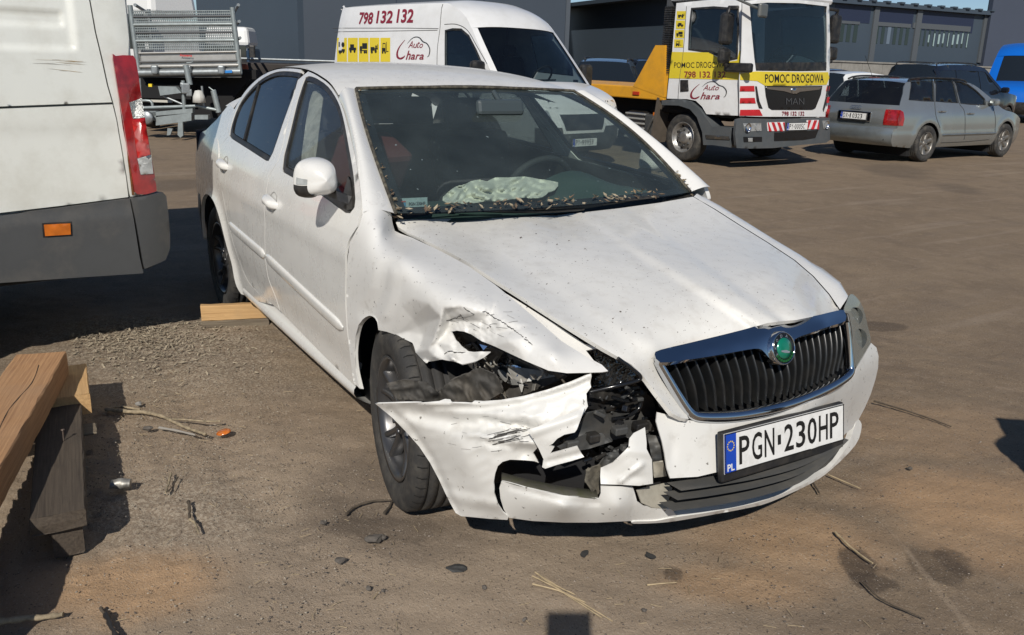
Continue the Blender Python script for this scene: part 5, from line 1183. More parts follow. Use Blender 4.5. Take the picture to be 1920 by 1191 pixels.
# ================================================================== white van at the left edge
van_white = mat('van_white', (.71, .72, .67), .32, 0, .05, 1.5, dirt=(.42, .40, .33), ds=5, damt=.34, coat=.4, rvar=.15)
clad = mat('van_cladding', (.065, .068, .070), .6, 0, .2, 5, dirt=(.15, .14, .125), ds=5, damt=.45)
rust = mat('rust_brown', (.20, .085, .025), .85, 0, .5, 60)
YV = R(97); VD = np.array([math.cos(YV), math.sin(YV), 0]); VN = np.array([math.sin(YV), -math.cos(YV), 0]); VC = np.array([-2.0, -1.35, 0])
lv = empty('parked_van', tuple(VC-VN*1.0-VD*2.5), 0, 'white van cut off by the left edge, tall red rear lamp and grey cladding', 'van')
def LV(u, w_, z): return VC-VD*u+VN*w_+np.array([0, 0, z])      # u forward from the rear corner, w outward
def lvinv(px, py, off=0.0):
    d = ray(px, py); t = ((VC-CAMP) @ VN+off)/(d @ VN); q = CAMP+t*d; return np.array([-(q-VC) @ VD, q[2]])
def lv_w(u, z): return -.035*np.maximum(0, z-1.2)**1.5-.012*((z-.95)/.5)**2-.015*np.maximum(0, 1-(u+.06)/.10)**2*(u < .04)
lvo = np.array(lv.location)
def lv_panel(name, outl, m, th=.02, off=0.0, sp=.025, disp=None, parent=None, holes=()):
    P = np.array([lvinv(*p) for p in outl]) if len(outl[0]) == 2 and abs(outl[0][1]) > 6 or abs(outl[0][0]) > 6 else np.array(outl)
    W, T = cdt(P, sp, holes)
    w_ = lv_w(W[:, 0], W[:, 1])+off
    if disp is not None: w_ = w_+disp(W)
    V = np.array([LV(a, b, z) for (a, z), b in zip(W, w_)])-lvo
    return shell(name, V, T, th, m, parent or lv, towards=VN*50+np.array([0, 0, 1])-lvo*0)
uvp = lambda *pts: np.array([lvinv(*p) for p in pts])
def prs(W):     # pressed recesses of the side panel
    d = np.zeros(len(W))
    a = uvp((-60, 40), (140, 40), (155, 60), (152, 90), (120, 108), (-60, 112)); b = uvp((128, 52), (120, 22), (-60, 24))
    c1 = lvinv(150, 95)
    u, z = W[:, 0], W[:, 1]
    e = np.clip((u-c1[0])/.025, 0, 1)*np.clip((z-c1[1]+.005)/.02, 0, 1); d -= .016*e
    c2, c3 = lvinv(127, 52), lvinv(127, 21)
    e = np.clip((u-c2[0])/.012, 0, 1)*np.clip((z-c2[1])/.012, 0, 1)*np.clip((c3[1]-z)/.012, 0, 1); d -= .012*e
    return d
seamx = [(172, -5), (182, 60), (193, 110), (203, 160), (212, 193)]
up = np.vstack([uvp((212, 192)), uvp(*seamx[:-1][::-1]), [(lvinv(172, -5)[0], 2.05)], [(.95, 2.05)], [(.95, lvinv(0, 200)[1]-.012)], uvp((0, 200))])
lv_panel('side_panel', up, van_white, .02, 0, .014, prs)
lw = np.vstack([uvp((213, 196)), uvp((0, 204.5)), [(.95, lvinv(0, 204.5)[1]-.012)], [(.95, .745)], uvp((0, 400), (120, 386), (243, 370)), uvp((238, 330), (228, 270), (220, 225))])
lv_panel('lower_panel', lw, van_white, .02, 0, .03, lambda W: -.006*np.clip((lvinv(0, 240)[1]-W[:, 1])/.02, 0, 1))
cor = np.vstack([uvp((215, 193), (222, 225), (230, 270), (240, 330), (246, 369), (256, 368), (250, 330), (232, 240), (216, 120), (222, 106)), uvp((245, 106)), [(-.03, 1.55), (-.03, 2.05)], [(lvinv(175, -5)[0], 2.05)], uvp((175, -5), (185, 60), (196, 110), (206, 160))])
co_ = lv_panel('rear_corner', cor, van_white, .02, -.002, .02)
lampo = smooth_line(uvp((214, 112), (219, 105), (246, 104), (258, 112), (266, 170), (277, 240), (288, 300), (297, 352), (292, 361), (258, 364), (250, 340), (232, 230)), 2, True)
rl = lv_panel('rear_lamp', lampo, red_lens, .03, .014, .02, lambda W: -.02*np.clip(-W[:, 0]-.005, 0, 1))
lv_panel('bright_section', uvp((248, 224), (274, 221), (284, 290), (259, 297)), mat('bright_red_lens', (.62, .022, .02), .06, 0, .35, 20, coat=1), .02, .0165, .02, None, rl)
rl['label'] = 'tall red rear lamp with two clear sections'
for pts in (((243, 192), (268, 184), (273, 220), (250, 222)), ((258, 297), (286, 290), (290, 326), (264, 327))):
    lv_panel('clear_section', uvp(*pts), mat('faceted_clear', (.66, .68, .68), .10, .8, .35, 18, bump=.25, bs=26), .02, .018, .02, lambda W: -.02*np.clip(-W[:, 0]-.005, 0, 1), rl)
lv_panel('rust_streak', uvp((239, 268), (242, 270), (247, 320), (251, 355), (254, 366), (249, 366), (246, 340), (241, 300)), rust, .002, .0025, .01, None, co_)
rs2 = random.Random(5)
for i in range(14):      # scraped paint on the side panel
    x0, y0 = rs2.uniform(60, 130), rs2.uniform(112, 136); ln = rs2.uniform(15, 60); sl = rs2.uniform(.0, .12)
    lv_panel('scratch', uvp((x0, y0), (x0+ln*.5, y0+ln*sl*.5-.2), (x0+ln, y0+ln*sl), (x0+ln*.5, y0+ln*sl*.5+rs2.uniform(.1, .7))), mat('scrape_tan', (.45, .34, .20), .8) if i < 8 else mat('scratch_dark', (.26, .235, .20), .8), .001, .0012, .01)
cl = np.vstack([uvp((0, 404), (120, 389), (244, 372), (252, 420), (262, 480), (270, 512)), uvp((130, 521), (0, 530)), [(.95, .435), (.95, .72)]])
cp = lv_panel('cladding', cl, clad, .03, .012, .03, lambda W: .010*np.clip((lvinv(0, 412)[1]-W[:, 1])/.02, 0, 1))
mk = uvp((82, 420), (131, 417), (132, 438), (84, 441)); mkp = lv_panel('side_marker', mk, orange_lens, .012, .032, .02)
lv_panel('marker_frame', inset(mk, -.010), black_pl, .008, .024, .02, None, mkp, [inset(mk, -.001)])
bc_ = np.vstack([uvp((246, 371), (310, 362), (318, 370), (322, 400), (326, 440), (326, 470), (316, 490), (272, 504), (262, 450))])
bcn = lv_panel('bumper_corner', bc_, clad, .05, .022, .02, lambda W: -.04*np.clip(-W[:, 0]-.03, 0, 1))
lv_panel('bumper_reflector', uvp((312, 380), (320, 378), (322, 396), (315, 400)), mat('reflector_white', (.6, .6, .58), .3), .006, .012, .01, None, bcn)
# the rest of the body (behind and to the left, mostly out of view)
def lvbox(mb, u0, u1, w0, w1, z0, z1, bev=.04):
    c = LV((u0+u1)/2, (w0+w1)/2, (z0+z1)/2)-lvo; mb.box(c, (abs(w1-w0), abs(u1-u0), z1-z0), np.stack([VN, VD, [0, 0, 1]], 1), bev)
mb = MB(); lvbox(mb, -.06, .95, -1.95, -.10, .50, 2.2); lvbox(mb, .95, 3.8, -1.97, -.03, .50, 2.3, .08); lvbox(mb, 3.8, 4.9, -1.90, -.08, .55, 1.25, .15); mb.build('body', van_white, lv)
mb = MB(); lvbox(mb, -.10, 4.9, -1.95, -.08, .40, .52); mb.build('chassis', void_mat, lv)
for u, w_ in ((1.15, -.16), (4.0, -.16), (1.15, -1.80), (4.0, -1.80)):
    wv = make_wheel('van_wheel', lv, tuple(LV(u, w_, .33)-lvo), .33, .21, .21, 6, YV-PI/2+PI/2, -1, alu, False); wv.rotation_euler = (0, 0, YV)

# ================================================================== timber
def wood_mat(name, col, dark, wear):
    if name in MATS: return MATS[name]
    m = bpy.data.materials.new(name); MATS[name] = m; m.use_nodes = True; t = m.node_tree; N = t.nodes; L = t.links; b = N['Principled BSDF']; b.inputs['Roughness'].default_value = .85
    tc = N.new('ShaderNodeTexCoord'); mp = N.new('ShaderNodeMapping'); mp.inputs['Scale'].default_value = (1.6, 55, 55); L.new(tc.outputs['Object'], mp.inputs['Vector'])
    n = N.new('ShaderNodeTexNoise'); n.inputs['Scale'].default_value = 2.2; n.inputs['Detail'].default_value = 7; n.inputs['Distortion'].default_value = .6; L.new(mp.outputs[0], n.inputs['Vector'])
    n2 = N.new('ShaderNodeTexNoise'); n2.inputs['Scale'].default_value = 4; n2.inputs['Detail'].default_value = 6; L.new(tc.outputs['Object'], n2.inputs['Vector'])
    r = N.new('ShaderNodeValToRGB'); r.color_ramp.elements[0].position = .3; r.color_ramp.elements[0].color = (*dark, 1); r.color_ramp.elements[1].position = .68; r.color_ramp.elements[1].color = (*col, 1); L.new(n.outputs['Fac'], r.inputs[0])
    x = N.new('ShaderNodeMix'); x.data_type = 'RGBA'; q = N.new('ShaderNodeMapRange'); q.inputs['From Min'].default_value = .5; q.inputs['From Max'].default_value = .72; q.inputs['To Max'].default_value = .7; L.new(n2.outputs['Fac'], q.inputs['Value'])
    L.new(q.outputs[0], x.inputs['Factor']); L.new(r.outputs[0], x.inputs['A']); x.inputs['B'].default_value = (*wear, 1); L.new(x.outputs['Result'], b.inputs['Base Color'])
    bn = N.new('ShaderNodeBump'); bn.inputs['Strength'].default_value = .5; bn.inputs['Distance'].default_value = .004; L.new(n.outputs['Fac'], bn.inputs['Height']); L.new(bn.outputs[0], b.inputs['Normal'])
    return m
w_red = wood_mat('red_brown_timber', (.42, .235, .11), (.27, .14, .065), (.33, .195, .105))
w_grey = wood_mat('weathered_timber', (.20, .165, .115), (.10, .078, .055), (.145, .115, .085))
w_dark = wood_mat('dark_weathered_timber', (.085, .066, .048), (.045, .034, .025), (.06, .047, .036))  # dark old wood, tone deepened further for the top beam's shade
w_pale = wood_mat('fresh_pine', (.58, .37, .17), (.40, .235, .10), (.40, .27, .14))
def beam(name, p0, p1, wd, ht, m, label, cat='beam', roll=0.0, seed=0, bev=.004, group=None):
    """timber from p0 to p1 (middle of its underside at each end)"""
    p0, p1 = np.array(p0, float), np.array(p1, float); L_ = np.linalg.norm(p1-p0); X = (p1-p0)/L_; Y = np.cross([0, 0, 1.0], X); Y /= np.linalg.norm(Y); Z = np.cross(X, Y)
    if roll: Y, Z = Y*math.cos(roll)+Z*math.sin(roll), Z*math.cos(roll)-Y*math.sin(roll)
    n = max(8, int(L_/.05)); rows = []; rg = np.random.default_rng(seed)
    sec = []; b = bev; h = wd/2
    for y, z in ((-h+b, 0), (0, 0), (h-b, 0), (h, b), (h, ht/2), (h, ht-b), (h-b, ht), (h*.3, ht), (-h*.3, ht), (-h+b, ht), (-h, ht-b), (-h, ht/2), (-h, b)): sec.append((y, z))
    sec = np.array(sec); jit = rg.normal(0, .0009, (n, len(sec), 2))
    for i in range(n):
        x = L_*i/(n-1); e = (.004*rg.uniform(-1, 1, len(sec)) if i in (0, n-1) else np.zeros(len(sec)))
        rows.append([(x+e[k], sec[k][0]+jit[i][k][0], sec[k][1]+jit[i][k][1]) for k in range(len(sec))])
    mb = MB(); mb.grid(np.array(rows), False, wrap=True); mb.add(rows[0], [tuple(range(len(sec)))]); mb.add(rows[-1], [tuple(range(len(sec)))])
    o = mb.build(name, m); o.matrix_world = Matrix([[X[0], Y[0], Z[0], p0[0]], [X[1], Y[1], Z[1], p0[1]], [X[2], Y[2], Z[2], p0[2]], [0, 0, 0, 1]])
    return tag(o, label, cat, group)
a1, a0 = at(88, 657, 'z', .30), None
beam('timber_beam', (-1.31, -1.845, .178), (.35, -2.245, .188), .185, .108, w_red, 'thick red brown beam lying on top of the timber pile at left', 'beam', 0, 1)
beam('timber_beam', (-1.40, -1.78, .10), (-1.05, -1.80, .095), .20, .085, w_pale, 'short pale board end peeping from under the red brown beam', 'board', 0, 2)
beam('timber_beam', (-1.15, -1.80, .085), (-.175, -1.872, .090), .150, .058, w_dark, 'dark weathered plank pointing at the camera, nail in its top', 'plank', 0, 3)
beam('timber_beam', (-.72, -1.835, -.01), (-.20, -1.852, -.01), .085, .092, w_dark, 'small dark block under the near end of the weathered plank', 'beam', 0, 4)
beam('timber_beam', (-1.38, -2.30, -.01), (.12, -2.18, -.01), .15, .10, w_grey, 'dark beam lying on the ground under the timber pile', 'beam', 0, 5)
beam('timber_beam', (-.95, -2.25, .09), (-.90, -1.70, .085), .10, .01, w_grey, 'thin cross lath between the stacked beams', 'board', 0, 6)
mb = MB(); mb.tube([(0, 0, 0), (.004, 0, .05)], .0025, 6); mb.lathe([(.0001, .052), (.006, .052), (.006, .049), (.0001, .049)], 8, 'z', (.004, 0, 0)); nl = mb.build('nail', mat('rusty_nail', (.25, .2, .17), .5, .7)); nl.location = at(121, 825, 'z', .15)-np.array([0, 0, .01]); tag(nl, 'bent nail standing up in the dark weathered plank', 'nail')
# splits along the top of the red beam
mb = MB()
for pts in ([(.15, .02), (.35, .035), (.6, .015), (.9, .03), (1.2, .01)], [(.7, -.04), (.95, -.03), (1.3, -.05)]):
    q = smooth_line(pts, 5); mb.grid([[(x, y-.0012, .1092) for x, y in q], [(x, y+.0012+.001*math.sin(x*40), .1092) for x, y in q]], False)
bo = bpy.data.objects['timber_beam']; mb.build('split', seam_mat, bo)
# wheel chock plank by the rear wheel
beam('chock_plank', (-2.285, -1.03, .035), (-2.175, -.665, .035), .045, .088, w_pale, 'short pale pine plank standing on edge before the rear wheel', 'plank', 0, 8)
beam('chock_plank', (-2.295, -1.02, -.005), (-2.19, -.68, -.005), .09, .04, w_grey, 'dark board lying flat under the pale pine plank', 'plank', 0, 9)

# ================================================================== small litter on the ground
def stick(name, pix, r, m, label, cat='stick', z=.006, wob=.0, group=None):
    P = np.array([at(*p, 'z', z) for p in smooth_line(pix, 5)]); c0 = P.mean(0).copy(); c0[2] = 0
    P[1:-1, :2] += np.random.default_rng(int(abs(pix[0][0]))).normal(0, r*.14, (len(P)-2, 2)); P[:, 2] += wob*np.sin(np.linspace(0, 3, len(P))); n = len(P); rr = r*(1-.35*np.linspace(0, 1, n)+.12*np.sin(np.arange(n)*1.7))
    mb = MB(); mb.tube(P-c0, rr, 7); o = mb.build(name, m); o.location = c0; return tag(o, label, cat, group)
bark = mat('pale_bark', (.36, .29, .19), .85, 0, .5, 50, bump=.4, bs=80); dbark = mat('dark_bark', (.09, .07, .05), .9, 0, .4, 40); straw = mat('dry_straw', (.46, .36, .22), .8, 0, .3, 40)
st1 = stick('branch', [(200, 767), (235, 771), (270, 773), (300, 779), (322, 788), (345, 800), (368, 808), (388, 815)], .009, bark, 'pale peeling branch lying beside the orange reflector', 'branch', .009)
mb = MB(); mb.tube(np.array([at(*p, 'z', .010)-np.array(st1.location) for p in smooth_line([(315, 786), (350, 787), (385, 790), (415, 790)], 4)]), .004, 6); mb.build('twig', bark, st1)
mb = MB(); mb.tube(np.array([at(*p, 'z', .008)-np.array(st1.location) for p in smooth_line([(205, 766), (230, 763), (265, 768)], 4)]), .005, 6); mb.build('twig', bark, st1)
stick('twig', [(355, 940), (357, 955), (357, 972)], .006, dbark, 'dark short twig, upper of the pair below the can')
stick('twig', [(357, 974), (366, 980), (374, 1000)], .005, bark, 'pale bent twig, lower of the pair below the can')
stick('twig', [(322, 888), (318, 905), (312, 925)], .005, bark, 'thin pale twig standing right of the crushed can')
stick('twig', [(335, 895), (325, 912), (316, 922)], .003, dbark, 'thin dark twig leaning beside the pale one by the can')
stick('board_piece', [(-10, 1168), (40, 1160), (85, 1157), (120, 1152)], .010, bark, 'long pale wood splinter at the lower left corner', 'splinter')
stick('rod', [(200, 1152), (210, 1172), (222, 1195)], .008, black_pl, 'black plastic rod at the lower edge by the sand patch', 'rod')
stick('rod', [(190, 1140), (200, 1156), (206, 1170)], .005, dbark, 'thin brown rod end touching the black plastic rod', 'rod')
stick('twig', [(110, 742), (140, 736), (168, 728)], .007, mat('grey_stick', (.22, .2, .17), .9), 'grey stick in the shadow of the timber pile')
stick('splinter', [(300, 802), (335, 808), (368, 816)], .006, mat('grey_splinter', (.27, .25, .22), .8), 'flat grey splinter under the peeling branch', 'splinter', .004)
stick('reed', [(650, 965), (668, 950), (700, 940), (735, 938)], .005, dbark, 'dark root beside the front tyre')
stick('reed', [(722, 962), (732, 950), (737, 940)], .005, dbark, 'short dark stub touching the front tyre')
stick('reed', [(1640, 752), (1700, 770), (1745, 785), (1785, 800)], .004, dbark, 'long thin dark stem right of the front bumper')
stick('reed', [(1568, 998), (1590, 1020), (1615, 1040), (1638, 1056)], .0045, straw, 'pale straw stem on the dark stain at lower right')
stick('reed', [(1620, 1092), (1640, 1112), (1665, 1130), (1735, 1160)], .003, dbark, 'thin dark stem right of the lower edge')
stick('reed', [(1555, 890), (1585, 903), (1615, 916)], .0028, straw, 'fine pale straw below the plate corner')
stick('reed', [(1525, 903), (1532, 915), (1538, 925)], .004, dbark, 'short dark stem under the bumper lip')
for i, pts in enumerate(([(1000, 1080), (1040, 1100), (1090, 1128), (1150, 1165)], [(1005, 1073), (1045, 1098), (1080, 1115)], [(1000, 1095), (1050, 1108), (1100, 1130)], [(1012, 1078), (1060, 1112), (1130, 1158)])):
    stick('straw', pts, .0028, straw, ['long straw stem crossing the phone shadow', 'upper short straw of the bundle by the phone shadow', 'lower pale straw of the bundle by the phone shadow', 'middle straw of the bundle by the phone shadow'][i], 'straw', .004)
stick('straw', [(1215, 1097), (1245, 1094), (1270, 1092)], .0025, straw, 'single pale straw lying level in mid foreground', 'straw')
# orange reflector disc, crushed can, stones, black plastic pieces
mb = MB(); mb.lathe([(.0001, .009), (.022, .008), (.028, .004), (.029, 0)], 28, 'z'); o = mb.build('reflector', orange_lens); q = at(421, 811); o.location = q; o.rotation_euler = (.15, -.1, 0); tag(o, 'orange round reflector lying on the dirt', 'reflector')
q = at(229, 915); mb = MB(); A = []
for i, x in enumerate(np.linspace(-.032, .032, 9)):
    A.append([(x, .019*math.cos(t)*(1+.16*math.sin(3*x*60+t*2)), .017+.016*math.sin(t)*(1+.2*math.cos(x*90))) for t in np.linspace(0, 2*PI, 16, endpoint=False)])
mb.grid(np.array(A), True, wrap=True); mb.add(A[0], [tuple(range(16))]); mb.add(A[-1], [tuple(range(16))]); o = mb.build('crushed_can', mat('can_metal', (.40, .385, .35), .5, .6, .4, 40)); o.location = q; o.rotation_euler = (0, 0, 1.2); tag(o, 'crushed silver can beside the timber shadow', 'can')
def chunk(name, px, py, sx, sy, sz, m, label, cat, seed, rot=None):
    bm = bmesh.new(); bmesh.ops.create_icosphere(bm, subdivisions=2, radius=1); rg = np.random.default_rng(seed)
    k = rg.normal(size=(5, 3)); k /= np.linalg.norm(k, axis=1)[:, None]
    V = []
    for v in bm.verts:
        p = np.array(v.co)
        for n in k:
            d = p @ n
            if d > .62: p = p-n*(d-.62)
        V.append(p*np.array([sx, sy, sz]))
    V = np.array(V); bm.verts.index_update(); F = [tuple(v.index for v in f.verts) for f in bm.faces]; bm.free()
    V = V*.72*(1+.22*rg.normal(size=(len(V), 1))*.6); V[:, 2] -= V[:, 2].min()+.15*sz; mb = MB(); mb.add(V, F, False); o = mb.build(name, m); o.location = at(px, py); o.rotation_euler = (0, 0, rg.uniform(0, 6.28)); return tag(o, label, cat)
asph = mat('asphalt_lump', (.12, .105, .09), .9, 0, .4, 40); stone = mat('grey_stone', (.26, .245, .22), .9, 0, .3, 30); slate = mat('slate_piece', (.055, .054, .052), .7, 0, .3, 30)
for i, a in enumerate(((704, 1014, .05, .03, .02, asph, 'dark lump of dirt ahead of the front tyre', 'lump'), (856, 1067, .045, .028, .010, slate, 'flat dark plastic shard left of the straw bundle', 'shard'), (640, 1052, .030, .016, .012, asph, 'small dark lump left of the flat shard', 'lump'),
                       (692, 1106, .016, .012, .010, asph, 'tiny dark pebble, left of two near the lower edge', 'pebble'), (720, 1109, .010, .008, .007, asph, 'tiny dark pebble, right of two near the lower edge', 'pebble'), (608, 983, .020, .014, .012, asph, 'small dark stone in the wheel track', 'stone'),
                       (1707, 880, .014, .010, .010, asph, 'dark pebble on the sandy ground right of the bumper', 'pebble'), (1097, 1040, .035, .02, .004, slate, 'crumbled black flakes below the bumper', 'shard'), (1222, 1043, .03, .02, .003, slate, 'thin black scraps on the ground below the lower grille', 'shard'),
                       (278, 806, .030, .018, .014, asph, 'dark earth clod left of the flat grey splinter', 'clod'), (262, 760, .028, .02, .012, stone, 'flat grey stone above the peeling branch', 'stone'), (910, 1104, .014, .01, .008, asph, 'dark pebble in the middle foreground', 'pebble'),
                       (985, 1164, .012, .01, .008, asph, 'dark pebble left of the phone shadow', 'pebble'), (1210, 1147, .012, .01, .008, asph, 'dark pebble right of the phone shadow', 'pebble'), (720, 1010, .02, .014, .012, asph, 'small clod right of the dark lump', 'clod'))):
    chunk('litter' if a[7] == 'shard' else a[7], *a[:7], a[7], 90+i)
# loose grit and gravel: uncountable
def grit(name, boxes, n, smin, smax, cols, label, seed):
    rg = np.random.default_rng(seed); mb = MB(); base_ = []
    for k in range(5):
        v = np.array([(1, 0, 0), (-1, 0, 0), (0, 1, 0), (0, -1, 0), (0, 0, 1), (0, 0, -.6)])*rg.uniform(.6, 1.2, (6, 1)); base_.append(v)
    F = [(0, 2, 4), (2, 1, 4), (1, 3, 4), (3, 0, 4), (2, 0, 5), (1, 2, 5), (3, 1, 5), (0, 3, 5)]
    for i in range(n):
        x0, y0, x1, y1, sp = boxes[rg.integers(len(boxes))]
        p = at(rg.uniform(x0, x1), rg.uniform(y0, y1)); s = smin+(smax-smin)*rg.random()**3.5
        mb.add(base_[rg.integers(5)]*s @ rz3(rg.uniform(0, 6.28)).T*np.array([1, 1, .7])+np.array([p[0], p[1], -.004]), F)
    o = mb.build(name, cols, None, False); return tag(o, label, None, None, 'stuff')
B1 = [(120, 600, 640, 1190, 1), (150, 620, 560, 960, 1), (200, 640, 500, 900, 1)]; B2 = [(600, 960, 1500, 1190, 1), (1250, 800, 1920, 1190, 1), (1300, 330, 1920, 900, 1), (500, 760, 760, 1190, 1)]
grit('gravel', B1, 5600, .0009, .0048, mat('pale_grit', (.36, .315, .25), .9, 0, .3, 80), 'pale grit scattered over the ground at left', 1)
grit('gravel', B1+B2, 4200, .0008, .005, mat('dark_grit', (.12, .10, .084), .9, 0, .3, 80), 'dark grit strewn over the yard', 2)
grit('gravel', B2, 1100, .0010, .005, mat('mid_grit', (.34, .285, .235), .9, 0, .3, 80), 'brownish grit on the open ground', 3)
rg = np.random.default_rng(8); mb = MB()
for i in range(230):
    x0, y0, x1, y1, _ = (B1+B2)[rg.integers(7)]; p = at(rg.uniform(x0, x1), rg.uniform(y0, y1)); a = rg.uniform(0, 6.28); l = rg.uniform(.006, .045); b = a+rg.normal(0, .06)
    P = [p+np.array([0, 0, -.003]), p+np.array([math.cos(a)*l*.5, math.sin(a)*l*.5, -.002]), p+np.array([math.cos(a)*l*.5+math.cos(b)*l*.5, math.sin(a)*l*.5+math.sin(b)*l*.5, -.002])]
    mb.tube(P, .0009, 4, False)
tag(mb.build('straw_bits', straw), 'short straw bits strewn over the ground', None, None, 'stuff')
mb = MB()                     # pale wood chips and chaff by the van
for i in range(2600):
    x, y = rg.normal(270, 105), 596+abs(rg.normal(0, 46))
    if x < 130 or x > 520 or y < 590+max(0, 300-x)*.08: continue
    p = at(x, y); a = rg.uniform(0, 6.28); l, w_ = rg.uniform(.004, .016), rg.uniform(.0015, .004); u = np.array([math.cos(a), math.sin(a), rg.normal(0, .25)]); v = np.array([-math.sin(a), math.cos(a), rg.normal(0, .25)]); q0 = p+np.array([0, 0, rg.uniform(-.006, .006)])
    mb.add([q0-u*l-v*w_, q0+u*l-v*w_, q0+u*l+v*w_, q0-u*l+v*w_], [(0, 1, 2, 3)])
tag(mb.build('wood_chips', mat('wood_chips', (.40, .335, .24), .9, 0, .4, 60)), 'pale chaff and wood chips on the ground by the van', None, None, 'stuff')
# ================================================================== vehicles built on a body form
tint_glass = glass('tinted_car_glass', (.42, .46, .47), 2.0, .02); cab_glass = glass('cab_glass', (.42, .50, .53), 1.6, .012, 1.5, (.2, .24, .28))
far_glass = mat('dark_car_glass', (.012, .016, .020), .04, 0, spec=.9)
class Body:
    """half width = Wz(z) * Px(x) in the vehicle's own frame (x forward, y left)"""
    def __init__(s, root, o, h, Wz, Px): s.root = root; s.o = np.array([o[0], o[1], 0.0]); s.R = rz3(h); s.Wz = Wz; s.Px = Px
    def hw(s, x, z): return cub(s.Wz, z)*cub(s.Px, x)
    def on(s, px, py, off=0.0):
        """sight line met with the visible right side -> (x, z)"""
        d = s.R.T @ ray(px, py); c = s.R.T @ (CAMP-s.o); t0 = (-1.6-c[1])/d[1]; t1 = (0-c[1])/d[1]
        for _ in range(44):
            t = (t0+t1)/2; q = c+t*d
            if q[1] < -s.hw(q[0], q[2])-off: t0 = t
            else: t1 = t
        return np.array([q[0], q[2]])
    def plane(s, px, py, ax, v):
        d = s.R.T @ ray(px, py); c = s.R.T @ (CAMP-s.o); t = (v-c[ax])/d[ax]; return c+t*d
    def uv(s, *pts): return np.array([s.on(*p) for p in pts])
    def panel(s, name, poly, m, off=0.0, th=.01, sp=.08, both=True, holes=(), parent=None, disp=None):
        W, T = cdt(poly, sp, holes); r = []
        for sg in ((-1, 1) if both else (-1,)):
            V = np.stack([W[:, 0], sg*(s.hw(W[:, 0], W[:, 1])+off+(disp(W) if disp is not None else 0)), W[:, 1]], 1)
            r.append(shell(name, V, T, th, m, parent or s.root, towards=np.array([1, 60.0*sg, 1])))
        return r
    def skin(s, name, prof, m, parent=None, pe=3.0, n=17, inset=0.0, sub=3, lift_=0.0):
        """sheet across the car along profile points (x, z, bulge_x, bulge_z)"""
        P = smooth_line(prof, sub); rows = []
        for x, z, bx, bz in P:
            h = s.hw(x, z)*(1-inset); row = []
            for k in np.linspace(-1, 1, n):
                k2 = math.sin(k*PI/2)*.5+k*.5; e = 1-abs(k2)**pe; row.append((x+bx*e, k2*h, z+bz*e+lift_))
            rows.append(row)
        mb = MB(); mb.grid(np.array(rows), True); return mb.build(name, m, parent or s.root)
    def side_poly(s, prof, sill, arches):
        """prof front-bottom over the top to rear-bottom, closed along the sill with wheel arches (xc, r)"""
        P = [(p[0], p[1]) for p in smooth_line(prof, 3)]
        for xc, r in sorted(arches):
            P += [(xc-r, sill)]+[(xc+r*math.cos(a), max(sill, r*.93+r*math.sin(a))) for a in np.linspace(PI*.98, .02*PI, 15)]+[(xc+r, sill)]
        return np.array(P)
def tex_side(B, name, body, o, w_, h_, m, parent, off=.006, bold=0.0, shear=0.0, back=False):
    """lettering on the right side: starts at (x,z)=o, reading towards the front (or back) of the vehicle"""
    mb = MB(); x, y, F = text_mesh(body, w_, h_, bold); V = []
    for a, b in zip(x, y): X = o[0]+(a+shear*b); Z = o[1]+b; V.append((X, -(B.hw(X, Z)+off), Z))
    mb.add(V, F); return mb.build(name, m, parent)
red_print = mat('dark_red_print', (.23, .018, .035), .45); black_print = mat('black_print', (.015, .014, .014), .45); yellow_print = mat('yellow_print', (.72, .56, .035), .45, 0, .05, 3)

# ------------------------------------------------------------------ grey estate car
AO, AH = (-7.218, 12.12), R(91.2)
es = empty('estate_car', (*AO, 0), AH, 'silver grey estate car seen from behind, red lamp, black roof rails', 'car')
AW = [(.2, .78), (.33, .845), (.5, .862), (.7, .858), (.85, .842), (.95, .81), (1.05, .765), (1.2, .70), (1.36, .62), (1.42, .57)]
AP = [(3.5, .70), (3.35, .84), (3.1, .93), (2.7, .98), (1.6, 1.0), (.3, .995), (-.4, .965), (-.75, .925), (-.92, .885), (-1.0, .84)]
A = Body(es, AO, AH, AW, AP)
silver = mat('silver_grey_paint', (.37, .39, .385), .2, .65, .06, 2, dirt=(.2, .19, .17), ds=3, damt=.12, coat=.7)
silver_low = mat('silver_bumper', (.26, .29, .30), .3, .6, .08, 2, dirt=(.14, .13, .11), ds=5, damt=.45, coat=.4)
pf_f = [(3.30, .22, .10, 0), (3.40, .42, .10, 0), (3.36, .60, .12, 0)]; pf_h = [(3.36, .60, .12, 0), (3.24, .72, .08, .03), (2.85, .84, .0, .05), (2.42, .915, .03, .04)]
pf_w = [(2.42, .915, .08, .03), (2.05, 1.13, .08, .03), (1.62, 1.345, .07, .025)]; pf_r = [(1.62, 1.345, .06, .03), (1.3, 1.385, 0, .03), (.5, 1.402, 0, .028), (-.25, 1.375, 0, .03), (-.50, 1.345, -.03, .03)]
pf_g = [(-.50, 1.345, -.05, .02), (-.64, 1.17, -.07, .0), (-.78, .975, -.09, 0)]; pf_t = [(-.78, .975, -.09, 0), (-.83, .86, -.10, 0), (-.85, .70, -.10, 0), (-.83, .60, -.10, 0)]
pf_b = [(-.83, .605, -.10, 0), (-.90, .585, -.11, 0), (-.93, .47, -.12, 0), (-.91, .36, -.11, 0), (-.84, .28, -.08, 0)]
A.skin('front_bumper', pf_f, silver_low); A.skin('bonnet', pf_h, silver); A.skin('windscreen', pf_w, tint_glass); A.skin('roof', pf_r, silver)
gl_ = A.skin('tailgate_window', pf_g, tint_glass, inset=.0); tg = A.skin('tailgate', pf_t, silver); rb = A.skin('rear_bumper', pf_b, silver_low)
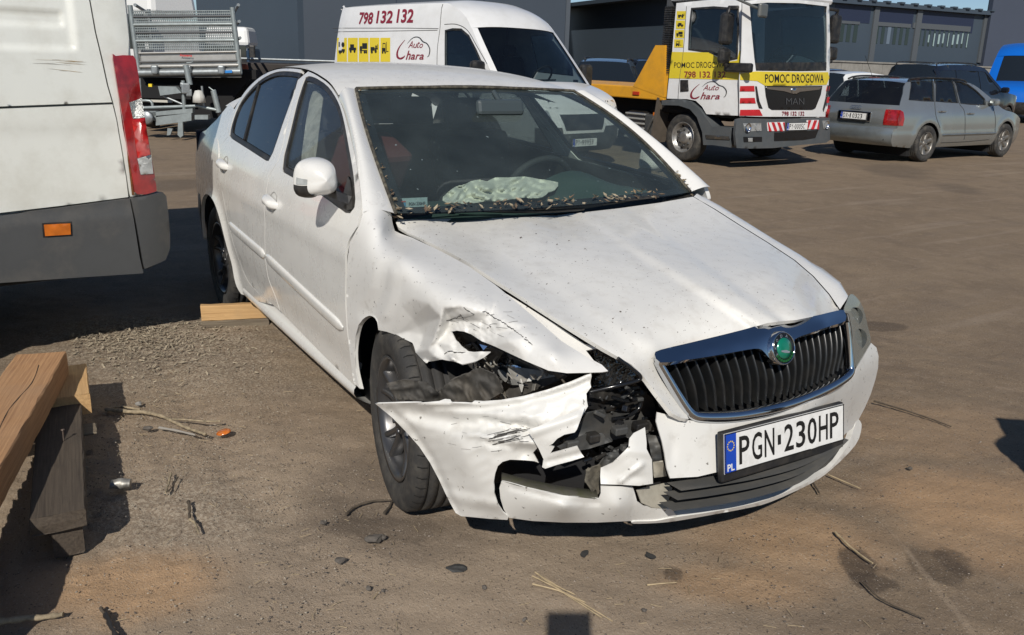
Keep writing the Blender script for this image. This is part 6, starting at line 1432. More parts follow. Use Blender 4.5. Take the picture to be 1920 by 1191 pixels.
wins = [A.uv((1709, 151), (1728, 149.5), (1749, 148.5), (1752, 189.5), (1730, 188.5), (1706, 187)), A.uv((1754, 148.5), (1770, 149), (1786, 150.5), (1793, 170), (1798, 192.5), (1776, 191), (1756, 190)), A.uv((1790, 151), (1804, 154), (1817, 159), (1834, 172), (1848, 186), (1849, 196), (1825, 195.5), (1803, 193.5), (1797, 172))]
allp = [p[:2] for p in pf_f+pf_h[1:]+pf_w[1:]+pf_r[1:]+pf_g[1:]+pf_t[1:]+pf_b[1:]]
sp_ = A.side_poly(allp, .24, [(0, .355), (2.617, .355)])
def a_disp(W): return .012*np.exp(-((W[:, 1]-.80)/.03)**2)*0+.010*np.exp(-((W[:, 1]-.46)/.05)**2)+.012*np.exp(-((np.abs(np.hypot(W[:, 0], W[:, 1]-.33)-.40))/.05)**2)+.012*np.exp(-((np.abs(np.hypot(W[:, 0]-2.617, W[:, 1]-.33)-.40))/.05)**2)
A.panel('body_side', sp_, silver, 0, .02, .05, True, wins, None, a_disp)
for wn in wins: A.panel('side_window', inset(wn, -.012), tint_glass, -.012, .006, .12)
for wn in wins: A.panel('window_trim', inset(wn, -.014), black_pl, .003, .004, .08, True, [inset(wn, .004)])
mb = MB()
for pts in ([(1753, 147), (1754, 190), (1756, 215), (1763, 240)], [(1788, 150), (1800, 193), (1809, 207), (1811, 240), (1809, 262)], [(1862, 200), (1868, 225), (1866, 250)], [(1765, 268), (1810, 266), (1855, 262)]):
    q = smooth_line([A.on(*p) for p in pts], 4); mb.tube([(x, -(A.hw(x, z)+a_disp(np.array([[x, z]]))[0]+.001), z) for x, z in q], .0045, 4, False)
mb.build('door_gap', seam_mat, es)
q = A.uv((1748, 250), (1870, 246)); mb = MB()
mb.tube([(x, -(A.hw(x, .46)+.016), .465) for x in np.linspace(.42, 2.2, 14)], .018, 6); mb.build('rubbing_strip', silver_low, es)
for px, py in ((1768, 209), (1821, 213)):
    x, z = A.on(px, py); mb = MB(); mb.box((x, -(A.hw(x, z)+.012), z), (.20, .035, .035), None, .012); h_ = mb.build('door_handle', silver, es)
    mb = MB(); mb.box((x-.07, -(A.hw(x, z)+.032), z+.004), (.05, .01, .02), None, .004); mb.build('handle_lock', chrome, h_)
mx = A.on(1856, 193); mb = MB(); mb.box((mx[0], -(A.hw(*mx)+.10), mx[1]+.02), (.10, .20, .13), rz3(-.2), .045); mr_ = mb.build('door_mirror', silver, es); mb = MB(); mb.box((mx[0]-.01, -(A.hw(*mx)+.0), mx[1]-.03), (.10, .12, .04), None, .01); mb.build('mirror_arm', black_pl, mr_)
lo = A.uv((1690, 198), (1667, 199), (1661, 210), (1657, 230), (1691, 231)); 
def rear_lamp(B, y0, y1, z0, z1, x_at, m, name):
    G = []
    for z in np.linspace(z0, z1, 7):
        row = []
        for y in np.linspace(y0, y1, 9): row.append((x_at(y, z), y, z))
        G.append(row)
    mb = MB(); mb.grid(np.array(G), True); return mb.build(name, m, B.root)
def a_rear(y, z):
    x = np.interp(z, [.60, .70, .86, .975], [-.83, -.85, -.83, -.78]); h = A.hw(x, z); s_ = min(1, abs(y)/h); return x-.10*(1-s_**3)-.012
for sg in (-1, 1):
    rear_lamp(A, sg*.56, sg*.80, .635, .90, a_rear, red_lens, 'rear_lamp')
    A.panel('rear_lamp_side', np.array([(-.835, .635), (-.72, .635), (-.70, .75), (-.73, .87), (-.80, .90)]), red_lens, .012, .02, .05, False) if sg == -1 else None
mb = MB()
for k in range(4): mb.lathe([(.030, -.004), (.036, 0), (.030, .004), (.026, 0), (.030, -.004)], 20, 'x', (a_rear(0, .89)-.008, .075-.05*k, .90))
mb.build('badge_rings', chrome, tg)
cP = np.array([a_rear(0, .755)-.010, 0, .755]); RPa = np.stack([[-1, 0, .05], [0, -1, 0], [.05, 0, 1]], 1)
mb = MB(); mb.box(cP+np.array([.012, 0, .0]), (.02, .66, .17), None, .01); mb.build('plate_recess', chrome, tg)
plate(tg, cP-np.array([.014, 0, 0]), RPa, ('DX', '10323'))
mb = MB(); mb.box((-.955, 0, .40), (.03, 1.3, .05), None, .01); mb.build('bumper_strip', grey_pl, rb)
mb = MB(); mb.tube([(-.93, .52, .27), (-1.0, .52, .265)], .03, 10); mb.build('exhaust', alu, es)
mb = MB(); mb.tube([(-.62, .02, 1.02+.17), (-.80, .30, 1.02)], .008, 5); mb.build('rear_wiper', black_pl, gl_)
for sg in (-1, 1):
    xs_ = np.linspace(-.35, 1.35, 14); P = [(x, sg*(A.hw(x, 1.385)-.01), 1.415+.035*(1-abs((x-.5)/.87)**4)) for x in xs_]; P = [(-.42, sg*.60, 1.385)]+P+[(1.42, sg*.60, 1.38)]
    mb = MB(); mb.tube(P, .017, 8); mb.build('roof_rail', black_pl, es)
mb = MB(); mb.tube([(-.28, .18, 1.40), (-.62, .17, 1.80)], .004, 5); mb.build('aerial', black_pl, es)
mb = MB(); mb.box((1.25, 0, .50), (3.6, 1.3, .5)); mb.build('cabin_block', void_mat, es)
def far_seat(parent, x, y, z, m, k=1.0):
    mb = MB(); mb.box((x, y, z+.18), (.5*k, .5, .22), None, .06); mb.box((x-.26*k, y, z+.52), (.16, .48, .62), ry3(R(-12)), .06); s_ = mb.build('seat', m, parent); mb = MB(); mb.box((x-.36*k, y, z+.92), (.10, .26, .18), None, .05); mb.build('headrest', m, s_)
wine = mat('wine_red_cloth', (.10, .030, .032), .9)
for x, y in ((1.45, -.36), (1.45, .36), (.45, -.40), (.45, .40), (.45, 0)): far_seat(es, x, y, .42, wine if x < 1 else cloth)
mb = MB(); mb.box((1.95, 0, .86), (.35, 1.35, .18), None, .05); mb.build('dashboard', cab, es)
for x, y, s_ in ((0, -.755, -1), (2.617, -.755, -1), (0, .755, 1), (2.617, .755, 1)): make_wheel('rear_wheel' if x == 0 else 'front_wheel', es, (x, y, .315), .318, .20, .205, 7, 0, s_, mat('dull_alloy', (.30, .28, .25), .4, .7, .3, 20), False)
for x in (0, 2.617):
    mb = MB(); mb.box((x, 0, .40), (.74, 1.45, .62)); mb.build('wheel_housing', void_mat, es)

# ------------------------------------------------------------------ simple but complete cars behind
def plain_car(name, o, h, label, cat, pt, dims, group=None, rails=False, lamp_red=False):
    """dims: length, width, height, wheelbase, front overhang, kind ('suv','hatch','estate')"""
    L_, Wd, H, wb, fo, kind = dims; root = empty(name, (*o, 0), h, label, cat, group); k = Wd/2; ro = L_-wb-fo
    Wq = [(.2, k*.90), (.4, k*.985), (.6, k), (H*.55, k*.975), (H*.62, k*.94), (H*.72, k*.87), (H*.85, k*.77), (H*.97, k*.66), (H, k*.62)]
    Pq = [(wb+fo, .76), (wb+fo-.2, .90), (wb+fo-.6, .98), (wb*.6, 1.0), (0, .99), (-ro+.3, .94), (-ro, .84)]
    B = Body(root, o, h, Wq, Pq); bz = H*.58; xf, xr = wb+fo, -ro
    f = [(xf-.08, .25, .06, 0), (xf, .50, .08, 0), (xf-.04, .70 if kind != 'suv' else .85, .08, 0)]; hd = [f[-1], (xf-.35, bz-.06, .02, .04), (wb-.05, bz, 0, .05), (wb-.38, bz+.06, .03, .04)]
    w_ = [hd[-1], (wb-.80, H*.80, .06, .03), (wb-1.12, H*.955, .05, .03)]; rx = xr+.35 if kind != 'hatch' else xr+.45
    r = [w_[-1], (wb-1.6, H*.992, 0, .03), (wb*.25, H, 0, .03), (rx, H*.965, -.02, .03)]; g = [r[-1], (rx-.12, H*.82, -.06, 0), (xr+.10, bz+.02, -.07, 0)]; t = [g[-1], (xr+.05, .70, -.08, 0), (xr, .50, -.08, 0), (xr+.07, .28, -.05, 0)]
    B.skin('front_bumper', f, pt); B.skin('bonnet', hd, pt); B.skin('windscreen', w_, far_glass); B.skin('roof', r, pt); B.skin('rear_window', g, far_glass); B.skin('tailgate', t, pt)
    poly = B.side_poly([p[:2] for p in f+hd[1:]+w_[1:]+r[1:]+g[1:]+t[1:]], .27, [(0, .37), (wb, .37)])
    zb, zt = bz+.045, H*.915; x0, x1 = wb-.55, wb-1.22
    wn = [np.array([(x0, zb+.01), (x1+.05, zt-.02), (wb*.47, zt), (wb*.44, zb)]), np.array([(wb*.43, zb), (wb*.46, zt), (.15, zt-.005), (-.02, zb)]), np.array([(-.05, zb), (.12, zt-.005), (rx+.08, zt-.03), (rx-.10, zb+.02)])]
    B.panel('body_side', poly, pt, 0, .02, .09, True, wn, None, lambda W: .014*np.exp(-((np.abs(np.hypot(W[:, 0], W[:, 1]-.35)-.42))/.05)**2)+.014*np.exp(-((np.abs(np.hypot(W[:, 0]-wb, W[:, 1]-.35)-.42))/.05)**2))
    for q in wn: B.panel('side_window', inset(q, -.01), far_glass, -.012, .006, .2)
    for sg in (-1, 1):
        xm = wb-.60; mb = MB(); mb.box((xm, sg*(B.hw(xm, bz)+.13), bz+.10), (.13, .22, .16), None, .05); mb.box((xm, sg*(B.hw(xm, bz)+.03), bz+.05), (.08, .12, .04)); mb.build('door_mirror', pt, root)
        mb = MB(); mb.box((xf-.14, sg*k*.62, .68 if kind != 'suv' else .82), (.16, .34, .15), rz3(-sg*.25), .04); mb.build('headlamp', clear_lens, root)
        mb = MB(); mb.box((xr+.06, sg*k*.70, .82), (.10, .24, .26), rz3(sg*.3), .04); mb.build('rear_lamp', red_lens, root)
        if rails:
            mb = MB(); mb.tube(smooth_line([(rx+.05, sg*k*.60, H*.965), (rx+.15, sg*k*.61, H+.03), (wb*.3, sg*k*.62, H+.05), (wb-1.5, sg*k*.60, H+.02), (wb-1.6, sg*k*.60, H*.975)], 4), .018, 6); mb.build('roof_rail', black_pl, root)
    mb = MB(); mb.box((wb/2, 0, .50), (L_*.78, Wd*.8, .5)); mb.box((0, 0, .42), (.76, Wd*.84, .66)); mb.box((wb, 0, .42), (.76, Wd*.84, .66)); mb.build('underbody', void_mat, root)
    mb = MB(); mb.box((xf-.03, 0, .58), (.10, Wd*.5, .14), None, .03); mb.build('grille', black_pl, root)
    for x, s_ in ((0, -1), (wb, -1), (0, 1), (wb, 1)): make_wheel('rear_wheel' if x == 0 else 'front_wheel', root, (x, s_*(k-.12), .33), .333, .21, .22, 6, 0, s_, MATS['dull_alloy'], False)
    return root, B
black_paint = mat('black_car_paint', (.010, .012, .018), .12, .2, coat=1, dirt=(.04, .04, .04), ds=5, damt=.3)
q = at(1790, 232); plain_car('suv', (-11.95, 20.7), R(93), 'black off-roader with roof rails behind the grey estate car', 'suv', black_paint, (4.75, 1.92, 1.80, 2.86, .80, 'suv'), None, True)
plain_car('hatchback', (-11.2, 15.6), R(92), 'small white hatchback half hidden between tow truck and grey estate car', 'car', mat('white_hatch_paint', (.74, .75, .74), .3, 0, .03, 2, coat=.6), (4.0, 1.7, 1.50, 2.5, .78, 'hatch'))
plain_car('dark_hatchback', (-14.3, 18.6), R(92), 'dark car roof showing over the roof of the grey estate car', 'car', mat('dark_red_black_paint', (.018, .010, .012), .2, .2, coat=1), (4.2, 1.74, 1.56, 2.55, .8, 'hatch'))
plain_car('dark_estate', (-15.6, 12.2), R(-43), 'dark grey estate car with roof rails between the lettered van and yellow tow bed', 'car', mat('dark_grey_paint', (.045, .055, .065), .25, .4, coat=.8), (4.7, 1.80, 1.62, 2.7, .9, 'estate'), None, True)
plain_car('dark_van', (-24.5, 21.0), R(-30), 'dark blue car beside the building behind the yellow tow bed', 'car', mat('navy_paint', (.02, .028, .05), .25, .3, coat=.8), (4.9, 1.9, 1.75, 3.0, .9, 'estate'))

# ------------------------------------------------------------------ vans with lettering
def logo(place, parent, m, mk, w_, h_):
    """car outline with the firm's name: 'place(a,b)' maps 0..1 to the panel"""
    mb = MB()
    def stroke(pts, wd):
        P = smooth_line(pts, 6); T = np.gradient(P, axis=0); T /= np.linalg.norm(T, axis=1)[:, None]+1e-9; n = len(P)
        ww = np.interp(np.linspace(0, 1, n), np.linspace(0, 1, len(wd)), wd)
        mb.grid([[place(*(P[i]+np.array([-T[i][1], T[i][0]])*ww[i])) for i in range(n)], [place(*(P[i]-np.array([-T[i][1], T[i][0]])*ww[i])) for i in range(n)]], False)
    stroke([(.33, .72), (.46, .90), (.58, .97), (.70, .94), (.80, .80), (.92, .72), (1.0, .52), (.98, .30), (.93, .22)], [.002, .014, .018, .014, .006])
    mb.build('logo_outline', black_print, parent)
    mb = MB()
    stroke([(.26, .86), (.10, .62), (.02, .40), (.03, .22), (.12, .16), (.22, .22), (.26, .28)], [.004, .02, .035, .03, .004])
    for ch, a, b, w1, h1 in (('A', .36, .56, .13, .26), ('u', .50, .56, .10, .16), ('t', .60, .56, .07, .24), ('o', .68, .56, .10, .16)):
        x, y, F = text_mesh(ch, w1, h1, .0); mb.add([place(a+p+.25*q_, b+q_) for p, q_ in zip(x, y)], F)
    for ch, a, b, w1, h1 in (('h', .28, .12, .12, .34), ('a', .42, .12, .13, .20), ('r', .57, .12, .10, .20), ('a', .68, .12, .13, .20)):
        x, y, F = text_mesh(ch, w1, h1, .015); mb.add([place(a+p+.25*q_, b+q_) for p, q_ in zip(x, y)], F)
    mb.build('logo_lettering', m, parent)
def pictogram(place, kind, parent):
    """small black vehicle symbol on a yellow square"""
    mb = MB()
    def rect(a, b, c, d): mb.add([place(a, b), place(c, b), place(c, d), place(a, d)], [(0, 1, 2, 3)])
    def disc(a, b, r): mb.add([place(a+r*math.cos(t), b+r*math.sin(t)) for t in np.linspace(0, 2*PI, 10, endpoint=False)], [tuple(range(10))])
    if kind == 0: rect(.15, .58, .28, .90); disc(.65, .72, .17); rect(.15, .18, .55, .34); rect(.5, .26, .85, .42); disc(.3, .16, .08); disc(.7, .22, .08)
    elif kind == 1: rect(.10, .34, .90, .52); rect(.22, .52, .66, .74); disc(.28, .28, .11); disc(.72, .28, .11)
    elif kind == 2: rect(.36, .44, .92, .82); rect(.08, .34, .34, .62); rect(.08, .30, .92, .36); disc(.22, .22, .10); disc(.62, .22, .10); disc(.82, .22, .10)
    elif kind == 3: rect(.08, .32, .52, .56); rect(.5, .40, .92, .48); rect(.62, .48, .80, .66); rect(.86, .48, .92, .74); disc(.22, .24, .12); disc(.66, .28, .13)
    else: rect(.14, .26, .56, .50); rect(.22, .50, .28, .82); rect(.22, .78, .52, .83); rect(.48, .48, .54, .82); rect(.62, .22, .68, .90); rect(.66, .24, .88, .29); disc(.22, .20, .09); disc(.5, .20, .09)
    return mb.build('pictogram', black_print, parent)
VO, VH = (-7.468, 5.325), R(11.8)
pv = empty('panel_van', (*VO, 0), VH, 'white high roof panel van with red phone number and yellow pictograms on its side', 'van')
VW = [(.2, .92), (.4, 1.0), (.8, 1.02), (1.15, 1.01), (1.5, .965), (1.9, .90), (2.15, .85), (2.3, .80), (2.42, .70)]
VP = [(.05, .86), (-.15, .93), (-.5, .975), (-1.0, .99), (-1.6, 1.0), (-4.6, 1.0), (-4.95, .975), (-5.1, .95)]
V_ = Body(pv, VO, VH, VW, VP)
vpaint = mat('panel_van_white', (.76, .76, .75), .28, 0, .03, 2, dirt=(.5, .48, .43), ds=4, damt=.2, coat=.5)
q1 = [(-.12, .25, .10, 0), (-.02, .40, .12, 0), (-.01, .62, .13, 0)]; q2 = [(-.01, .62, .13, 0), (-.06, .80, .14, 0), (-.16, .98, .12, .03), (-.42, 1.10, .08, .05), (-.72, 1.185, .10, .05)]
q3 = [(-.72, 1.185, .14, .03), (-1.05, 1.56, .13, .03), (-1.40, 1.955, .12, .03)]; q4 = [(-1.40, 1.955, .10, .04), (-1.62, 2.15, .08, .07), (-1.95, 2.29, .02, .08), (-2.4, 2.335, 0, .07), (-4.9, 2.325, 0, .06), (-5.02, 2.28, -.02, .04)]; q5 = [(-5.02, 2.28, -.03, 0), (-5.06, 1.2, -.03, 0), (-5.06, .3, -.03, 0)]
V_.skin('front_bumper', q1, grey_pl, pe=2.6); V_.skin('bonnet', q2, vpaint, pe=2.6); vws = V_.skin('windscreen', q3, cab_glass, pe=2.6, inset=.045, lift_=.0); V_.skin('roof', q4, vpaint, pe=3.2); V_.skin('rear_doors', q5, vpaint)
vw = V_.uv((837, 58), (850, 55.5), (866, 56), (880, 68), (894, 95), (906, 122)); vw = np.vstack([vw, V_.uv((905, 140), (837, 132))])
vpoly = V_.side_poly([p[:2] for p in q1+q2[1:]+q3[1:]+q4[1:]+q5[1:]], .30, [(-.92, .40), (-3.95, .40)])
vs = V_.panel('body_side', vpoly, vpaint, 0, .02, .10, True, [vw])
V_.panel('door_window', inset(vw, -.01), cab_glass, -.012, .006, .15); V_.panel('window_seal', inset(vw, -.02), black_pl, .003, .004, .1, True, [inset(vw, .012)])
mb = MB()
for pts in ([(832, 8), (827, 50), (822, 90), (821, 125)], [(626, 53), (700, 53), (760, 53), (824, 54)], [(629, 60), (700, 59), (822, 57)], [(835, 46), (858, 46), (878, 57), (895, 85), (915, 120)]):
    q = smooth_line([V_.on(*p) for p in pts], 5); mb.tube([(x, -(V_.hw(x, z)+.0005), z) for x, z in q], .006, 4, False)
mb.build('panel_joint', mat('joint_grey', (.08, .08, .08), .8), pv)
def side_place(B, px0, py0, px1, py1, off):
    a = B.on(px0, py1); b = B.on(px1, py1); c = B.on(px0, py0); d = B.on(px1, py0)
    def f(u, v):
        p = a*(1-u)*(1-v)+b*u*(1-v)+c*(1-u)*v+d*u*v; return (p[0], -(B.hw(p[0], p[1])+off), p[1])
    return f
def side_text(B, body, box, m, parent, name='lettering', bold=.01, shear=0.0):
    f = side_place(B, *box, .006); x, y, F = text_mesh(body, 1, 1, bold); mb = MB(); mb.add([f(a+shear*b, b) for a, b in zip(x, y)], F); return mb.build(name, m, parent)
side_text(V_, '798', (674, 23, 700, 46), red_print, vs[0], 'phone_number', .03, .12); side_text(V_, '132', (707, 20, 737, 44), red_print, vs[0], 'phone_number', .03, .12); side_text(V_, '132', (745, 17, 776, 43), red_print, vs[0], 'phone_number', .03, .12)
for i in range(5):
    box = (634+20.3*i, 71, 652.3+20.3*i, 116); f = side_place(V_, *box, .004); mb = MB(); mb.add([f(a, b) for a, b in ((0, 0), (1, 0), (1, 1), (0, 1))], [(0, 1, 2, 3)]); yq = mb.build('yellow_square', yellow_print, vs[0])
    pictogram(side_place(V_, box[0]+1, 76, box[2]-1, 104, .007), i, yq)
logo(side_place(V_, 746, 68, 808, 118, .006), vs[0], red_print, black_print, 1, 1)
def front_place(B, px0, py0, px1, py1, X, off=0.0):
    P = [B.plane(px0, py1, 0, X), B.plane(px1, py1, 0, X), B.plane(px0, py0, 0, X), B.plane(px1, py0, 0, X)]
    return lambda u, v: tuple(P[0]*(1-u)*(1-v)+P[1]*u*(1-v)+P[2]*(1-u)*v+P[3]*u*v+np.array([off, 0, 0]))
def vfront(y, z):
    pr = np.array(q1+q2); o = np.argsort(pr[:, 1]); x = np.interp(z, pr[o, 1], pr[o, 0]); b = np.interp(z, pr[o, 1], pr[o, 2]); s_ = min(1, abs(y)/V_.hw(x, z)); return x+b*(1-s_**2.6)
def vtext(body, y0, z0, w_, h_, m, name, off=.02, bold=.02):
    x, y, F = text_mesh(body, w_, h_, bold); mb = MB(); mb.add([(vfront(y0+a, z0+b)+off, y0+a, z0+b) for a, b in zip(x, y)], F); return mb.build(name, m, pv)
vtext('POMOC DROGOWA', -.62, .88, 1.35, .10, black_print, 'front_lettering')
def vpanel(name, pts, m, off, parent=None, sp=.08, holes=()):
    W, T = cdt(np.array(pts, float), sp, holes); return shell(name, [(vfront(y, z)+off, y, z) for y, z in W], T, .01, m, parent or pv, towards=np.array([60, 0, 1]))
vg = vpanel('grille', [(-.50, .80), (.50, .80), (.40, .56), (-.40, .56)], black_pl, .010); vpanel('grille_frame', [(-.54, .83), (.54, .83), (.43, .53), (-.43, .53)], vpaint, .012, vg, .08, [np.array([(-.49, .80), (.49, .80), (.39, .57), (-.39, .57)])])
for sg in (-1, 1): vpanel('headlamp', [(sg*.62, .70), (sg*.92, .78), (sg*.93, 1.00), (sg*.84, 1.04), (sg*.66, .84)], clear_lens, .012)
RV = np.stack([[1, 0, 0], [0, 1, 0], [0, 0, 1]], 1)*1.0; plate(pv, np.array([vfront(0, .42)+.03, 0, .40]), RV, ('PY', '99959'))
mb = MB(); mb.box((-2.9, 0, .75), (4.2, 1.7, .85)); mb.box((-.5, 0, .6), (.7, 1.5, .5)); mb.build('underbody', void_mat, pv)
for sg in (-1, 1):
    mb = MB(); mb.box((-.95, sg*1.15, 1.32), (.14, .22, .36), None, .05); mb.box((-.98, sg*1.02, 1.22), (.08, .16, .06)); mb.build('door_mirror', black_pl, pv)
    for x in (-.92, -3.95): make_wheel('wheel', pv, (x, sg*.88, .34), .342, .22, .21, 6, 0, sg, alu, False)
mb = MB(); mb.tube([(-.66, -.5, 1.24), (-.70, .2, 1.25)], .012, 5); mb.build('wiper', black_pl, vws)
for y in (-.55, 0.0, .55): far_seat(pv, -1.75, y, .75, cloth)
mb = MB(); mb.box((-2.45, 0, 1.55), (.04, 1.60, 1.1)); mb.build('bulkhead', mat('bulkhead_grey', (.12, .125, .12), .8), pv); mb = MB(); mb.box((-1.05, 0, 1.12), (.5, 1.8, .12), None, .05); mb.build('dashboard', cab, pv)
a_ = np.linspace(0, 2*PI, 28, endpoint=False); mb = MB(); mb.tube([np.array([-1.28, .48, 1.28])+ry3(R(-55)) @ np.array([.2*math.cos(q), .2*math.sin(q), 0]) for q in a_], .016, 6, closed=True); mb.build('steering_wheel', cab, pv)
# white frame of the windscreen: the pillars and the roof edge
GW = []
for s_ in (-1, 1):
    P = smooth_line(q3, 4); rows = []
    for x, z, bx, bz in P:
        h = V_.hw(x, z); rows.append([(x+bx*(1-k**2.6)+.004, s_*k*h, z+bz*(1-k**2.6)) for k in (.90, .94, .97, 1.0)])
    mb = MB(); mb.grid(np.array(rows), True); mb.build('windscreen_pillar', vpaint, pv)
bv, BB = empty('blue_van', (-13.1, 27.8, 0), R(-66), 'bright blue high roof van at the right edge behind the parked cars', 'van'), None
bv.scale = (1.13, 1.13, 1.13); BB = Body(bv, (-13.1, 27.8), R(-66), VW, VP); bl = mat('bright_blue_paint', (.005, .12, .52), .25, 0, coat=.8)
BB.skin('front_bumper', q1, black_pl, pe=2.6); BB.skin('bonnet', q2, bl, pe=2.6); BB.skin('windscreen', q3, far_glass, pe=2.6, inset=.05); BB.skin('windscreen_frame', [(a, b, c-.015, d-.006) for a, b, c, d in q3], bl, pe=2.6); BB.skin('roof', q4, bl, pe=3.2); BB.skin('rear_doors', q5, bl)
BB.panel('body_side', vpoly, bl, 0, .02, .15)
wn = np.array([(-.95, 1.22), (-1.45, 1.82), (-2.0, 1.84), (-2.0, 1.2)]); BB.panel('door_window', wn, far_glass, .004, .01, .2)
for sg in (-1, 1):
    W, T = cdt(np.array([(sg*.60, .74), (sg*.90, .80), (sg*.92, 1.00), (sg*.80, 1.0), (sg*.64, .86)]), .08); shell('headlamp', [(vfront(y, z)+.012, y, z) for y, z in W], T, .01, clear_lens, bv, towards=np.array([60, 0, 1]))
    mb = MB(); mb.box((-.95, sg*1.15, 1.32), (.14, .22, .36), None, .05); mb.box((-.98, sg*1.02, 1.22), (.08, .16, .06)); mb.build('door_mirror', black_pl, bv)
    for x in (-.92, -3.95): make_wheel('wheel', bv, (x, sg*.88, .34), .342, .22, .21, 6, 0, sg, alu, False)
mb = MB(); mb.box((-2.9, 0, .75), (4.2, 1.7, .85)); mb.build('underbody', void_mat, bv)
# ================================================================== tow truck
TO, TH = (-7.845, 8.733), R(3.1)
tt = empty('tow_truck', (*TO, 0), TH, 'white cab tow truck with yellow lettered band and yellow loading bed', 'truck')
TK = Body(tt, TO, TH, [(.3, 1.08), (.8, 1.10), (1.5, 1.10), (2.2, 1.06), (2.7, 1.02)], [(1.4, .93), (1.2, .985), (1.0, 1.0), (-6, 1.0)])
twhite = mat('truck_white', (.76, .76, .75), .3, 0, .03, 2, dirt=(.45, .42, .36), ds=4, damt=.2, coat=.4)
tgrey = mat('truck_bumper_grey', (.082, .092, .098), .55, 0, .15, 4, dirt=(.14, .13, .12), ds=5, damt=.35)
def tf(y, z, off=0.0):       # the cab's curved front
    return 1.16+.07*(1-(abs(y)/1.1)**2.6)-.10*max(0, z-1.35)*.55+off
def tfp(px, py, off=0.0):
    X = 1.2
    for _ in range(6):
        q = TK.plane(px, py, 0, X); X = tf(q[1], q[2], off)
    return np.array([q[1], q[2]])
def tpanel(name, pts, m, off=0.0, parent=None, sp=.06, holes=(), th=.012):
    P = np.array([tfp(*p) for p in pts]); W, T = cdt(P, sp, [np.array([tfp(*p) for p in h]) for h in holes])
    return shell(name, [(tf(y, z, off), y, z) for y, z in W], T, th, m, parent or tt, towards=np.array([60, 0, 1]))
tside = lambda pts: TK.uv(*pts)
# core of the cab
mb = MB(); mb.box((.20, 0, 1.10), (1.72, 2.06, .70), None, .06); mb.build('cab_core', void_mat, tt); mb = MB(); mb.box((-.60, 0, 2.0), (.06, 2.06, 1.3)); mb.build('cab_rear_wall', mat('cab_wall_grey', (.06, .064, .07), .8), tt)
for y in (-.6, .6): far_seat(tt, -.05, y, 1.30, cloth)
mb = MB(); mb.box((.80, 0, 1.52), (.5, 1.95, .16), None, .05); mb.build('dashboard', cab, tt)
a_ = np.linspace(0, 2*PI, 28, endpoint=False); mb = MB(); mb.tube([np.array([.50, .55, 1.72])+ry3(R(-50)) @ np.array([.23*math.cos(q), .23*math.sin(q), 0]) for q in a_], .018, 6, closed=True); mb.box((.50, .55, 1.70), (.06, .42, .03), ry3(R(-50))); mb.build('steering_wheel', cab, tt)
mb = MB(); mb.box((.20, 0, 2.60), (1.75, 2.02, .16), None, .07); mb.build('cab_roof', twhite, tt)
so_ = tside([(1270, 6), (1330, 0), (1394, -6), (1394, 22), (1392, 95), (1388, 150), (1387, 217), (1355, 216), (1326, 214), (1318, 200), (1306, 189), (1290, 186), (1252, 185), (1256, 147), (1262, 97)])
win = tside([(1299, 17), (1340, 15), (1385, 18), (1385, 60), (1383, 109), (1366, 112), (1352, 104), (1333, 97), (1294, 92), (1296, 50)])
cs = TK.panel('cab_side', so_, twhite, 0, .03, .07, True, [win])
TK.panel('door_window', inset(win, -.02), cab_glass, -.012, .006, .15); TK.panel('window_seal', inset(win, -.025), black_pl, .004, .004, .1, True, [inset(win, .012)])
yb = tside([(1262, 97.5), (1294, 98), (1331, 98.5), (1344, 106), (1356, 113), (1366, 116), (1384, 113.5), (1388, 95), (1392, 95), (1388, 150), (1256, 147)])
yband = TK.panel('yellow_band', yb, yellow_print, .004, .003, .08, False, (), cs[0])[0]
mb = MB()
for pts in ([(1289, 12), (1283, 97), (1276, 147), (1273, 186)], [(1393, 5), (1391, 95), (1387, 160), (1386, 217)]):
    q = smooth_line([TK.on(*p) for p in pts], 4); mb.tube([(x, -(TK.hw(x, z)+.002), z) for x, z in q], .006, 4, False)
mb.build('door_gap', MATS['joint_grey'], cs[0])
side_text(TK, 'POMOC', (1266, 117, 1304, 127.5), black_print, yband, 'band_lettering', .004); side_text(TK, 'DROGOWA', (1308, 116, 1362, 127.5), black_print, yband, 'band_lettering', .004)
side_text(TK, '798 132 132', (1285, 134, 1363, 146), red_print, yband, 'phone_number', .02)
logo(side_place(TK, 1297, 152, 1364, 191, .006), cs[0], red_print, black_print, 1, 1)
for i in range(4):
    y0 = 21+17.6*i; x0 = 1271-1.6*i; f = side_place(TK, x0, y0, x0+17, y0+15.5, .005); mb = MB(); mb.add([f(a, b) for a, b in ((0, 0), (1, 0), (1, 1), (0, 1))], [(0, 1, 2, 3)]); yq = mb.build('yellow_square', yellow_print, cs[0])
    pictogram(side_place(TK, x0+1.5, y0+1, x0+15.5, y0+14.5, .008), (3, 1, 2, 4)[i], yq)
TK.panel('door_handle', tside([(1278, 150), (1292, 150), (1293, 171), (1278, 172)]), black_pl, .012, .02, .05, False, (), cs[0])
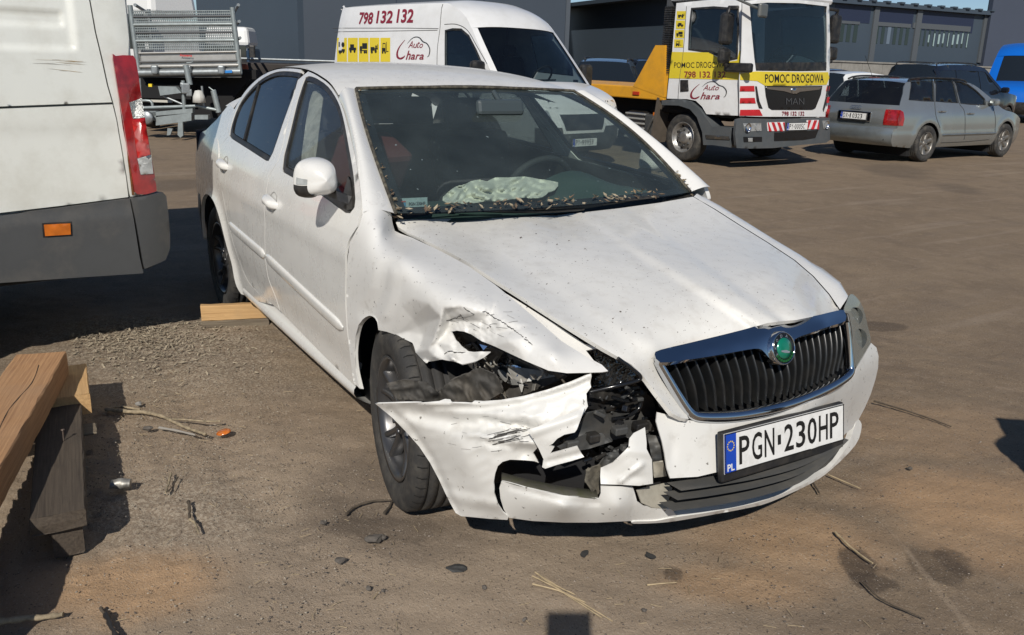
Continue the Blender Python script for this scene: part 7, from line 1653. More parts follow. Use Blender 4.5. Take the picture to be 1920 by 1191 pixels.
# front
wsc = [(1407, 8), (1440, 5), (1500, 6), (1552, 12), (1553, 70), (1552, 133), (1500, 134), (1419, 133), (1416, 110), (1412, 70)]
outer = [(1394, 2), (1440, -2), (1500, 0), (1556, 6), (1558, 70), (1557, 135), (1553, 165), (1549, 219), (1500, 219), (1430, 219), (1388, 218), (1388, 150), (1392, 95)]
tpf = tpanel('front_panel', outer, twhite, 0, None, .06, [wsc])
tws = tpanel('windscreen', [(1405, 6), (1440, 3), (1500, 4), (1554, 10), (1555, 70), (1554, 135), (1500, 136), (1417, 135), (1414, 110), (1410, 70)], cab_glass, -.02, None, .06, (), .006)
tpanel('windscreen_base', [(1417, 118), (1480, 117), (1553, 117), (1552, 133), (1500, 134), (1419, 133)], black_pl, -.008, tws)
yf = tpanel('yellow_band', [(1389, 138), (1418, 134), (1500, 135.5), (1554, 135.5), (1556, 146), (1551, 159), (1500, 161), (1436, 161), (1421, 152), (1389, 150)], yellow_print, .006, tpf, .06, (), .004)
def tftext(body, box, m, parent, name, off=.012, bold=.004):
    P = [tfp(box[0], box[3]), tfp(box[2], box[3]), tfp(box[0], box[1]), tfp(box[2], box[1])]; x, y, F = text_mesh(body, 1, 1, bold); V = []
    for u, v in zip(x, y): p = P[0]*(1-u)*(1-v)+P[1]*u*(1-v)+P[2]*(1-u)*v+P[3]*u*v; V.append((tf(p[0], p[1], off), p[0], p[1]))
    mb = MB(); mb.add(V, F); return mb.build(name, m, parent)
tftext('POMOC DROGOWA', (1435, 139, 1545, 155), black_print, yf, 'band_lettering')
gp_ = tpanel('grille', [(1435, 161), (1490, 162), (1543, 161), (1540, 178), (1530, 203), (1524, 206), (1448, 206), (1442, 202), (1437, 180)], black_gl, .008, tpf)
tpanel('grille_bar', [(1437, 163), (1490, 164), (1541, 163), (1536, 168), (1500, 172), (1488, 176), (1470, 171), (1438, 167)], chrome, .020, gp_, .04)
tpanel('grille_badge', [(1484, 166), (1496, 165), (1500, 171), (1492, 176), (1484, 174)], chrome, .032, gp_, .03)
tftext('MAN', (1474, 184, 1508, 196), mat('badge_dark_chrome', (.22, .23, .25), .25, .9), gp_, 'grille_letters', .016, .0)
tftext('798 132 132', (1467, 209, 1509, 217), red_print, tpf, 'phone_number', .010, .02)
redm = mat('stripe_red', (.50, .02, .025), .4); whm = mat('stripe_white', (.75, .75, .74), .4)
for y0, y1, x1, x2 in ((161, 171.5, 1415, 1416), (183.5, 194, 1416, 1418), (205.5, 217, 1425, 1431)):
    tpanel('red_stripe', [(1389, y0+.5), (x1, y0), (x2, y1), (1388, y1)], redm, .008, tpf, .06, (), .004)
for y0, y1 in ((162, 171), (182, 193), (204, 214)):
    tpanel('red_stripe', [(1552, y0), (1557, y0), (1555, y1), (1550, y1)], redm, .008, tpf, .06, (), .004)
tpanel('air_slot', [(1417, 162), (1420, 162), (1425, 190), (1431, 204), (1424, 203), (1420, 190)], black_pl, .008, tpf); tpanel('air_slot', [(1553, 160), (1556, 160), (1552, 190), (1545, 210), (1544, 205), (1549, 185)], black_pl, .008, tpf)
# bumper
bo_ = [(1377, 224), (1388, 221), (1450, 223), (1500, 222), (1545, 220), (1552, 221), (1552, 262), (1545, 267), (1500, 271), (1446, 277), (1400, 278), (1377, 277), (1374, 250)]
bpt = tpanel('front_bumper', bo_, tgrey, .06, None, .06, (), .05)
tpanel('bumper_intake', [(1447, 248), (1510, 245), (1530, 243), (1524, 258), (1500, 262), (1447, 264)], black_gl, .066, bpt)
for pts in ([(1389, 231), (1422, 230), (1423, 245), (1391, 246)], [(1538, 226), (1549, 225), (1550, 240), (1539, 241)]):
    hb = tpanel('headlamp', pts, clear_lens, .068, bpt)
    c0 = np.mean([tfp(*p) for p in pts], 0); mb = MB(); 
    for dy in ((-.12, .11) if pts[0][0] < 1400 else (0,)): mb.lathe([(.065, .0), (.05, -.03), (.0005, -.035)], 18, 'x', (tf(c0[0], c0[1], .086), c0[0]+dy, c0[1]))
    mb.build('reflector', chrome, hb)
tpanel('fog_lamp', [(1389, 256), (1424, 256), (1424, 265), (1390, 266)], black_gl, .066, bpt); tpanel('fog_lamp_lens', [(1398, 258), (1406, 258), (1406, 265), (1398, 265)], clear_lens, .070, bpt)
for x0, x1, y0, y1, sl in ((1434, 1466, 229, 245.5, 1), (1508, 1530, 225, 242, -1)):
    sp2 = tpanel('warning_board', [(x0, y0), (x1, y0-.7), (x1, y1-1), (x0, y1)], whm, .070, bpt)
    n = 3 if sl == 1 else 2
    for k in range(n+1):
        a = x0+(x1-x0)*(k-.35)/n; w_ = (x1-x0)/n*.5; sh = (x1-x0)/n*.55
        P = [(a, y0), (a+w_, y0), (a+w_+sh, y1), (a+sh, y1)] if sl == 1 else [(a+sh, y0), (a+w_+sh, y0), (a+w_, y1), (a, y1)]
        P = [(min(max(p[0], x0), x1), p[1]) for p in P]
        if abs(P[0][0]-P[1][0])+abs(P[2][0]-P[3][0]) > 2: tpanel('red_stripe', [p for i, p in enumerate(P) if p != P[i-1]], redm, .074, sp2, .06, (), .004)
pcT = tfp(1489, 236.5); RT = np.stack([[1, 0, 0], [0, 1, 0], [0, 0, 1]], 1)*1.0; plate(bpt, np.array([tf(pcT[0], pcT[1], .078), pcT[0], pcT[1]]), RT, ('PY', '0005C'))
# mirrors
for sg in (-1, 1):
    if sg == -1: a = TK.plane(1363, 62, 1, -1.30)
    else: a = TK.plane(1566, 62, 1, 1.32)
    mb = MB(); mb.box((a[0], a[1], a[2]+.06), (.13, .22, .46), None, .05); mb.box((a[0], a[1], a[2]-.33), (.12, .21, .22), None, .05); m_ = mb.build('mirror', black_pl, tt)
    mb = MB(); mb.tube([(a[0], a[1], a[2]+.28), (a[0]+.02, a[1], a[2]+.36), (a[0]-.05, sg*1.0, a[2]+.38)], .03, 8); mb.build('mirror_arm', black_pl, m_); mb = MB(); mb.tube([(a[0], a[1], a[2]-.40), (a[0]+.02, a[1]*.98, a[2]-.46), (a[0]-.03, sg*1.08, a[2]-.48)], .03, 8); mb.build('mirror_arm', black_pl, m_)
b_ = TK.plane(1432, 20, 0, 1.34); mb = MB(); mb.box(b_, (.06, .28, .20), rz3(.3), .03); mb.tube([b_, b_+np.array([-.18, -.45, .16])], .02, 6); mb.build('front_mirror', mat('mirror_shell_grey', (.12, .125, .12), .4), tt)
bb = TK.plane(1386, 127, 1, -1.16); mb = MB(); mb.box(bb, (.50, .10, .14), None, .03); mb.build('door_lamp', black_pl, tt)
# wings, snorkel, chassis, bed
fa = tside([(1245, 188), (1277, 186), (1298, 190), (1316, 205), (1331, 225), (1340, 238), (1374, 240), (1376, 277), (1340, 272), (1323, 272), (1321, 248), (1311, 220), (1298, 205), (1277, 198), (1245, 197)])
fo = TK.panel('wing', fa, tgrey, .035, .30, .06, True)
TK.panel('wing_step', tside([(1328, 253), (1372, 256), (1374, 262), (1330, 260)]), alu, .05, .01, .05, False, (), fo[0])
mud = TK.plane(1238, 250, 1, -.95); mb = MB(); mb.box((-.62, -.95, .62), (.06, .35, .75), ry3(.12)); mb.build('mudguard', mat('dusty_mudguard', (.11, .09, .07), .9, 0, .3, 6), tt)
s0 = TK.on(1256, 96); mb = MB()
for k in range(40):
    t = k/39; p0 = TK.plane(1262, 14, 1, -1.0); p1 = TK.plane(1248, 178, 1, -1.0); p = p0+(p1-p0)*t; mb.box(p, (.16, .18, .028), None, .006)
p = (p0+p1)/2; mb.tube([p0, p1], .065, 8); mb.build('air_intake', black_pl, tt)
tyel = mat('tow_yellow', (.75, .36, .025), .4, 0, .06, 3, dirt=(.35, .2, .06), ds=6, damt=.3)
def tbox(mb, px0, py0, px1, py1, Y0, Y1, bev=.01):
    a = TK.plane(px0, py1, 1, Y0); b = TK.plane(px1, py0, 1, Y0); mb.box(((a[0]+b[0])/2, (Y0+Y1)/2, (a[2]+b[2])/2), (abs(b[0]-a[0]), abs(Y1-Y0), abs(b[2]-a[2])), None, bev)
zb0, zb1 = TK.plane(1180, 184, 1, -1.12)[2], TK.plane(1180, 161, 1, -1.12)[2]; xh = TK.plane(1247, 170, 1, -1.12)[0]
mb = MB(); mb.box(((xh-5.4)/2, 0, (zb0+zb1)/2), (xh+5.4, 2.24, zb1-zb0), None, .02); bed = mb.build('loading_bed', tyel, tt)
P = [TK.plane(*p, 1, -1.12) for p in ((1247, 183), (1189, 162), (1231, 85), (1249, 85))]; P = [P[0], P[1], P[2], P[3]]
for sg in (-1, 1): mb = MB(); mb.extrude([np.array([p[0], sg*1.125, p[2]]) for p in P], (0, -sg*.10, 0)); mb.build('headboard_side', tyel, bed)
mb = MB(); mb.box((P[3][0]-.05, 0, P[3][2]-.06), (.10, 2.2, .12), None, .01); mb.box((P[3][0]-.04, 0, (P[3][2]+zb1)/2), (.04, 1.6, P[3][2]-zb1)); mb.build('headboard', tyel, bed)
a = TK.plane(1194, 175, 1, -1.13); mb = MB(); mb.box(a, (.16, .02, .06), None, .006); mb.build('side_marker', mat('marker_red', (.45, .04, .015), .3), bed)
mb = MB(); mb.box((-2.4, -.40, .78), (5.6, .10, .24)); mb.box((-2.4, .40, .78), (5.6, .10, .24)); mb.box((-1.2, 0, .8), (1.6, 1.7, .40)); mb.build('chassis', void_mat, tt)
t0 = TK.plane(1200, 236, 1, -1.02); mb = MB(); mb.box(t0+np.array([-.12, .25, 0]), (.55, .5, .50), None, .08); tank = mb.build('side_tank', alu, tt)
for k in range(6):
    mb = MB(); mb.box(t0+np.array([-.10, -.01, .20-.08*k]), (.50, .03, .03), None, .008); mb.build('tank_rib', mat('tank_rib_pale', (.5, .5, .47), .45, .5), tank)
mb = MB(); mb.box(t0+np.array([.28, .10, .0]), (.22, .3, .42), None, .03); mb.tube([t0+np.array([.25, -.06, -.1]), t0+np.array([.38, -.08, .12]), t0+np.array([.45, -.05, .22])], .03, 6); mb.build('valve_block', grey_pl, tt)
a = TK.plane(1230, 216, 1, -1.08); mb = MB(); mb.box(a, (.09, .03, .09), None, .01); mb.build('marker_lamp', orange_lens, tt)
def truck_wheel(x, y, sg, dual=False):
    r = empty('wheel', (x, y, .385)); r.parent = tt; mb = MB()
    mb.lathe([(.245, -.10), (.30, -.115), (.36, -.11), (.383, -.085), (.385, 0), (.383, .085), (.36, .11), (.30, .115), (.245, .10)], 48, 'y'); mb.build('tyre', rubber, r)
    mb = MB(); mb.lathe([(.25, sg*.10), (.245, sg*.108), (.225, sg*.085), (.215, sg*.03), (.17, sg*.02), (.165, sg*.045), (.10, sg*.055), (.095, sg*.09), (.06, sg*.095), (.0005, sg*.095)], 40, 'y'); rm = mb.build('rim', mat('steel_rim', (.40, .39, .37), .4, .7, .3, 18), r)
    for k in range(8):
        q = 2*PI*k/8; mb = MB(); mb.lathe([(.018, 0), (.016, sg*.02), (.0005, sg*.022)], 8, 'y', (.132*math.cos(q), sg*.05, .132*math.sin(q))); mb.build('wheel_nut', grey_pl, rm)
        mb = MB(); mb.lathe([(.022, 0), (.020, sg*.004), (.0005, sg*.004)], 10, 'y', (.195*math.cos(q+.39), sg*.026, .195*math.sin(q+.39))); mb.build('rim_hole', seam_mat, rm)
for x, y, s_ in ((0, -.98, -1), (0, .98, 1), (-3.6, -.95, -1), (-3.6, .95, 1)): truck_wheel(x, y, s_)

# ================================================================== buildings
FW = np.array([math.cos(YAW), math.sin(YAW), 0]); RT_ = np.array([math.sin(YAW), -math.cos(YAW), 0]); CG = np.array([CAMP[0], CAMP[1], 0])
def gp2(px, d, py=115):
    r_ = ray(px, py); q = CG+r_*(d/(r_ @ FW)); q[2] = 0; return q
wall_l = mat('facade_blue_grey', (.054, .074, .098), .5, 0, .06, .4); wall_d = mat('facade_dark_grey', (.046, .060, .080), .5, 0, .06, .4); band = mat('facade_dark_band', (.020, .028, .058), .5)
def wall_slab(name, a, b, z0, z1, m, parent, th=.3, rib=0.0):
    """upright wall from ground point a to b, thickness away from the camera"""
    d = b-a; L_ = np.linalg.norm(d); u = d/L_; n = np.array([u[1], -u[0], 0]); n = n if n @ (CG-a) > 0 else -n
    mb = MB(); mb.extrude([a+np.array([0, 0, z0]), b+np.array([0, 0, z0]), b+np.array([0, 0, z1]), a+np.array([0, 0, z1])], -n*th); o = mb.build(name, m, parent)
    if rib:
        k = int(L_/rib)
        for i in range(1, k):
            p = a+u*(L_*i/k); mb = MB(); mb.extrude([p-u*.012+n*.02+np.array([0, 0, z0]), p+u*.012+n*.02+np.array([0, 0, z0]), p+u*.012+n*.02+np.array([0, 0, z1]), p-u*.012+n*.02+np.array([0, 0, z1])], -n*.025); mb.build('panel_joint', band, o)
    return o, a, u, n, L_
hall = empty('warehouse', tuple(gp2(700, 42)), 0, 'tall windowless dark grey warehouse behind the lettered van', 'building')
hl = np.array(hall.location)
c1, c2, c3 = gp2(386, 46), gp2(573, 39), gp2(1058, 43)
wall_slab('wall', c1-hl, c2-hl, 0, 11, wall_l, hall); wall_slab('wall', c2-hl, c3-hl, 0, 11, wall_d, hall, .3, 4.0)  # left face coloured lighter to stand for its stronger light
mb = MB(); mb.add([c1-hl+np.array([0, 0, 10.9]), c2-hl+np.array([0, 0, 10.9]), c3-hl+np.array([0, 0, 10.9]), c3-hl+FW*14+np.array([0, 0, 10.9]), c1-hl+FW*14+np.array([0, 0, 10.9])], [(0, 1, 2, 3, 4)]); mb.build('roof', wall_d, hall)
for a_, b_ in ((c1, c1+FW*14), (c3, c3+FW*14)): wall_slab('wall', a_-hl+FW*.35, b_-hl, 0, 10.85, wall_d, hall, .25)
off_b = empty('office_building', tuple(gp2(1450, 46)), 0, 'long low dark grey building with a strip of windows under its eaves', 'building'); ol = np.array(off_b.location)
d1, d2, d3 = gp2(1040, 60.1), gp2(1336, 42.4), gp2(1870, 52.0)
ZR = 5.0
def facade(a, b, wins, dark, tag_):
    o, a0, u, n, L_ = wall_slab('wall', a-ol, b-ol, 0, ZR, wall_l, off_b, .35)
    def P(px, py, off=0.0):       # picture point on this facade -> (distance along, z)
        d = ray(px, py); A0 = a+n*off; t = ((A0-CAMP) @ n)/(d @ n); q = CAMP+t*d; return (q-a) @ u, q[2]
    def slab(name, px0, py0, px1, py1, m, dep, parent, z_=None):
        s0, z0 = P(px0, py1); s1, z1 = P(px1, py0); s0, s1 = min(s0, s1), max(s0, s1)
        q = [a-ol+u*s_+np.array([0, 0, z]) for s_, z in ((s0, z0), (s1, z0), (s1, z1), (s0, z1))]
        mb = MB(); mb.extrude([p+n*dep for p in q], -n*(dep+.02) if dep > 0 else n*-.04); return mb.build(name, m, parent)
    return o, P, slab, u, n, L_
fo1, P1, slab1, u1, n1, L1 = facade(d1, d2, None, None, '')
fo2, P2, slab2, u2, n2, L2 = facade(d2, d3, None, None, '')
mull = mat('window_mullion', (.09, .10, .11), .5); wgl = mat('facade_glass', (.02, .03, .028), .06, 0, spec=.8); blind = mat('window_blind', (.30, .40, .40), .7); blind2 = mat('window_blind_grey', (.13, .17, .22), .7)
slab1('dark_band', 1059, 21, 1127, 51, band, .012, fo1)
for i in range(8):
    x0 = 1062+8.2*i
    if x0 < 1073: continue
    w1 = slab1('window', x0, 52, x0+7.4, 78, wgl if i not in (2, 4) else blind2, .015, fo1)
slab1('doorway', 1200, 80, 1240, 105, band, .015, fo1)
# signs and lamps on the facade
sb = slab1('no_parking_sign', 1083, 87, 1100, 101, mat('sign_blue', (.01, .07, .35), .4), .05, None)
sb.parent = None; sb.location = tuple(ol); tag(sb, 'blue square sign with red and white circle on the facade', 'sign')
s_, z_ = P1(1090, 95); mb = MB(); cc = d1-ol+u1*s_+n1*.056+np.array([0, 0, z_]); ring = [cc+u1*.20*math.cos(t)+np.array([0, 0, .20*math.sin(t)]) for t in np.linspace(0, 2*PI, 24, endpoint=False)]; rin = [cc+n1*.01+u1*.14*math.cos(t)+np.array([0, 0, .14*math.sin(t)]) for t in np.linspace(0, 2*PI, 24, endpoint=False)]
mb.add(ring, [tuple(range(24))]); mb.build('sign_ring', redm, sb); mb = MB(); mb.add(rin, [tuple(range(24))]); mb.build('sign_disc', whm, sb)
# right wing: recessed windows under a dark eaves band, sloping reveals, posts
slab2('eaves_band', 1565, 8, 1636, 40, band, .012, fo2); slab2('eaves_band', 1642, 17, 1716, 46, band, .012, fo2); slab2('eaves_band', 1720, 22, 1830, 56, band, .012, fo2)
for k, (x0, x1, n_) in enumerate(((1574, 1612, 3), (1640, 1708, 6), (1713, 1820, 12))):
    for i in range(n_):
        a_ = x0+(x1-x0)*i/n_; b_ = x0+(x1-x0)*(i+1)/n_-1.1; yt = 44+(a_-1574)*.066; yb_ = 78+(a_-1574)*.052
        m_ = wgl
        if (k, i) in ((1, 2),): m_ = blind2
        ww = slab2('window', a_, yt, b_, yb_, m_, .015, fo2)
        if k == 2 and i > 2:
            rgx = random.Random(i*7+k); h1 = rgx.uniform(.1, .35); slab2('blind', a_+.8, yt+(yb_-yt)*h1, b_-.8-rgx.uniform(0, 2.5), yb_-(yb_-yt)*rgx.uniform(0, .25), blind, .030, ww)
    slab2('window_head', x0-1, 41+(x0-1574)*.066, x1+1, 43.6+(x0-1574)*.066, mull, .05, fo2)
for x in (1636, 1716, 1842): slab2('post', x, 8+(x-1560)*.06, x+5, 118, mull, .10, fo2)
rr = [(d2, d3, u2, n2, L2), (d1, d2, u1, n1, L1)]
for (a, b, u, n, L_) in rr:
    mb = MB(); mb.extrude([a-ol+n*.30+np.array([0, 0, ZR]), b-ol+n*.30+np.array([0, 0, ZR]), b-ol+n*.30+np.array([0, 0, ZR+.22]), a-ol+n*.30+np.array([0, 0, ZR+.22])], -n*1.5); mb.build('eaves', wall_l, off_b)
    k = int(L_/1.05)
    for i in range(k):
        p = a-ol+u*(L_*(i+.5)/k)+n*.26+np.array([0, 0, ZR+.25]); mb = MB(); mb.box(p, (.30, .30, .09), rz3(math.atan2(u[1], u[0]))); mb.build('roof_rib', wall_l, off_b)
mb = MB(); mb.add([d1-ol+np.array([0, 0, ZR+.1]), d2-ol+np.array([0, 0, ZR+.1]), d3-ol+np.array([0, 0, ZR+.1]), d3-ol+FW*12+np.array([0, 0, ZR+.4]), d1-ol+FW*12+np.array([0, 0, ZR+.4])], [(0, 1, 2, 3, 4)]); mb.build('roof', wall_d, off_b)
blk = empty('corner_block', tuple(gp2(1900, 46)), 0, 'taller dark blue grey building block at the right edge', 'building'); bl_ = np.array(blk.location)
e1, e2 = gp2(1846, 51.0), gp2(2080, 53.5); wall_slab('wall', e1-bl_, e2-bl_, 0, 10, mat('facade_navy', (.058, .070, .10), .55, 0, .06, .4), blk, .3, 3.2); rd_ = np.array([*ray(1875, 115)[:2], 0]); rd_ /= np.linalg.norm(rd_); wall_slab('wall', e1-bl_+rd_*.35, e1-bl_+rd_*10, 0, 9.9, wall_l, blk, .25)
# concrete retaining wall in front of the office building: separate cast panels
rw = empty('retaining_wall', tuple(gp2(1700, 43)), 0, 'low concrete wall of cast panels in front of the office building', 'wall'); rl_ = np.array(rw.location)
conc = mat('cast_concrete', (.27, .26, .235), .9, 0, .15, 2, dirt=(.14, .13, .115), ds=3, damt=.5, bump=.2, bs=12); f1, f2 = gp2(1540, 42.5), gp2(1960, 50.0); u = (f2-f1)/np.linalg.norm(f2-f1); n = np.array([u[1], -u[0], 0]); n = n if n @ (CG-f1) > 0 else -n; Lw = np.linalg.norm(f2-f1); kk = int(Lw/1.42)
for i in range(kk):
    for j, (z0, z1) in enumerate(((0, 1.0), (1.012, 1.98))):
        a = f1-rl_+u*(Lw*i/kk+.012); b = f1-rl_+u*(Lw*(i+1)/kk-.012); mb = MB(); mb.extrude([a+np.array([0, 0, z0]), b+np.array([0, 0, z0]), b+np.array([0, 0, z1]), a+np.array([0, 0, z1])], -n*.25); mb.build('panel', conc, rw)
mb = MB(); mb.extrude([f1-rl_+n*.06+np.array([0, 0, 1.985]), f2-rl_+n*.06+np.array([0, 0, 1.985]), f2-rl_+n*.06+np.array([0, 0, 2.06]), f1-rl_+n*.06+np.array([0, 0, 2.06])], -n*.36); mb.build('coping', conc, rw)

# ================================================================== tipping trailer with mesh sides
D0 = 15.3
def tp_(px, py, d=D0):          # point on the trailer's front plane
    o = CG+FW*d; r_ = ray(px, py); t = ((o-CAMP) @ FW)/(r_ @ FW); return CAMP+t*r_
tr = empty('tipper_trailer', tuple(np.r_[tp_(350, 250)[:2], 0]), 0, 'galvanised tipper trailer with wire mesh sides and aluminium board', 'trailer'); tl = np.array(tr.location); tl[2] = 0
def T_(px, py, d=0.0): return tp_(px, py)-tl-FW*d
gal_l = mat('galvanised_light', (.34, .38, .38), .45, .5, .2, 10); alub = mat('aluminium_board', (.50, .49, .46), .4, .6, .12, 6, dirt=(.36, .34, .3), ds=5, damt=.4)
def bar(name, a, b, r, m=gal_l, parent=None, d=0.0, n=6): mb = MB(); mb.tube([T_(*a, d), T_(*b, d)], r, n); return mb.build(name, m, parent or tr)
bar('post', (245, 10), (263, 140), .045); bar('post', (437, 14), (452, 138), .045); 
mesh = empty('mesh_side', (0, 0, 0)); mesh.parent = tr
for i in range(15):
    y = 20+5.05*i; a, b = (250+.09*(y-20), y+1.5), (438+.12*(y-20), y)
    if i in (2, 8): bar('rail', a, b, .024, mat('dark_rail', (.10, .105, .11), .5, .5), mesh)
    elif i in (5, 11): bar('rail', a, b, .034, gal_l, mesh)
    else: bar('wire', a, b, .010, gal_l, mesh, 0, 4)
for i in range(52):
    t = (i+.5)/52; bar('wire', (250+188*t, 20), (258+188*t, 95), .009, gal_l, mesh, 0, 4)
mbx = MB(); P = [T_(262, 98), T_(446, 95), T_(451, 131), T_(266, 134)]; mbx.extrude(P, FW*.05); bd = mbx.build('front_board', alub, tr)
for y in (99.5, 116, 124.5): bar('board_ridge', (263+(y-98)*.1, y+.5), (447+(y-98)*.12, y-2.5), .018 if y < 120 else .03, alub if y != 116 else mat('board_groove', (.12, .12, .12), .6), bd, .03)
bar('frame_beam', (263, 137), (454, 134.5), .07, galv)
for x in (296, 358, 420): mb = MB(); mb.box(T_(x, 131, .08), (.12, .12, .16), rz3(YAW), .03); mb.build('hinge', galv, tr)
mb = MB()
A0 = T_(341, 106, .06); text(mb, 'Anssems', A0, RT_, np.array([0, 0, 1.0]), .22, .045, .03); mb.build('board_lettering', mat('letter_red', (.5, .02, .02), .5), bd)
mb = MB(); P = [T_(427, 132, .09), T_(440, 131.5, .09), T_(440, 136.5, .09), T_(427, 137, .09)]; mb.add(P, [(0, 1, 2, 3)]); mb.build('sticker', mat('sticker_bright_blue', (.02, .2, .55), .5), tr)
DT = np.array([*ray(400, 115)[:2], 0]); DT /= np.linalg.norm(DT)
# side meshes and bed behind the front board
for (px, s_) in ((263, -1), (454, 1)):
    mb = MB(); p = T_(px, 120); mb.extrude([p+np.array([0, 0, -.15]), p+DT*3.6+np.array([0, 0, -.15]), p+DT*3.6+np.array([0, 0, .25]), p+np.array([0, 0, .25])], RT_*.04*-s_); mb.build('side_board', alub, tr)
    for k in range(3):
        mb = MB(); q = p+np.array([0, 0, .45+.28*k]); mb.tube([q, q+DT*3.6], .03, 5); mb.build('rail', galv, tr)
    mb = MB(); mb.tube([p+DT*3.6, p+DT*3.6+np.array([0, 0, 1.1])], .04, 6); mb.build('post', galv, tr)
a, b = T_(263, 137), T_(454, 137); mb = MB(); mb.extrude([a, b, b+DT*3.6, a+DT*3.6], (0, 0, -.08)); mb.build('bed_floor', grey_pl, tr)
mb = MB(); m0 = (a+b)/2; mb.box(m0+DT*1.9+np.array([0, 0, -.35]), (3.2, 1.1, .25), rz3(YAW)); mb.build('under_frame', void_mat, tr)
zg = lambda p: np.array([p[0], p[1], 0])
for s_ in (-.85, .85):
    for dd in (1.6, 2.4):
        w_ = make_wheel('wheel', tr, tuple(zg(m0)+RT_*s_+DT*dd+np.array([0, 0, .33])), .33, .2, .2, 6, 0, 1 if s_ < 0 else -1, alu, False); w_.rotation_euler = (0, 0, YAW)
# drawbar, jockey wheels, winch, lower beam
for pts, r_ in (([(276, 196), (280, 188), (305, 187), (310, 196)], .025), ([(370, 122), (378, 158)], .05), ([(420, 168), (430, 208)], .05), ([(412, 162), (420, 168), (424, 167)], .012), ([(372, 118), (382, 117), (382, 113)], .012)):
    mb = MB(); mb.tube([T_(*p, .5) for p in smooth_line(pts, 3)], r_, 8); mb.build('jockey_post' if r_ > .04 else 'handle', gal_l, tr)
for P in ([(272, 205), (320, 205), (320, 222), (276, 224)], [(318, 216), (384, 208), (384, 222), (320, 231)], [(300, 208), (386, 200), (386, 208), (312, 214)], [(324, 160), (356, 161), (366, 172), (328, 177)], [(390, 212), (414, 212), (414, 220), (390, 220)]):
    mb = MB(); mb.extrude([T_(*p, .6) for p in P], FW*.12); mb.build('drawbar_part', gal_l, tr)
mb = MB(); c_ = T_(307, 216, .68); RR = np.stack([-FW, RT_, [0, 0, 1]], 1); mb.lathe([(.0005, .03), (.10, .03), (.12, .0), (.0005, -.03)], 20, 'x', c_, True, RR); mb.build('jockey_wheel', galv, tr)
for P in ([(345, 235), (354, 236), (350, 247), (344, 248)], [(364, 224), (372, 224), (373, 248), (368, 252), (363, 247)]): mb = MB(); mb.extrude([T_(*p, .7) for p in P], FW*.05); mb.build('chain_bracket', gal_l, tr)
for x, y, r_ in ((372, 164, .10), (378, 172, .07), (366, 158, .05)): mb = MB(); mb.box(T_(x, y, .55), (r_*1.6, r_*1.4, r_*1.8), rz3(YAW+.4), .02); mb.build('winch', galv, tr)
for a_, b_, r_ in (((366, 150), (369, 226), .035), ((272, 200), (392, 196), .03), ((330, 178), (372, 196), .02), ((392, 196), (430, 204), .03), ((288, 146), (290, 180), .015), ((400, 160), (404, 200), .02)):
    mb = MB(); mb.tube([T_(*a_, .52), T_(*b_, .52)], r_, 6); mb.build('strut', gal_l if r_ > .025 else galv, tr)
mb = MB(); mb.lathe([(.0005, .16), (.06, .15), (.10, .05), (.11, -.05), (.0005, -.06)], 16, 'z', T_(398, 184, .6)); mb.build('winch_cover', mat('pale_cover', (.55, .54, .50), .6), tr)
mb = MB(); mb.box(T_(305, 188, .3), (.06, .62, .04), rz3(YAW)); mb.build('pale_strut', mat('pale_strut', (.5, .48, .42), .6), tr)
mb = MB(); mb.box(T_(350, 176, -.6), (.3, 2.3, .9), rz3(YAW)); mb.build('underside_shade', void_mat, tr)  # black slab put in for the shade under the bed
mb = MB(); mb.box(T_(302, 159, .4), (.05, .06, .05), rz3(YAW)); mb.build('coupling_lamp', letter_yellow, tr)
# small orange machine and dark low bed beside the trailer, lorry cabs behind
om = MB(); q = at(452, 232); base_o = CG+FW*17+RT_*((452-CX)/FPX*17); om.box((0, 0, .95), (.5, .35, .30), rz3(YAW), .06); om.box((0, .05, 1.20), (.35, .25, .18), rz3(YAW+.3), .05); om.box((0, 0, .42), (.3, .25, .8), rz3(YAW), .03); o = om.build('machine', mat('machine_orange', (.42, .09, .03), .6, 0, .4, 9)); o.location = (base_o[0], base_o[1], 0); tag(o, 'small orange red machine behind the saloon rear window', 'machine')
lb = CG+FW*20.5+RT_*((545-CX)/FPX*20.5); lt = empty('low_trailer', (lb[0], lb[1], 0), YAW, 'dark flat trailer bed behind the saloon roof', 'trailer')
mb = MB(); mb.box((0, 0, 1.15), (2.2, 3.0, .28), None, .02); mb.build('bed', mat('dark_bed', (.035, .028, .024), .7, 0, .3, 4), lt); mb = MB(); mb.tube([(-1.1, -1.5, 1.38), (-1.1, 1.5, 1.38)], .03, 6); mb.build('edge_rail', galv, lt)
mb = MB(); mb.box((0, 0, .75), (1.6, 1.4, .5)); mb.build('frame', void_mat, lt)
for y in (-.9, .9):
    for x in (-.6, .6): make_wheel('wheel', lt, (x, y, .35), .35, .22, .2, 6, 0, 1 if y > 0 else -1, alu, False)
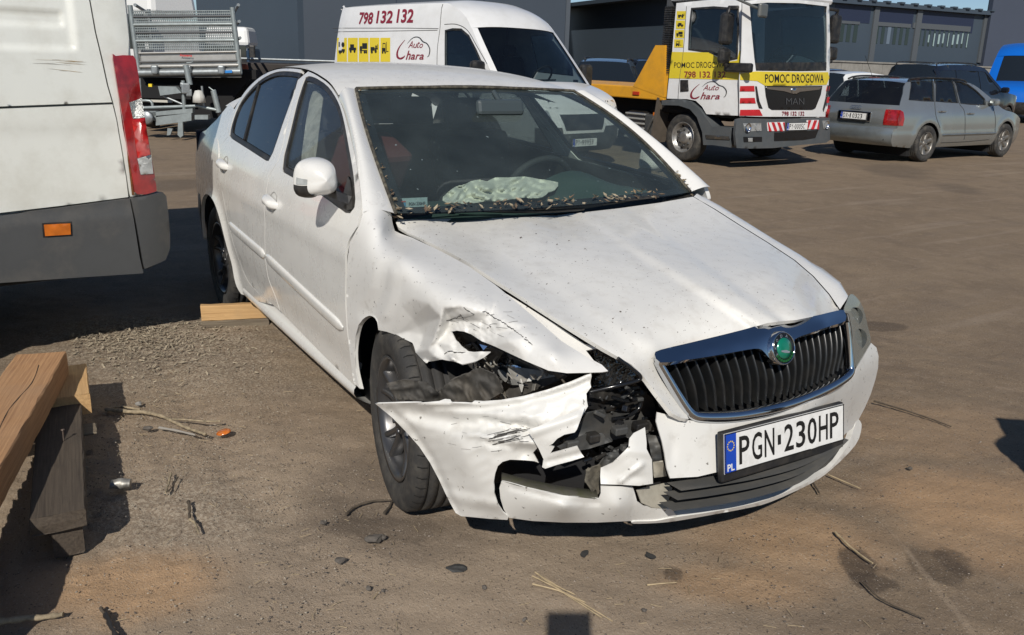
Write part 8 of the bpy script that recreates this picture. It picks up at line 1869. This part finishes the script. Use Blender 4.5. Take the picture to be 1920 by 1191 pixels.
def lorry_cab(px, d, h, label, wd=2.4, ht=3.3, low=mat('cab_blue', (.02, .045, .09), .3, 0, coat=.6), top=mat('cab_white', (.74, .74, .72), .4)):
    b = CG+FW*d+RT_*((px-CX)/FPX*d); r = empty('lorry', (b[0], b[1], 0), h, label, 'lorry')
    mb = MB(); mb.box((-.9, 0, ht*.40), (1.8, wd, ht*.5), None, .10); c_ = mb.build('cab', low, r); mb = MB(); mb.box((-1.0, 0, ht*.83), (1.6, wd*.96, ht*.30), None, .16, (.86, .9)); mb.build('cab_top', top, r)
    mb = MB(); mb.box((.005, 0, ht*.56), (.05, wd*.88, ht*.26), None, .02); mb.build('windscreen', far_glass, c_); mb = MB(); mb.box((.0, 0, ht*.20), (.20, wd, .36), None, .06); mb.build('bumper', top, c_)
    for s_ in (-1, 1):
        mb = MB(); mb.box((.12, s_*(wd/2+.16), ht*.58), (.14, .24, .62), None, .05); mb.box((.04, s_*(wd/2+.03), ht*.66), (.05, .22, .05)); mb.build('mirror', black_pl, c_); mb = MB(); mb.box((.09, s_*wd*.38, ht*.21), (.06, .36, .16), None, .03); mb.build('headlamp', clear_lens, c_)
    for s_ in (-1, 1): make_wheel('wheel', r, (-.9, s_*(wd/2-.16), .48), .48, .28, .28, 8, 0, s_, alu, False)
    mb = MB(); mb.box((-3.6, 0, .85), (4.2, .9, .3)); mb.build('frame', void_mat, r)
    for s_ in (-1, 1): make_wheel('wheel', r, (-4.4, s_*(wd/2-.2), .48), .48, .3, .28, 8, 0, s_, alu, False)
    return r
lorry_cab(428, 36, R(-30), 'lorry with blue cab and white roof beside the mesh trailer', 2.0, 2.62)
lorry_cab(238, 24, R(-62), 'lorry with white cab showing above the mesh trailer', 2.4, 3.55, mat('cab_white2', (.72, .72, .70), .4))
# ================================================================== just outside the picture: the phone, and a made-up board cut to throw the right shadow
pb = CAMP-CM[2]*.012-CM[1]*.012+CM[0]*.004
mb = MB(); mb.box((0, 0, 0), (.125, .085, .009), None, .004); ph = mb.build('phone', black_gl); ph.matrix_world = Matrix([[CM[0][0], CM[1][0], CM[2][0], pb[0]], [CM[0][1], CM[1][1], CM[2][1], pb[1]], [CM[0][2], CM[1][2], CM[2][2], pb[2]], [0, 0, 0, 1]])
tag(ph, 'hand held phone whose shadow lies at the lower edge', 'phone')
bp = np.array([1.95, .85, 0]); bn_ = np.array([SUN[0], SUN[1], 0]); bn_ /= np.linalg.norm(bn_)
def shade_src(px, py):
    g = at(px, py); t = ((bp-g) @ bn_)/(SUN @ bn_); return g+SUN*t
P = [shade_src(*p) for p in ((1868, 782), (1878, 800), (1887, 815), (1874, 822), (1867, 831), (1876, 842), (1892, 853), (1906, 867), (1940, 900), (2000, 940))]
u_ = np.array([-bn_[1], bn_[0], 0]); low = min((p-bp) @ u_ for p in P); sgn = 1 if RT_ @ u_ > 0 else -1
top_r = P[0]+u_*sgn*.75; P2 = P+[np.array([P[-1][0], P[-1][1], .0]), np.array([top_r[0], top_r[1], 0.0]), np.array([top_r[0], top_r[1], P[0][2]-.02])]
mb = MB(); mb.extrude([p-bp for p in P2], bn_*.018); bo2 = mb.build('shadow_board', w_grey); bo2.location = tuple(bp); tag(bo2, 'added upright board beyond the right edge, outline shaped to cast the shadow', 'board')
